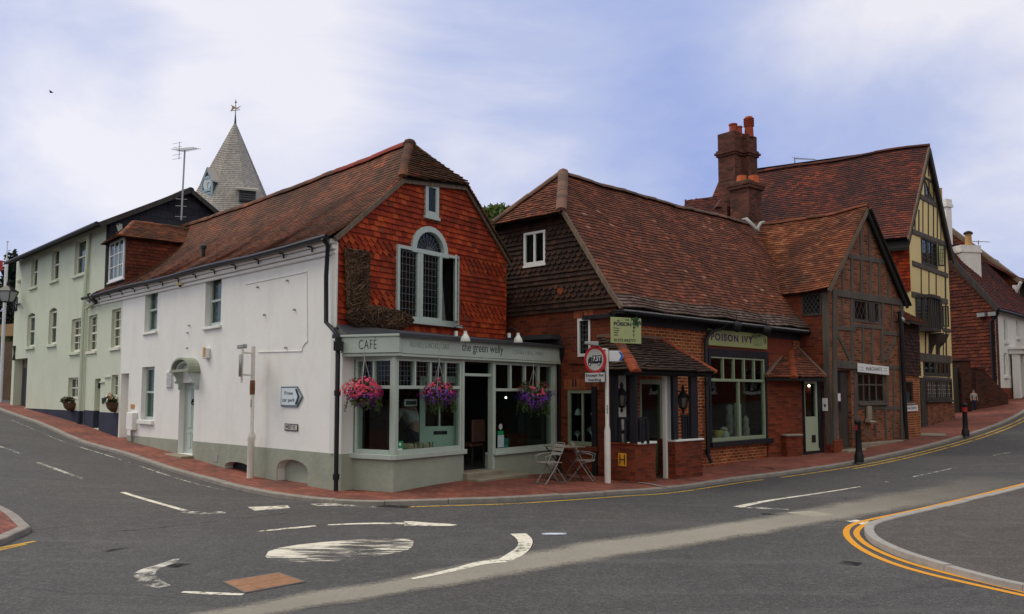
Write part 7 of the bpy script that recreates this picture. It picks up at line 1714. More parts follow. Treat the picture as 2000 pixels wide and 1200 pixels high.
# alarm boxes, meter box, yellow plate
a, b_, z0, z1 = W.rect(403, 680, 411, 701); ab = thing('alarm_box', 'white and yellow slim alarm box on the white wall right of the door hood', 'alarm', W.P((a+b_)/2, 0, z0))
b = MB(); b.box(W, a, b_, .002, .1, z0, z1); b.build('case', M_wframe, ab, bevel=.02); b = MB()
for q in range(5): z = z0 + (z1-z0)*(.15 + q*.16); b.hexa([W.P(a+.05, .1, z), W.P(b_-.05, .1, z), W.P(b_-.05, .1, z+.07), W.P(a+.05, .1, z+.07)], [W.P(a+.05, .105, z+.02), W.P(b_-.05, .105, z), W.P(b_-.05, .105, z+.07), W.P(a+.05, .105, z+.06)])
b.build('yellow_emblem', plain('alarm_yellow', (.6, .33, .05), .5), ab)
a, b_, z0, z1 = W.rect(352, 547, 363, 558); ab = thing('alarm_box', 'small faded yellow alarm box under the eaves of the white wall', 'alarm', W.P((a+b_)/2, 0, z0))
b = MB(); b.hexa([W.P(a, .002, z0), W.P(b_, .002, z0), W.P(b_, .12, z0), W.P(a, .12, z0)], [W.P(a+.06, .002, z1), W.P(b_-.06, .002, z1), W.P(b_-.06, .08, z1), W.P(a+.06, .08, z1)]); b.build('case', plain('faded_yellow_plastic', (.62, .52, .2), .5), ab, bevel=.015)
b = MB(); b.lathe(W.P((a+b_)/2, .06, z0 - .04), [(.04, 0), (.04, .05)], 8); b.build('strobe', M_black, ab)
a, b_, z0, z1 = W.rect(249, 806, 261, 840, .1); mt_ = thing('meter_box', 'white upright meter box with a pipe below, by the passage on the white wall', 'meter', W.P((a+b_)/2, 0, z0))
b = MB(); b.box(W, a, b_, .002, .14, z0, z1); b.build('case', M_white, mt_, bevel=.012); b = MB(); b.tube([W.P((a+b_)/2, .06, z0), W.P((a+b_)/2, .06, z0 - .6)], .03, 6); b.build('pipe', M_gal, mt_)
a, b_, z0, z1 = W.rect(256, 790, 263, 799); b = MB(); b.box(W, a, b_, .002, .015, z0, z1); solo(b, 'hydrant_plate', plain('orange_plate', (.55, .26, .03), .5, var=.3), 'small orange yellow plate above the white meter box', 'plate', W.P((a+b_)/2, 0, z0))
# H hydrant sign on the porch
u_, z_ = QF.uz(1216, 898, 0); u_, z_ = QS.uz(1216, 898); hs_ = thing('hydrant_sign', 'yellow H hydrant sign on the brick porch wall', 'sign', QS.P(u_, 0, z_ - .12))
M_hy = plain('hydrant_yellow', (.80, .36, .02), .5, var=.08); b = MB(); b.box(QS, u_ - .10, u_ + .10, .005, .012, z_ - .13, z_ + .13); b.build('plate', M_hy, hs_, bevel=.005)
b = MB(); b.box(QS, u_ - .07, u_ - .045, .0125, .016, z_ - .1, z_ + .1); b.box(QS, u_ + .045, u_ + .07, .0125, .016, z_ - .1, z_ + .1); b.box(QS, u_ - .045, u_ + .045, .0125, .016, z_ - .012, z_ + .012); b.build('letter_h', M_ink, hs_)
# white signpost on the side street with a back-turned box sign
pb = W.pix(489, 930, .22); zb_ = hz(pb.x, pb.y) + PAV; zt_ = W.uz(497, 672, .22)[1]; zk_ = W.uz(490, 848, .22)[1]
sp_ = thing('sign_post', 'thick-based white post with a side-on sign frame against the white wall', 'post', (pb.x, pb.y, zb_))
b = MB(); b.lathe((pb.x, pb.y, zb_ - .05), [(.072, 0), (.07, zk_ - zb_ - .1), (.085, zk_ - zb_ - .06), (.085, zk_ - zb_ + .02), (.05, zk_ - zb_ + .1), (.045, zt_ - zb_)], 14); pw = b.build('pole', M_pole, sp_, smooth=40)
b = MB(); 
for py in (690, 733): z = W.uz(497, py, .22)[1]; q = W.pix(473, py - 1, .5); b.tube([(pb.x, pb.y, z), (q.x, q.y, q.z)], .022, 6)
q0, q1 = W.pix(474, 682, .5), W.pix(472, 748, .5); b.tube([q0, q1], .026, 6); b.build('side_frame', M_pole, sp_)
b = MB(); d_ = W.u; sn = Fr((q0.x, q0.y), ((q0 + W.n*.5).x, (q0 + W.n*.5).y)); c0, c1 = W.pix(470, 692, .55), W.pix(469, 736, .55); cz = (c0.z + c1.z)/2; R = (c0.z - c1.z)/2
b.fprism(W.off(0), [], 0, 0) if False else None
sdv = V((-.33, .944, 0)); pts = [c0*.5 + c1*.5 + sdv * (R*math.cos(t)) + V((.02, 0, R*math.sin(t))) for t in [k*math.pi/12 for k in range(24)]]; b.prism(pts, V((-.944, -.33, 0)) * .05); b.build('sign_disc', M_gal, sp_)
b = MB(); z = W.uz(471, 677, .5)[1]; b.box(W, W.uz(466, 677, .5)[0], W.uz(478, 677, .5)[0], .44, .54, z - .045, z + .045); b.build('sign_lamp', M_gal, sp_, bevel=.015)
b = MB(); z = W.uz(493, 760, .22)[1]; b.lathe((pb.x, pb.y, z - .12), [(.052, 0), (.056, .12), (.052, .3)], 10); b.build('rust_band', plain('rust_stain', (.24, .10, .04), .9, var=.5), sp_)
b = MB()
for k_ in range(3): z_ = W.uz(491, 783 + k_*5, .22)[1]; b.wbox((pb.x - .0 - .01, pb.y - .047, z_ - .025), .03, .004, .05, -.7)
b.build('number_label', M_ink, sp_)
# weight-limit sign pole on the corner
pq = G(1187, 943, PAV); zg_ = hz(pq.x, pq.y) + PAV; YP = pq.y
wp_ = thing('road_sign_post', 'white post carrying a 7.5 tonne weight limit roundel and an arrow sign', 'sign', (pq.x, pq.y, zg_))
zt_ = at(1188, 683, YP).z; zk_ = at(1187, 838, YP).z
b = MB(); b.lathe((pq.x, pq.y, zg_ - .05), [(.062, 0), (.062, zk_ - zg_), (.04, zk_ - zg_ + .12), (.038, zt_ - zg_ + .02), (.03, zt_ - zg_ + .06)], 14); b.build('pole', M_pole, wp_, smooth=40)
PFr = Fr((pq.x - 1, YP - .07), (pq.x + 1, YP - .07)); 
def pz(px, py): return PFr.uz(px, py)
cx_, cz_ = pz(1162, 703); R = (pz(1162, 676)[1] - pz(1162, 731)[1]) / 2
SFr = Fr((0, 0), (1, 0)); yaw = math.radians(-44)          # the roundel is turned towards the side street
ctr = PFr.P(cx_, 0, 0); dirr = V((math.cos(yaw), math.sin(yaw), 0)); SFr.A = ctr - dirr * 1.0; SFr.u = dirr; SFr.n = V((dirr.y, -dirr.x, 0)); SFr.L = 2
def circ(r, n=36): return [(1 + r*math.cos(k*2*math.pi/n), cz_ + r*math.sin(k*2*math.pi/n)) for k in range(n)]
outline_board(wp_, SFr, circ(R), -.015, .0, 'roundel_rim', plain('sign_red', (.50, .02, .025), .4, var=.05))
outline_board(wp_, SFr, circ(R*.77), .001, .004, 'roundel_face', plain('sign_grey_white', (.52, .53, .50), .45))
b = MB(); 
def rb_(x0, x1, z0, z1, v=.0045): b.box(SFr, 1 + x0*R, 1 + x1*R, v, v + .003, cz_ + z0*R, cz_ + z1*R)
rb_(-.24, .62, -.2, .3); rb_(-.60, -.28, -.2, .06); b.fprism(SFr, [(1 - .56*R, cz_ + .06*R), (1 - .28*R, cz_ + .06*R), (1 - .28*R, cz_ + .2*R), (1 - .48*R, cz_ + .2*R)], .0045, .0075); rb_(-.6, .62, -.27, -.2)
for x in (-.45, .38):
    b.fprism(SFr, [(1 + x*R + .13*R*math.cos(k*math.pi/8), cz_ - .3*R + .13*R*math.sin(k*math.pi/8)) for k in range(16)], .0045, .009)
lo_ = b.build('lorry_symbol', M_ink, wp_); b = MB()
for x in (-.45, .38): b.fprism(SFr, [(1 + x*R + .06*R*math.cos(k*math.pi/6), cz_ - .3*R + .06*R*math.sin(k*math.pi/6)) for k in range(12)], .0095, .011)
b.build('wheel_hub', M_paper, lo_)
text(wp_, SFr, '7.5T', 1 + .2*R, cz_ + .05*R, .0085, .30*R, M_paper, .72*R, bold=.02)
a, c_, z0, z1 = PFr.rect(1143, 727, 1180, 748)
b_u = (c_ - a) / math.cos(yaw) / 2; ctr2 = PFr.P((a + c_)/2, 0, 0); uu = (ctr2 - SFr.A).dot(SFr.u)
outline_board(wp_, SFr, [(uu - b_u, z0), (uu + b_u, z0), (uu + b_u, z1), (uu - b_u, z1)], -.012, 0, 'plate', M_ink); outline_board(wp_, SFr, [(uu - b_u + .015, z0 + .015), (uu + b_u - .015, z0 + .015), (uu + b_u - .015, z1 - .015), (uu - b_u + .015, z1 - .015)], .001, .004, 'plate_face', plain('grey_white_plate', (.60, .62, .62), .45))
text(wp_, SFr, 'Except for', uu, z0 + (z1-z0)*.70, .0055, (z1-z0)*.26, M_ink, b_u*1.75, bold=.015); text(wp_, SFr, 'loading', uu, z0 + (z1-z0)*.27, .0055, (z1-z0)*.26, M_ink, b_u*1.2, bold=.015)
a, c_, z0, z1 = PFr.rect(1193, 685, 1223, 706); k_ = (c_ - a)*.24
yaw2 = math.radians(20); AF = Fr((0, 0), (1, 0)); d2 = V((math.cos(yaw2), math.sin(yaw2), 0)); AF.A = V((pq.x + .05, YP - .03, 0)); AF.u = d2; AF.n = V((d2.y, -d2.x, 0)); aw = (c_ - a) / math.cos(yaw2)
outline_board(wp_, AF, [(0, z0), (aw - k_, z0), (aw, (z0+z1)/2), (aw - k_, z1), (0, z1)], -.02, .0, 'arrow_sign', plain('white_arrow_face', (.72, .75, .76), .4, var=.05))
hh = (z1-z0)/2; outline_board(wp_, AF, [(aw - k_*1.7, z0 + .01), (aw - k_*1.0, z0 + .01), (aw - k_*.1, z0 + hh), (aw - k_*1.0, z1 - .01), (aw - k_*1.7, z1 - .01), (aw - k_*.85, z0 + hh)], .001, .005, 'blue_chevron', plain('sign_blue', (.02, .12, .5), .4, var=.05))
b = MB(); z = pz(1170, 671)[1]; q0, q1 = pz(1141, 671)[0], pz(1168, 673)[0]; b.hexa([PFr.P(q0, 0, z - .02), PFr.P(q1, 0, z - .06), PFr.P(q1, .12, z - .06), PFr.P(q0, .12, z - .02)], [PFr.P(q0, 0, z + .03), PFr.P(q1, 0, z + .03), PFr.P(q1, .12, z + .03), PFr.P(q0, .12, z + .03)]); b.build('sign_lamp', M_gal, wp_, bevel=.01)
b = MB(); z = pz(1176, 682)[1]; b.tube([(PFr.P(pz(1170, 682)[0], -.02, z)), (pq.x, pq.y, z)], .018, 6); z = pz(1180, 733)[1]; b.tube([PFr.P(pz(1176, 733)[0], -.03, z), (pq.x, pq.y, z)], .02, 6); b.build('bracket', M_pole, wp_)
b = MB(); b.build if False else None
for i_, ch_ in enumerate('502'): text(wp_, Fr((pq.x - .5, YP - .043), (pq.x + .5, YP - .043)), ch_, .5, at(1187, 794 + i_*5.8, YP).z, .0, .045, M_ink, .03, name='post_number', bold=.02)
# hanging shop sign
HSF = Fr(pt(1195, 17.15), pt(1253, 17.55)); a, c_, z0, z1 = HSF.rect(1194, 621, 1252.5, 671)
hs2 = thing('hanging_sign', 'square olive POISON IVY hanging sign with phone number above the porch', 'sign', HSF.P((a+c_)/2, 0, z0))
outline_board(hs2, HSF, [(a, z0), (c_, z0), (c_, z1), (a, z1)], -.03, 0, 'board', plain('light_olive_board', (.40, .45, .20), .5, var=.08)); hw, hh = c_ - a, z1 - z0
text(hs2, HSF, 'POISON', a + hw*.37, z0 + hh*.74, .002, hh*.14, M_ink, hw*.58, bold=.035)
for i_, ch_ in enumerate('IVY'): text(hs2, HSF, ch_, a + hw*.74, z0 + hh*(.64 - i_*.165), .002, hh*.12, M_ink, hw*(.03 if ch_ == 'I' else .08), bold=.03)
for i_, wd in enumerate(('Flowers', 'Candles', 'Gifts', 'Cards')): text(hs2, HSF, wd, a + hw*(.09 + .011*len(wd)), z0 + hh*(.58 - i_*.09), .002, hh*.045, M_ink, hw*.028*len(wd), bold=.02)
text(hs2, HSF, '01273 842777', a + hw*.44, z0 + hh*.11, .002, hh*.105, M_ink, hw*.72, bold=.015)
ivy_leaves(hs2, HSF, [(a + hw*.7, z0 + hh*.9), (a + hw*.85, z0 + hh*.88), (a + hw*.86, z0 + hh*.75)], .001, M_ivyleaf, .045, 60); ivy_leaves(hs2, HSF, [(a + hw*.18, z0 + hh*.88), (a + hw*.45, z0 + hh*.9), (a + hw*.6, z0 + hh*.93)], .001, M_ivyleaf, .02, 25)
b = MB(); zt_ = z1 + .14; b.tube([HSF.P(a + .08, -.015, zt_), HSF.P(c_ - .05, -.015, zt_)], .015, 6)
for x in (a + .1, c_ - .1): b.tube([HSF.P(x, -.015, z1), HSF.P(x, -.015, zt_)], .009, 5)
b.tube([HSF.P(a + .08, -.015, zt_), PS.P(uC - .2, 0, zt_)], .018, 6); b.tube([HSF.P(a + .5, -.015, zt_), PF.P(.35, 0, zt_ + .02)], .014, 6); b.build('hanger', M_black, hs2)
# timber shop signs and the poster
a, c_, z0, z1 = MF.rect(1669.5, 711, 1730, 731); ms_ = thing('shop_nameboard', 'wide white MARCHANTS nameboard over the timber shop window', 'sign', MF.P((a+c_)/2, .06, z0))
outline_board(ms_, MF, [(a, z0 + .05), (c_, z0 - .02), (c_, z1 - .07), (a, z1)], .07, .10, 'board', M_paper); M_grink = plain('grey_lettering', (.12, .10, .09), .6)
text(ms_, MF, 'MARCHANTS', (a+c_)/2, (z0+z1)/2 - .01, .102, (z1-z0)*.36, M_grink, (c_-a)*.5)
b = MB()
for s_ in (-1, 1): x = (a+c_)/2 + s_*(c_-a)*.38; b.box(MF, x - .1, x + .1, .1005, .103, (z0+z1)/2 + .03, (z0+z1)/2 + .04); b.box(MF, x - .1, x + .1, .1005, .103, (z0+z1)/2 - .05, (z0+z1)/2 - .04)
b.build('ornament', M_grink, ms_)
a, c_, z0, z1 = LK.rect(1765.5, 792, 1791, 803.5); ms_ = thing('shop_nameboard', 'small white MARCHANTS board under the link building window', 'sign', LK.P((a+c_)/2, 0, z0)); outline_board(ms_, LK, [(a, z0), (c_, z0), (c_, z1), (a, z1)], .01, .03, 'board', M_paper); text(ms_, LK, 'MARCHANTS', (a+c_)/2, (z0+z1)/2, .032, (z1-z0)*.4, M_grink, (c_-a)*.75)
a, c_, z0, z1 = MS.rect(1606, 778, 1616.5, 803, .05); ps_ = thing('poster_board', 'small white poster with a black map pin beside the green side door', 'poster', MS.P((a+c_)/2, 0, z0)); outline_board(ps_, MS, [(a, z0), (c_, z0), (c_, z1), (a, z1)], .03, .05, 'board', M_paper)
um, zm = (a+c_)/2, z0 + (z1-z0)*.45; r_ = (c_-a)*.22; outline_board(ps_, MS, [(um + r_*math.cos(math.radians(-30 + k*20)), zm + r_*math.sin(math.radians(-30 + k*20))) for k in range(13)] + [(um, zm - r_*2.1)], .051, .054, 'map_pin', M_ink)
# bollards
def bollard(px, py, label, first=[None]):
    p = G(px, py, PAV); z = hz(p.x, p.y) + PAV
    if first[0] is None:
        r = thing('bollard', label, 'bollard', (p.x, p.y, z), 'bollards along the kerb')
        b = MB(); c = V((p.x, p.y, z - .03)); b.lathe(c, [(.115, 0), (.115, .18), (.09, .23), (.08, .28), (.068, .95), (.085, .98), (.09, 1.02), (.08, 1.06), (.045, 1.09)], 12); b.build('post', M_black, r, smooth=35)
        b = MB(); b.wbox(c + V((-.062, -.045, .80)), .035, .035, .14, .6); b.build('reflector', plain('red_reflector', (.35, .02, .015), .4), r)
        first[0] = r
    else:
        r = first[0].copy(); COL.objects.link(r); r.location = (p.x, p.y, z); r['label'] = label
        for ch_ in first[0].children: q = ch_.copy(); COL.objects.link(q); q.parent = r
        b = MB(); b.lathe(r.location + V((0, 0, .76)), [(.082, 0), (.08, .15)], 12); b.build('red_band', plain('red_band_paint', (.35, .02, .015), .4), r, smooth=35)
    return r
bollard(1678, 901, 'nearer black bollard, in front of the timber shop door'); bollard(1886, 851, 'farther black bollard with red band near the tall capped garden pier')
# ------------------------------------------------------------------ lamps on the shopfronts
def gooseneck(px, py, label, first=[None]):
    u_, z_ = S.uz(px, py, .42)
    if first[0] is None:
        r = thing('gooseneck_lamp', label, 'lamp', S.P(u_, .42, z_), 'white shop lamps over the cafe sign'); c = S.P(u_, .42, z_)
        b = MB(); b.lathe(c + V((0, 0, -.14)), [(.115, 0), (.12, .03), (.10, .1), (.055, .17), (.04, .2), (.04, .25)], 14); b.build('lamp_shade', plain('white_enamel', (.74, .74, .68), .35), r, smooth=50)
        b = MB(); b.tube([c + V((0, 0, .1)), c + V((0, 0, .2)) - S.n*.05, c + V((0, 0, .26)) - S.n*.22, c + V((0, 0, .2)) - S.n*.38, c + V((0, 0, .02)) - S.n*.46], .012, 6); b.build('swan_neck', M_black, r, smooth=60)
        b = MB(); b.box(Fr((c.x - .26, c.y - .0), (c.x, c.y + .1)), 0.06, .12, -.2, -.12, c.z + .0, c.z + .12); b.build('junction_box', M_wframe, r); first[0] = r
    else:
        r = first[0].copy(); COL.objects.link(r); first[0].scale = r.scale = (.8, .8, .8); r.location = S.P(u_, .42, z_); r['label'] = label
        for ch_ in first[0].children: q = ch_.copy(); COL.objects.link(q); q.parent = r
gooseneck(909, 656, 'white gooseneck lamp above the word green on the cafe fascia'); gooseneck(1012, 659, 'white gooseneck lamp above the right end of the cafe fascia')
def spot(px, py, label, first=[None]):
    u_, z_ = PF.uz(px, py, .4)
    if first[0] is None:
        r = thing('spotlight', label, 'lamp', PF.P(u_, .4, z_), 'black spotlights over the shop sign'); c = PF.P(u_, .4, z_)
        b = MB(); b.lathe(c, [(.07, -.12), (.11, -.08), (.12, .0), (.11, .1), (.09, .12)], 12, axis=V((0, 0, -1)) - PF.n*.6); b.build('lamp_head', M_black, r, smooth=50)
        b = MB(); b.tube([c + V((0, 0, .05)), c + V((0, 0, .28)), c + V((0, 0, .32)) - PF.n*.2, c + V((0, 0, .2)) - PF.n*.4], .014, 6); b.build('arm', M_black, r); first[0] = r
    else:
        r = first[0].copy(); COL.objects.link(r); r.location = PF.P(u_, .4, z_); r['label'] = label
        for ch_ in first[0].children: q = ch_.copy(); COL.objects.link(q); q.parent = r
spot(1439, 638, 'black spotlight over the middle of the POISON IVY fascia sign'); spot(1497, 646, 'black spotlight over the right end of the POISON IVY fascia sign')
def wlantern(c, label, first=[None]):
    c = V(c)
    if first[0] is None:
        r = thing('porch_lantern', label, 'lamp', c, 'carriage lanterns in the porch')
        b = MB(); v = [c + V((.075*math.cos(k*math.pi/3), .075*math.sin(k*math.pi/3), -.13)) for k in range(6)] + [c + V((.12*math.cos(k*math.pi/3), .12*math.sin(k*math.pi/3), .1)) for k in range(6)]
        b.raw(v, [(k, (k+1) % 6, 6 + (k+1) % 6, 6 + k) for k in range(6)] + [tuple(range(6)), tuple(range(6, 12))]); b.build('lantern_glass', plain('smoky_lantern_glass', (.10, .10, .09), .2), r)
        b = MB()
        for k in range(6): b.tube([v[k], v[6 + k]], .011, 4); b.tube([v[6+k], v[6 + (k+1) % 6]], .012, 4); b.tube([v[k], v[(k+1) % 6]], .012, 4)
        b.lathe(c + V((0, 0, .1)), [(.14, 0), (.05, .12), (.03, .16), (.045, .19), (.01, .27)], 6); b.lathe(c + V((0, 0, -.27)), [(.01, 0), (.035, .05), (.02, .09), (.08, .13)], 6); b.tube([c + V((-.0, 0, .2)), c + V((-.12, .08, .24)), c + V((-.18, .12, .1))], .016, 5); b.build('lantern_frame', M_black, r); first[0] = r
    else:
        r = first[0].copy(); COL.objects.link(r); r.location = c; r['label'] = label
        for ch_ in first[0].children: q = ch_.copy(); COL.objects.link(q); q.parent = r
wlantern(QS.pix(1214, 781, -.25), 'black carriage lantern on the white porch panel, left of the entrance'); wlantern(QF.pix(1334, 785, -.25), 'black carriage lantern against bare brick, right of the white porch pillar')

# ================================================================== HANGING BASKETS
def petalm(name, c):
    m = MT(name); g = m.n('NewGeometry').outputs['Random Per Island']; col = m.ramp(g, [(0, sc3(c, .6)), (.6, c), (1, (min(1, c[0]*1.15), c[1]*1.6 + .02, c[2]*1.3 + .01))])
    d = m.n('BsdfPrincipled', {'Base Color': col, 'Roughness': .6}); t_ = m.n('BsdfTranslucent', {'Color': col}); s = m.n('MixShader', {0: .3, 1: d.outputs[0], 2: t_.outputs[0]}); m.t.links.new(s.outputs[0], m.out.inputs['Surface']); return m.m
M_pink = petalm('hot_pink_petals', (.80, .06, .17)); M_red = petalm('coral_red_petals', (.80, .08, .09)); M_purp = petalm('violet_petals', (.19, .05, .42)); M_mag = petalm('magenta_petals', (.36, .04, .22)); M_bleaf = leafmat('basket_leaf', (.06, .10, .022)); M_yelp = petalm('yellow_petals', (.75, .5, .02)); M_whtp = petalm('white_petals', (.75, .72, .7))
def flower(mb, p, r, nrm):
    nrm = V(nrm).normalized(); a = nrm.cross(V((.3, .2, 1))).normalized(); b = nrm.cross(a); vs = [p + nrm * r*.15]; n = 10
    for k in range(n):
        t = 2*math.pi*k/n; rr = r * (1 if k % 2 == 0 else .72); vs.append(p + (a*math.cos(t) + b*math.sin(t))*rr + nrm * ru(0, r*.35))
    mb.raw(vs, [(0, 1 + k, 1 + (k+1) % n) for k in range(n)])
def basket(c, R, label, seed, mix, top, group):
    random.seed(seed); c = V(c); r = thing('hanging_basket', label, 'basket', c - V((0, 0, R*.6)), group)
    b = MB(); b.lathe(c + V((0, 0, -R*.62)), [(R*.12, 0), (R*.42, R*.16), (R*.58, R*.4), (R*.6, R*.5)], 14); b.build('wicker_bowl', plain('dark_wicker', (.05, .03, .02), .9), r)
    b = MB()
    for k in range(3): a = k*2.09 + .4; b.tube([c + V((R*.55*math.cos(a), R*.55*math.sin(a), -R*.1)), V((c.x, c.y, top))], .008, 4)
    b.tube([(c.x, c.y, top), (c.x, c.y, top + .12)], .01, 4); b.build('chain', M_gal, r)
    lf = MB()
    for k in range(16):
        a = rnd()*6.28; d = V((math.cos(a)*R*.55*ru(.2, 1), math.sin(a)*R*.55*ru(.2, 1), R*ru(-.6, .45))); leaves(lf, c + d*1.15, (R*.42, R*.42, R*.34), 75, R*.08)
    lf.build('foliage', M_bleaf, r, uv=False)['kind'] = 'stuff'
    tr = MB()
    for k in range(18):
        a = rnd()*6.28; q = c + V((math.cos(a)*R*.75, math.sin(a)*R*.75, -R*.25)); pts = [q]
        for j in range(4): q = q + V((math.cos(a)*R*.1*(1 - j*.3) + ru(-.02, .02), math.sin(a)*R*.1*(1 - j*.3), -R*ru(.12, .26))); pts.append(q)
        tr.tube(pts, .005, 4)
        for q in pts[1:]: leaves(tr, q, (.03, .03, .04), 5, R*.07)
    tr.build('trailing_stems', M_bleaf, r, uv=False)['kind'] = 'stuff'
    parts = {}
    for name, m, n, zlo, zhi, fr_, lo_ in mix:
        b = parts.setdefault(name, (MB(), m))[0]
        lob = [(rnd()*6.28, ru(.6, 1)) for _ in range(4)]
        for _ in range(n):
            a = rnd()*6.28; z = ru(zlo, zhi); q = math.sqrt(max(.05, 1 - (z/1.02)**2)) * ru(.82, 1.12); q *= 1 + .16*math.sin(3*a + seed) + .10*math.sin(5*a + 4*z + seed); z -= (.35*rnd() if z < -.5 and math.sin(2*a + seed) > .3 else 0); d = V((math.cos(a)*q, math.sin(a)*q, z*.72 + .1*math.sin(2*a + seed*2))); flower(b, c + d*R + V((0, 0, R*ru(-.04, .06))), R*fr_*ru(.7, 1.2), d + V((0, 0, .25)) + V((ru(-.3, .3), ru(-.3, .3), ru(-.3, .3))))
    for name, (b, m) in parts.items(): b.build(name, m, r, uv=False)['kind'] = 'stuff'
    return r
bg_ = 'flower baskets hanging along the cafe front'
u_, z_ = SP.uz(711, 764, .35); zc0 = SP.uz(711, 700, .35)[1]
basket(SP.P(u_, .35, z_ + .0), .31, 'hanging basket overflowing with coral and pink flowers, leftmost on the bay', 11, [('coral_flowers', M_red, 90, -.3, .6, .085, 0), ('magenta_flowers', M_mag, 200, -.9, .2, .07, 0), ('violet_flowers', M_purp, 60, -1, -.3, .085, 0), ('pink_flowers', M_pink, 230, -.45, 1, .085, 0)], zc0, bg_)
u_, z_ = S.uz(857, 768, .35); basket(S.P(u_, .35, z_), .31, 'hanging basket half pink half purple, in the middle by the cafe door', 12, [('pink_flowers', M_pink, 75, -.1, 1, .105, 0), ('violet_flowers', M_purp, 330, -.95, .25, .06, 0), ('magenta_flowers', M_mag, 130, -.7, .6, .06, 0)], S.uz(857, 708, .35)[1], bg_)
u_, z_ = S.uz(1042, 772, .35); rb_k = basket(S.P(u_, .35, z_), .37, 'hanging basket mostly deep purple with few pinks, at the cafe right end', 13, [('pink_flowers', M_pink, 45, .1, 1, .10, 0), ('violet_flowers', M_purp, 520, -1.0, .2, .06, 0), ('magenta_flowers', M_mag, 60, -.7, .6, .05, 0)], S.uz(1042, 722, .35)[1], bg_)
random.seed(5)
def wallbasket(fr, px, py, w, label, mix, wall):
    u_, z_ = fr.uz(px, py, .15); r = thing('wall_basket', label, 'basket', fr.P(u_, 0, z_ - .3), 'half-round baskets on the green walls'); b = MB(); n = 10; vs = []; prof = [(.35, -.32), (.8, -.2), (1, -.02)]
    for q, z in prof: vs += [fr.P(u_ + w*q*math.cos(math.pi*k/n), .01 + w*.8*q*math.sin(math.pi*k/n), z_ + z) for k in range(n+1)]
    b.raw(vs, [(j*(n+1)+k, j*(n+1)+k+1, (j+1)*(n+1)+k+1, (j+1)*(n+1)+k) for j in range(2) for k in range(n)] + [tuple(range(n+1)), tuple(range(2*(n+1), 3*(n+1)))]); b.build('wicker_trough', plain('brown_coir', (.10, .055, .025), .95, var=.4, scale=20), r)
    lf = MB(); leaves(lf, fr.P(u_, w*.35, z_ + .07), (w*.8, w*.5, .13), 260, .05); lf.build('foliage', leafmat('dull_foliage', (.06, .045, .022)) if not mix else M_bleaf, r, uv=False)
    for nm, m, n_ in mix:
        b = MB()
        for _ in range(n_): flower(b, fr.P(u_ + ru(-w, w)*.95, ru(.05, w*.8), z_ + ru(.05, .26)), .05, fr.n + V((ru(-.4, .4), ru(-.4, .4), .5)))
        b.build(nm, m, r, uv=False)
wallbasket(T, 133, 786, .38, 'brown wall basket with withered planting below the small green house window', [], 0)
wallbasket(W, 215, 785, .33, 'wall basket of yellow, white and violet pansies beside the passage', [('yellow_pansies', M_yelp, 16), ('violet_pansies', M_purp, 16), ('white_pansies', M_whtp, 12)], 0)

# ================================================================== WICKER BOOT
bt = thing('wicker_boot', 'giant woven twig wellington boot fixed to the red tile-hung gable', 'sculpture', Gb.pix(720, 640, .1))
def bootsec():
    a = [(677, 726, 489), (678, 725, 520), (680, 726, 550), (683, 730, 580), (684, 738, 600), (684, 752, 612)]
    return a
zl = [Gb.uz(700, y, .1) for y in (489, 640)]; M_twig = tilem('brown_twigs', [(0, (.045, .024, .014)), (.6, (.11, .06, .034)), (1, (.20, .125, .075))], (.02, .013, .009), .5)
zb_ = Gb.uz(740, 642, .15)[1]; zt_ = Gb.uz(700, 489, .15)[1]; uL = Gb.uz(677, 560, .15)[0]; uT = Gb.uz(808, 628, .15)[0]; uw = Gb.uz(724, 540, .15)[0] - uL; Hb = zt_ - zb_
def bootpt(s, th):
    """surface of the boot: s 0..1 up the leg, 1..2 along the foot"""
    if s < 1: c = (uL + uw*.5 + .04*s, zt_ - s*(Hb - .32)); return V((c[0] + uw*.5*(1 - .12*s)*math.cos(th), .085 + .075*math.sin(th), c[1]))
    f = s - 1; g = min(1, .2 + f*7); return V((uL + .05 + f*(uT - uL - .05), .10 + .10*g*math.sin(th)*(1 - .35*f*f), zb_ + .20 + .02*f + g*(.24 - .10*f*f)*math.cos(th)*(1 if f < .85 else math.sqrt(max(0, (1 - f)/.15)))))
def fp(p): return Gb.P(p.x, p.y, p.z)
core = MB(); N_ = 14; vs = []
sv = [0, .2, .4, .6, .8, .98]
for s in sv: vs += [fp(bootpt(s, k*2*math.pi/N_) * 1) for k in range(N_)]
core.raw(vs, [(j*N_+k, j*N_+(k+1) % N_, (j+1)*N_+(k+1) % N_, (j+1)*N_+k) for j in range(len(sv)-1) for k in range(N_)] + [tuple(range(N_)), tuple(range((len(sv)-1)*N_, len(sv)*N_))]); vs = []
sv = [1.0, 1.06, 1.12, 1.2, 1.4, 1.6, 1.8, 1.92, 1.99]
for s in sv: vs += [fp(bootpt(s, k*2*math.pi/N_)) for k in range(N_)]
core.raw(vs, [(j*N_+k, j*N_+(k+1) % N_, (j+1)*N_+(k+1) % N_, (j+1)*N_+k) for j in range(len(sv)-1) for k in range(N_)] + [tuple(range(N_)), tuple(range((len(sv)-1)*N_, len(sv)*N_))])
core.build('boot_core', plain('dark_twig_core', (.022, .014, .009), .95), bt, uv=False)
tw_ = MB()
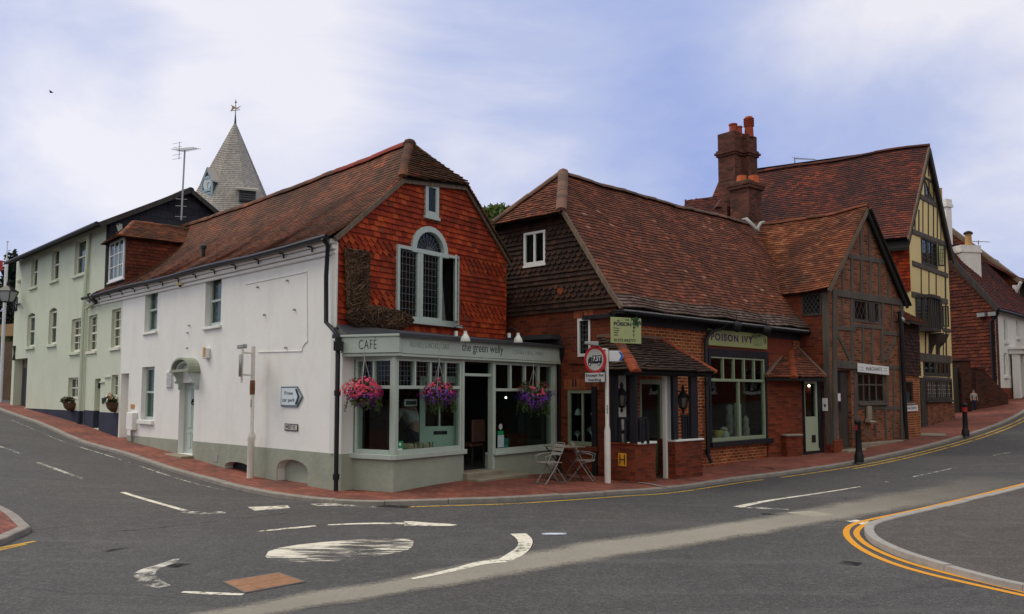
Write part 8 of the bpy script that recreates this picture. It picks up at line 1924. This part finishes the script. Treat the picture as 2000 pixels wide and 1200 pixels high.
for i in range(1500):
    s = ru(0, .97) if rnd() < .62 else ru(1.0, 1.97); th = ru(-.3, 3.5) if s < 1 else ru(-.9, 4.0); ds, dt = random.gauss(0, .05), random.gauss(0, .35)
    pts = []
    for k in range(4):
        f = (k - 1.5) / 1.5; ss = s + ds*f; ss = min(max(ss, 0), .99) if s < 1 else min(max(ss, 1.0), 1.98); p = bootpt(ss, th + dt*f); p += V((random.gauss(0, .006), .016 + random.gauss(0, .012), random.gauss(0, .008))); pts.append(fp(p))
    tw_.tube(pts, ru(.006, .011), 4)
tw_.build('woven_twigs', M_twig, bt, uv=False)

# ================================================================== CAFE TABLE AND CHAIRS
tp = G(1103, 938, PAV); tz = hz(tp.x, tp.y) + PAV; TB = (tp.x, tp.y)
M_iron = plain('dark_iron', (.03, .028, .028), .5, .3); M_slat = plain('grey_weathered_slat', (.22, .18, .15), .8, var=.3, scale=5); M_silver = plain('pale_grey_frame', (.30, .29, .27), .45, .2, var=.25); M_slatlt = plain('pale_slat', (.36, .33, .29), .7, var=.25)
ct = thing('cafe_table', 'folding slatted bistro table with dark crossed legs outside the cafe right window', 'table', (*TB, tz)); ht_ = .66; yaw = .55
def rp(x, y, z, o=TB, zz=None, yw=yaw): return V((o[0] + x*math.cos(yw) - y*math.sin(yw), o[1] + x*math.sin(yw) + y*math.cos(yw), (tz if zz is None else zz) + z))
for k in range(7):
    b = MB(); x = -.3 + k*.087; b.hexa([rp(x, -.3, ht_), rp(x + .078, -.3, ht_), rp(x + .078, .3, ht_), rp(x, .3, ht_)], [rp(x, -.3, ht_ + .018), rp(x + .078, -.3, ht_ + .018), rp(x + .078, .3, ht_ + .018), rp(x, .3, ht_ + .018)]); b.build('table_slat', M_slat, ct)
for y in (-.26, .26):
    for s_ in (-1, 1): b = MB(); b.tube([rp(-.27*s_, y, ht_ - .01), rp(.27*s_, y + .0, 0)], .012, 6); b.build('leg', M_iron, ct)
b = MB(); b.tube([rp(-.27, -.26, 0.02), rp(-.27, .26, 0.02)], .01, 5); b.tube([rp(.27, -.26, 0.02), rp(.27, .26, 0.02)], .01, 5); b.build('stretcher', M_iron, ct)
def chair(px, py, yw, label, first=[None]):
    p = G(px, py, PAV); z = hz(p.x, p.y) + PAV
    if first[0] is None:
        r = thing('folding_chair', label, 'chair', (0, 0, 0), 'folding chairs at the bistro table')
        q = lambda x, y, zz: V((x, y, zz)); fr_ = []
        for s_ in (-1, 1):
            x = .2 * s_; b = MB(); b.tube([q(x, -.24, 0), q(x, -.2, .04), q(x, .05, .42), q(x, .22, .80), q(x, .24, .86)], .012, 6); b.build('leg', M_silver, r, smooth=60)
            b = MB(); b.tube([q(x*.92, .30, 0), q(x*.92, .26, .05), q(x*.92, .02, .40), q(x*.92, -.22, .46)], .012, 6); b.build('leg', M_silver, r, smooth=60)
            b = MB(); b.tube([q(x*1.05, .17, .66), q(x*1.1, -.1, .64), q(x*1.1, -.24, .6), q(x*1.02, -.2, .45)], .011, 6); b.build('armrest', M_silver, r, smooth=60)
        b = MB(); b.tube([q(-.2, -.24, 0.01), q(.2, -.24, 0.01)], .011, 6); b.tube([q(-.185, .3, 0.01), q(.185, .3, 0.01)], .011, 6); b.tube([q(-.2, .24, .86), q(-.16, .245, .89), q(.16, .245, .89), q(.2, .24, .86)], .012, 6); b.build('cross_rail', M_silver, r)
        for k in range(6): b = MB(); y = -.22 + k*.075; b.wbox((0, y, .455), .38, .055, .014); b.build('seat_slat', M_slatlt, r)
        for k in range(3): b = MB(); zz = .62 + k*.09; y = .05 + (zz - .42)*.45; b.hexa([q(-.2, y - .008, zz), q(.2, y - .008, zz), q(.2, y + .012, zz), q(-.2, y + .012, zz)], [q(-.2, y + .012, zz + .06), q(.2, y + .012, zz + .06), q(.2, y + .034, zz + .06), q(-.2, y + .034, zz + .06)]); b.build('back_slat', M_slatlt, r)
        first[0] = r
    else:
        r = first[0].copy(); COL.objects.link(r); r['label'] = label
        for ch_ in first[0].children: k = ch_.copy(); COL.objects.link(k); k.parent = r
    r.location = (p.x, p.y, z); r.rotation_euler = (0, 0, yw); r.scale = (.9, .9, .86); return r
chair(1075, 944, -1.1, 'pale folding chair facing right, on the cafe window side of the bistro table'); chair(1140, 938, 1.35, 'pale folding chair facing left, on the signpost side of the bistro table')

# ================================================================== WHAT SHOWS THROUGH THE GLASS
M_skin = plain('skin', (.50, .30, .22), .6); M_whshirt = plain('white_shirt', (.62, .60, .57), .85, var=.1); M_navytr = plain('navy_trousers', (.015, .02, .045), .85); M_hair = plain('dark_hair', (.03, .02, .015), .7)
def body(root, joints, edges, radii, name, m, off=V((0, 0, 0))):
    me = bpy.data.meshes.new(name); me.from_pydata([tuple(V(j)) for j in joints], edges, []); o = bpy.data.objects.new(name, me); COL.objects.link(o)
    md = o.modifiers.new('skin', 'SKIN'); o.modifiers.new('sub', 'SUBSURF').levels = 2; o.modifiers['sub'].render_levels = 2
    for i, r in enumerate(radii):
        sv = me.skin_vertices[0].data[i]; sv.radius = (r, r) if not isinstance(r, tuple) else r; sv.use_root = (i == 0)
    me.materials.append(m); o.parent = root; return o
# woman bending over, seen from behind through the bay window
pc = S.P(S.uz(812, 800, -1.4)[0], -1.4, 0); fz = zfl
pe = thing('person', 'person in white top and navy trousers bending over inside the cafe bay window', 'person', (pc.x, pc.y, fz))
R_ = Matrix.Rotation(math.atan2(S.u.y, S.u.x), 4, 'Z')
def L(x, y, z): return R_ @ V((x, y, z))            # x along the front, y inwards
J = [L(0, -.04, .76), L(0, 0, .88), L(.02, .12, 1.06), L(.04, .27, 1.22), L(.05, .38, 1.30), L(.055, .46, 1.36), L(.06, .54, 1.38),
     L(-.1, 0, .72), L(-.11, .12, .42), L(-.11, -.02, .08), L(-.11, .1, .04), L(.1, 0, .72), L(.12, .13, .42), L(.12, -.0, .08), L(.12, .12, .04),
     L(-.16, .28, 1.20), L(-.22, .32, .98), L(-.18, .50, .88), L(-.17, .57, .86), L(.24, .28, 1.22), L(.34, .34, 1.02), L(.30, .52, .92), L(.29, .59, .9)]
E = [(0, 1), (1, 2), (2, 3), (3, 4), (4, 5), (5, 6), (0, 7), (7, 8), (8, 9), (9, 10), (0, 11), (11, 12), (12, 13), (13, 14), (3, 15), (15, 16), (16, 17), (17, 18), (3, 19), (19, 20), (20, 21), (21, 22)]
body(pe, J, E, [.14, .135, .14, .13, .06, .085, .07, .105, .075, .055, .045, .105, .075, .055, .045, .06, .045, .035, .03, .06, .045, .035, .03], 'body', M_skin)
body(pe, [J[1], J[2], J[3], J[15], J[16]*.6 + J[15]*.4, J[19], J[20]*.6 + J[19]*.4], [(0, 1), (1, 2), (2, 3), (3, 4), (2, 5), (5, 6)], [.17, .165, .155, .08, .068, .08, .068], 'white_top', M_whshirt)
body(pe, [J[0] + V((0, 0, .02)), J[7], J[8], J[9], J[11], J[12], J[13]], [(0, 1), (1, 2), (2, 3), (0, 4), (4, 5), (5, 6)], [.175, .13, .095, .08, .13, .095, .08], 'trousers', M_navytr)
b = MB(); b.ball(J[5] + J[6]*0 + L(0, .03, .02) + V((pc.x, pc.y, fz)), .105, 12, 9, (1, 1.15, 1.05)); b.build('hair', M_hair, pe, smooth=60)
# two fabric-topped stools
def stool(px, label, first=[None]):
    u_ = S.uz(px, 868, -.55)[0]; loc = S.P(u_, -.55, zst - .42)
    if first[0] is None:
        r = thing('window_stool', label, 'stool', loc, 'striped stools in the cafe bay'); f = S
        b = MB(); b.box(f, u_ - .2, u_ + .2, -.72, -.38, loc.z + .42, loc.z + .54); b.build('cushion', plain('beige_ticking', (.45, .36, .25), .9, var=.2), r, bevel=.04, seg=3)
        b = MB()
        for x in (-.06, .03, .07): b.box(f, u_ + x, u_ + x + .022, -.722, -.378, loc.z + .415, loc.z + .545)
        b.build('stripe', plain('dark_stripe', (.06, .04, .03), .9), r)
        for x, y in ((-.16, -.68), (.16, -.68), (-.16, -.42), (.16, -.42)): b = MB(); b.lathe(f.P(u_ + x, y, loc.z), [(.02, 0), (.035, .2), (.025, .3), (.04, .42)], 8); b.build('leg', M_bark, r)
        first[0] = r
    else:
        r = first[0].copy(); COL.objects.link(r); r.location = loc; r['label'] = label
        for ch_ in first[0].children: k = ch_.copy(); COL.objects.link(k); k.parent = r
stool(800, 'beige striped stool behind the green window sticker, left of the pair'); stool(830, 'beige striped stool nearer the cafe door, right of the pair')
pl_ = MB(); pl_.box(S, .1, uD0 - .12, -1.0, -.14, zst - .55, zst - .43); solo(pl_, 'window_bench', M_bark, 'low dark bench platform inside the cafe bay under the stools', 'bench', S.P(.8, -.6, zst - .55))
# small framed chalkboard hanging in the window
a, c_, z0, z1 = S.rect(790, 780, 815, 794, -.12); cb = thing('hanging_chalkboard', 'small grey-framed chalkboard hanging on a string in the cafe bay', 'chalkboard', S.P((a+c_)/2, -.12, z0))
b = MB(); b.box(S, a, c_, -.13, -.115, z0, z1); b.build('frame', plain('grey_frame', (.42, .42, .40), .6), cb, bevel=.012); b = MB(); b.box(S, a + .03, c_ - .03, -.116, -.112, z0 + .03, z1 - .03); b.build('slate', plain('chalk_slate', (.035, .05, .055), .8), cb)
b = MB(); zt = S.uz(803, 764, -.12)[1]; b.tube([S.P(a + .04, -.12, z1), S.P((a+c_)/2, -.12, zt), S.P(c_ - .04, -.12, z1)], .004, 4); b.build('string', M_bargelt, cb)
# stickers and notices on the glass
def sticker(fr, x0, y0, x1, y1, m, label, name, v=-.042, extra=None):
    a, c_, z0, z1 = fr.rect(x0, y0, x1, y1, v); b = MB(); b.box(fr, a, c_, v, v + .003, z0, z1); o = solo(b, name, m, label, 'notice', fr.P((a+c_)/2, v, z0)); return o, (a, c_, z0, z1)
M_grn = plain('green_sticker', (.01, .30, .10), .5); M_teal = plain('teal_card', (.04, .28, .22), .5)
o_, q = sticker(S, 775, 862, 787, 884, M_grn, 'bright green hygiene sticker at the lower left of the cafe bay glass', 'window_sticker')
b = MB(); b.box(S, q[0] + .025, q[1] - .025, -.0388, -.037, q[2] + .03, q[2] + .07); b.fprism(S, [((q[0]+q[1])/2 + .03*math.cos(k*.785), q[2] + (q[3]-q[2])*.72 + .03*math.sin(k*.785)) for k in range(8)], -.0388, -.037); x = b.build('white_emblem', M_paper, o_)
sticker(S, 972, 850, 984, 874, plain('pale_blue_notice', (.45, .58, .62), .5), 'pale blue printed notice in the lower left of the right cafe window', 'window_notice'); sticker(S, 972, 842, 983, 849.5, M_grn, 'green strip card above the pale blue notice', 'window_notice')
sticker(S, 985, 856, 993, 866, M_teal, 'teal card standing right of the pale blue notice', 'window_notice', -.1); sticker(S, 985, 867, 992, 874, plain('bright_teal_card', (.02, .36, .30), .5), 'bright teal lower card right of the pale blue notice', 'window_notice', -.08)
a, c_, z0, z1 = S.rect(974, 830, 981, 838, -.042); b = MB(); b.fprism(S, [((a+c_)/2 + (c_-a)/2*math.cos(k*math.pi/8), (z0+z1)/2 + (c_-a)/2*math.sin(k*math.pi/8)) for k in range(16)], -.042, -.039); solo(b, 'window_sticker', plain('grey_disc', (.5, .52, .5), .5), 'round pale sticker above the green strip card', 'notice', S.P(a, -.042, z0))
# chair in the doorway, table and till behind, boarded panelling behind the splayed bay
dcp = S.P(S.uz(932, 880, -.9)[0], -.9, zfl); dc = thing('dining_chair', 'dark red-brown upholstered chair just inside the open cafe doorway', 'chair', dcp); M_red2 = plain('brown_leather', (.13, .055, .035), .6, var=.2); cf = Fr((dcp.x, dcp.y), ((dcp + S.u).x, (dcp + S.u).y))
b = MB(); b.box(cf, -.22, .22, -.45, 0, zfl + .40, zfl + .5); b.build('seat', M_red2, dc, bevel=.03); b = MB(); b.box(cf, -.22, .22, -.02, .06, zfl + .5, zfl + 1.0); b.build('backrest', M_red2, dc, bevel=.03)
for x, y in ((-.19, -.4), (.19, -.4), (-.19, .02), (.19, .02)): b = MB(); b.tube([cf.P(x, y, zfl + .4), cf.P(x, y, zfl)], .022, 6); b.build('leg', M_bark, dc)
sb = thing('leather_sofa', 'dim dark red sofa back low behind the right cafe window', 'sofa', S.P(S.uz(1000, 860, -.8)[0], -.8, zfl)); u_ = S.uz(1000, 860, -.8)[0]; b = MB(); b.box(S, u_ - .1, u_ + .75, -1.0, -.8, zfl, zs2 + .35); b.build('backrest', plain('oxblood_leather', (.10, .025, .015), .5), sb, bevel=.04); b = MB(); b.box(S, u_ - .1, u_ + .75, -1.5, -1.0, zfl, zs2 - .1); b.build('seat', plain('oxblood_seat', (.10, .025, .015), .5), sb, bevel=.04)
pn = thing('slatted_settle', 'dark red-brown slatted settle behind the splayed bay window', 'settle', SP.P(.4, -1.0, zfl)); b = MB(); M_set = timber('mahogany', (.07, .022, .012))
sa_, sb_ = SP.uz(700, 800, -1.0)[0], SP.uz(759, 800, -1.0)[0]
for k in range(6): x = sa_ + (sb_ - sa_)*k/5.4; b.box(SP, x, x + .04, -1.05, -1.0, zst, zst + .85)
b.box(SP, sa_, sb_, -1.07, -.98, zst + .85, zst + .95); b.box(SP, sa_, sb_, -1.07, -.98, zst + .55, zst + .6); b.build('slatted_back', M_set, pn); b = MB(); b.box(SP, sa_, sb_ - .1, -1.0, -.6, zst - .05, zst + .02); b.build('seat', M_set, pn)
# gift shop window display
def figure(px, py0, py1, v, prof, m, label, name='ornament'):
    u_, z1 = PF.uz(px, py0, v); z0 = iw[2] + .081; h = z1 - z0; b = MB(); b.lathe(PF.P(u_, v, z0), [(r, z*h) for r, z in prof], 12); return solo(b, name, m, label, 'ornament', PF.P(u_, v, z0), 'ornaments in the gift shop window', smooth=50)
M_pale = plain('pale_plaster', (.42, .40, .36), .8, var=.3); M_driftw = plain('bleached_driftwood', (.32, .29, .25), .9, var=.5, scale=8, bump=.4); M_drk = plain('dark_root', (.06, .045, .035), .9, var=.4)
figure(1414, 834, 850, -.35, [(.14, 0), (.15, .2), (.11, .5), (.08, .62), (.11, .75), (.07, .95), (.02, 1)], M_pale, 'small seated pale statuette at the lower left of the gift shop window')
figure(1425, 790, 850, -.5, [(.07, 0), (.12, .1), (.10, .3), (.12, .55), (.08, .75), (.11, .9), (.05, 1)], M_driftw, 'tall knobbly driftwood ornament left of the window mullion')
figure(1440, 787, 850, -.3, [(.10, 0), (.10, .95), (.06, 1)], M_pale, 'tall pale column ornament behind the window mullion')
figure(1456, 812, 850, -.4, [(.10, 0), (.11, .3), (.07, .5), (.09, .8), (.03, 1)], M_driftw, 'shorter bleached ornament right of the window mullion')
figure(1448, 745, 850, -.7, [(.10, 0), (.14, .3), (.10, .6), (.16, .85), (.08, 1)], M_drk, 'dark root carving at the back of the gift shop window')
figure(1402, 841, 850, -.3, [(.08, 0), (.13, .6), (.14, 1), (.1, 1)], plain('yellow_bowl', (.55, .42, .12), .4), 'shallow yellow bowl at the left end of the gift shop window')
# hanging lights seen through glass
def bulb(fr, px, py, v, r, e, label):
    u_, z_ = fr.uz(px, py, v); b = MB(); b.ball(fr.P(u_, v, z_), r, 10, 7); m = bpy.data.materials.new('lit_bulb'); m.use_nodes = True; n_ = m.node_tree.nodes; bs = n_['Principled BSDF']; bs.inputs['Emission Color'].default_value = (1, .85, .65, 1); bs.inputs['Emission Strength'].default_value = e
    r_ = thing('pendant_bulb', label, 'lamp', fr.P(u_, v, z_)); b.build('bulb', m, r_); c = MB(); c.tube([fr.P(u_, v, z_), fr.P(u_, v, z_ + .35)], .006, 4); c.build('flex', M_black, r_)
bulb(PS, 1118, 766, -.4, .03, 14, 'bright bulb at the top of the side display window'); bulb(ND, 1580, 754, -.3, .03, 14, 'bright bulb behind the green side door glass'); bulb(S, 988, 777, -.8, .025, 4, 'dim orange bulb inside the right cafe window')
# glass bells and white twig trees in the side display window
M_wire = plain('white_wire', (.45, .45, .43), .5); M_bell = plain('clear_bell', (.30, .32, .32), .15)
for px, py, lab in ((1131, 806, 'bell ornament hanging in the left light of the side display window'), (1163, 806, 'bell ornament hanging in the right light of the side display window')):
    u_, z_ = PS.uz(px - 2, py, -.25); b = MB(); b.lathe(PS.P(u_, -.25, z_ - .06), [(.09, 0), (.085, .04), (.05, .12), (.015, .15)], 10); r_ = thing('hanging_bell', lab, 'ornament', PS.P(u_, -.25, z_ - .06), 'glass bells in the side window'); b.build('bell', M_bell, r_); c = MB(); c.tube([PS.P(u_, -.25, z_ + .09), PS.P(u_, -.25, r_sh[3] - .05)], .004, 4); c.build('string', M_wire, r_)
for px, lab in ((1128, 'small white twig tree in the left light of the side display window'), (1156, 'larger white twig tree in the right light of the side display window')):
    u_, z_ = PS.uz(px, 862, -.25); s_ = .7 if px == 1128 else 1; b = MB(); b.tube([PS.P(u_, -.25, r_sh[2] + .08), PS.P(u_, -.25, z_ + .2*s_)], .008, 4)
    for k in range(9): a = -1.3 + k*.32; b.tube([PS.P(u_, -.25, z_ + .12*s_), PS.P(u_ + .07*s_*math.sin(a), -.25, z_ + .12*s_ + .12*s_*abs(math.cos(a*.6))), PS.P(u_ + .15*s_*math.sin(a), -.25, z_ + .12*s_ + .22*s_*math.cos(a*.75))], .006, 4)
    solo(b, 'twig_tree', M_wire, lab, 'ornament', PS.P(u_, -.25, r_sh[2] + .08), 'white twig trees in the side window')
# distant passer-by beside the garden pier
pp = V((*pt(1901.5, 34.45), 0)); pp.z = hz(pp.x, pp.y) + PAV
p2_ = thing('person', 'small distant person in pale grey top and dark trousers beside the tall garden pier', 'person', pp)
J2 = [V((0, 0, .9)), V((0, 0, 1.1)), V((0, 0, 1.32)), V((0, 0, 1.45)), V((0, 0, 1.56)), V((0, 0, 1.66)), V((-.09, 0, .82)), V((-.1, -.03, .45)), V((-.1, 0, .06)), V((-.1, -.12, .04)), V((.09, 0, .82)), V((.1, .04, .45)), V((.1, .1, .06)), V((.1, -.02, .04)), V((-.2, 0, 1.33)), V((-.25, 0, 1.05)), V((-.22, -.1, .82)), V((.2, 0, 1.33)), V((.25, 0, 1.05)), V((.22, -.1, .82))]
E2 = [(0, 1), (1, 2), (2, 3), (3, 4), (4, 5), (0, 6), (6, 7), (7, 8), (8, 9), (0, 10), (10, 11), (11, 12), (12, 13), (2, 14), (14, 15), (15, 16), (2, 17), (17, 18), (18, 19)]
body(p2_, J2, E2, [.13, .12, .13, .055, .09, .07, .09, .065, .05, .04, .09, .065, .05, .04, .055, .042, .035, .055, .042, .035], 'body', M_skin)
body(p2_, [J2[0] + V((0, 0, .08)), J2[1], J2[2], J2[14], J2[15], J2[17], J2[18]], [(0, 1), (1, 2), (2, 3), (3, 4), (2, 5), (5, 6)], [.155, .145, .15, .075, .06, .075, .06], 'grey_top', plain('grey_cloth', (.30, .31, .33), .9)); body(p2_, [J2[0], J2[6], J2[7], J2[8], J2[10], J2[11], J2[12]], [(0, 1), (1, 2), (2, 3), (0, 4), (4, 5), (5, 6)], [.15, .11, .085, .065, .11, .085, .065], 'trousers', M_navytr)
b = MB(); b.ball(pp + V((0, .02, 1.64)), .10, 10, 8); b.build('hair', M_hair, p2_, smooth=60)
p2_.scale = (.55, .55, .55)

# ================================================================== the other side of the crossroads, behind the photographer (seen in the glass)
def facing_house(cx, cy, w, d, h, yaw, m, mr, label):
    z = hz(cx, cy); r = thing('facing_house', label, 'house', (cx, cy, z)); ca, sa = math.cos(yaw), math.sin(yaw)
    f = Fr((0, 0), (1, 0)); f.u = V((ca, sa, 0)); f.n = V((-sa, ca, 0)); f.A = V((cx, cy, 0)) - f.u*w/2; f.L = w
    wr = [(x, x + 1.0, z + zz, z + zz + 1.4) for zz in (1.0, 3.9) for x in np.linspace(.9, w - 1.9, max(2, int(w/2.6))) if z + zz + 1.4 < z + h]
    b = MB(); b.wall(f, [(0, z - .5), (w, z - .5), (w, z + h), (0, z + h)], [recess(q) for q in wr], .15, d); b.poly([f.P(0, -d, z), f.P(w, -d, z), f.P(w, -d, z + h), f.P(0, -d, z + h)]); b.build('wall', m, r)
    for q in wr: window(r, f, q, -.08, M_wframe, .07, (.5,), (.5,), .04, sill=(.08, .08, .08))
    b = MB(); rr = h + d*.42; b.hexa([f.P(-.3, .35, z + h - .05), f.P(w + .3, .35, z + h - .05), f.P(w + .3, -d/2, z + rr), f.P(-.3, -d/2, z + rr)], [f.P(-.3, .35, z + h + .1), f.P(w + .3, .35, z + h + .1), f.P(w + .3, -d/2, z + rr + .15), f.P(-.3, -d/2, z + rr + .15)])
    b.hexa([f.P(-.3, -d - .35, z + h - .05), f.P(w + .3, -d - .35, z + h - .05), f.P(w + .3, -d/2, z + rr), f.P(-.3, -d/2, z + rr)], [f.P(-.3, -d - .35, z + h + .1), f.P(w + .3, -d - .35, z + h + .1), f.P(w + .3, -d/2, z + rr + .15), f.P(-.3, -d/2, z + rr + .15)])
    b.fprism(f.off(-.01), [(0, z + h), (.0, z + h), (.001, z + h)], 0, -.01) if False else None
    b.build('roof', mr, r)
    b = MB()
    for u in (.02, w - .02): b.hexa([f.P(u, 0, z + h), f.P(u, -d, z + h), f.P(u, -d/2, z + rr)], [f.P(u + .05, 0, z + h), f.P(u + .05, -d, z + h), f.P(u + .05, -d/2, z + rr)])
    b.build('gable', m, r)
facing_house(17.5, -3.5, 15, 7, 6.2, math.radians(40), M_brick, M_roofbig, 'brick house across the road on the right, behind the photographer')
facing_house(33, 22, 32, 7, 7.5, math.radians(95), M_brickd, M_roofbig, 'long brick house far round on the right, outside the picture')
facing_house(43, 40, 28, 7, 7.5, math.radians(98), M_brick, M_roofbig, 'tall brick house farther up the street on the right, outside the picture')
facing_house(3, -11, 13, 7, 6.0, math.radians(4), M_white, M_roofbig, 'white rendered house across the crossroads, behind the photographer')
facing_house(-14.5, -4, 14, 7, 6.0, math.radians(-38), M_brickd, M_roofbig, 'dark brick house across the side street, behind the photographer')
GLOWS = [(ray(270, 50), .942, .95), (ray(1850, 150), .958, .75), (ray(930, 340), .96, .3), (ray(1380, 130), .95, -.14), (ray(60, 300), .955, -.4), (ray(0, 0), .98, -.3), (ray(620, 200), .985, -.2), (ray(1700, 330), .98, -.3)]
CLOUD_LOC = (0.3, 0.0, 0.2); SKY_BLUE = (.32, .41, .78); SKY_MID = (.53, .59, .84); SKY_WHITE = (.92, .90, .97); SKY_K = 8.7; SKY_BACK = (9.0, 8.6, 7.9); SKY_STR = .1; SUN_E = 1.5; SUN_C = (1, .9, .76); EXPO = 0.22

# ================================================================== world, sun, camera
w = bpy.data.worlds.new('World'); sc.world = w; w.use_nodes = True
t = w.node_tree; t.nodes.clear()
def N(typ, **k):
    n = t.nodes.new('ShaderNode' + typ)
    for a, b in k.items(): setattr(n, a, b)
    return n
out = N('OutputWorld'); bg = N('Background'); sky = N('TexSky', sky_type='NISHITA', sun_disc=False)
SUN_EL, SUN_AZ = math.radians(48), math.radians(-72)      # azimuth measured from +Y towards +X
sky.sun_elevation = SUN_EL; sky.sun_rotation = SUN_AZ; sky.air_density = 1.0; sky.dust_density = 1.0; sky.ozone_density = 2.0
tc = N('TexCoord'); mp = N('Mapping'); mp.inputs['Scale'].default_value = (1.0, 1.0, 1.9); mp.inputs['Location'].default_value = CLOUD_LOC
t.links.new(tc.outputs['Generated'], mp.inputs[0])
n1 = N('TexNoise'); n1.inputs['Scale'].default_value = 1.9; n1.inputs['Detail'].default_value = 9; n1.inputs['Roughness'].default_value = .57; n1.inputs['Distortion'].default_value = .5
t.links.new(mp.outputs[0], n1.inputs['Vector'])
def MA(op, a, b=0., c=0.):
    n = N('Math', operation=op)
    for i, v in enumerate((a, b, c)):
        if isinstance(v, (int, float)): n.inputs[i].default_value = v
        else: t.links.new(v, n.inputs[i])
    return n.outputs[0]
def glow(d, lo):
    """brightness of the cloud veil towards a bearing"""
    q = N('VectorMath', operation='DOT_PRODUCT'); t.links.new(tc.outputs['Generated'], q.inputs[0]); q.inputs[1].default_value = V(d).normalized()
    r = N('MapRange', interpolation_type='SMOOTHSTEP'); r.inputs['From Min'].default_value = lo; r.inputs['From Max'].default_value = 1.0; t.links.new(q.outputs['Value'], r.inputs[0]); return r.outputs[0]
f = MA('MULTIPLY_ADD', n1.outputs[0], 1.95, -.6)
for d, lo, k in GLOWS: f = MA('MULTIPLY_ADD', glow(d, lo), k, f)
r1 = N('ValToRGB'); e = r1.color_ramp.elements; e[0].position = 0.; e[1].position = 1.
e[0].color = (*SKY_BLUE, 1); e[1].color = (*SKY_WHITE, 1); m_ = e.new(.5); m_.color = (*SKY_MID, 1)
t.links.new(f, r1.inputs[0])
sc10 = N('Mix', data_type='RGBA', blend_type='MULTIPLY'); sc10.inputs[0].default_value = 1; t.links.new(r1.outputs[0], sc10.inputs[6]); sc10.inputs[7].default_value = (SKY_K, SKY_K, SKY_K, 1)
mx = N('Mix', data_type='RGBA'); mx.inputs[0].default_value = .88; t.links.new(sky.outputs[0], mx.inputs[6]); t.links.new(sc10.outputs[2], mx.inputs[7])
bk = N('Mix', data_type='RGBA'); t.links.new(glow((0, -.6, 1), .04), bk.inputs[0]); t.links.new(mx.outputs[2], bk.inputs[6]); bk.inputs[7].default_value = (*SKY_BACK, 1)
t.links.new(bk.outputs[2], bg.inputs['Color']); bg.inputs['Strength'].default_value = SKY_STR
t.links.new(bg.outputs[0], out.inputs['Surface'])
sd = bpy.data.lights.new('sun', 'SUN'); sd.energy = SUN_E; sd.angle = math.radians(25); sd.color = SUN_C
so = bpy.data.objects.new('sun', sd); COL.objects.link(so); so['kind'] = 'helper'
dirv = V((math.sin(SUN_AZ) * math.cos(SUN_EL), math.cos(SUN_AZ) * math.cos(SUN_EL), math.sin(SUN_EL)))
so.rotation_euler = (-dirv).to_track_quat('-Z', 'Y').to_euler(); so.location = (0, 0, 30)
cd_ = bpy.data.cameras.new('camera'); co = bpy.data.objects.new('camera', cd_); COL.objects.link(co); sc.camera = co
cd_.sensor_width = 36; cd_.sensor_fit = 'HORIZONTAL'; cd_.lens = 36 * FPX / 2000; cd_.shift_y = 50 / 2000; cd_.clip_end = 3000
co.location = CAM; co.rotation_euler = (math.pi / 2 + PH, 0, 0)
sc.view_settings.view_transform = 'Standard'; sc.view_settings.look = 'None'; sc.view_settings.exposure = EXPO; sc.view_settings.gamma = 1
sc.cycles.max_bounces = 8; sc.cycles.transparent_max_bounces = 12
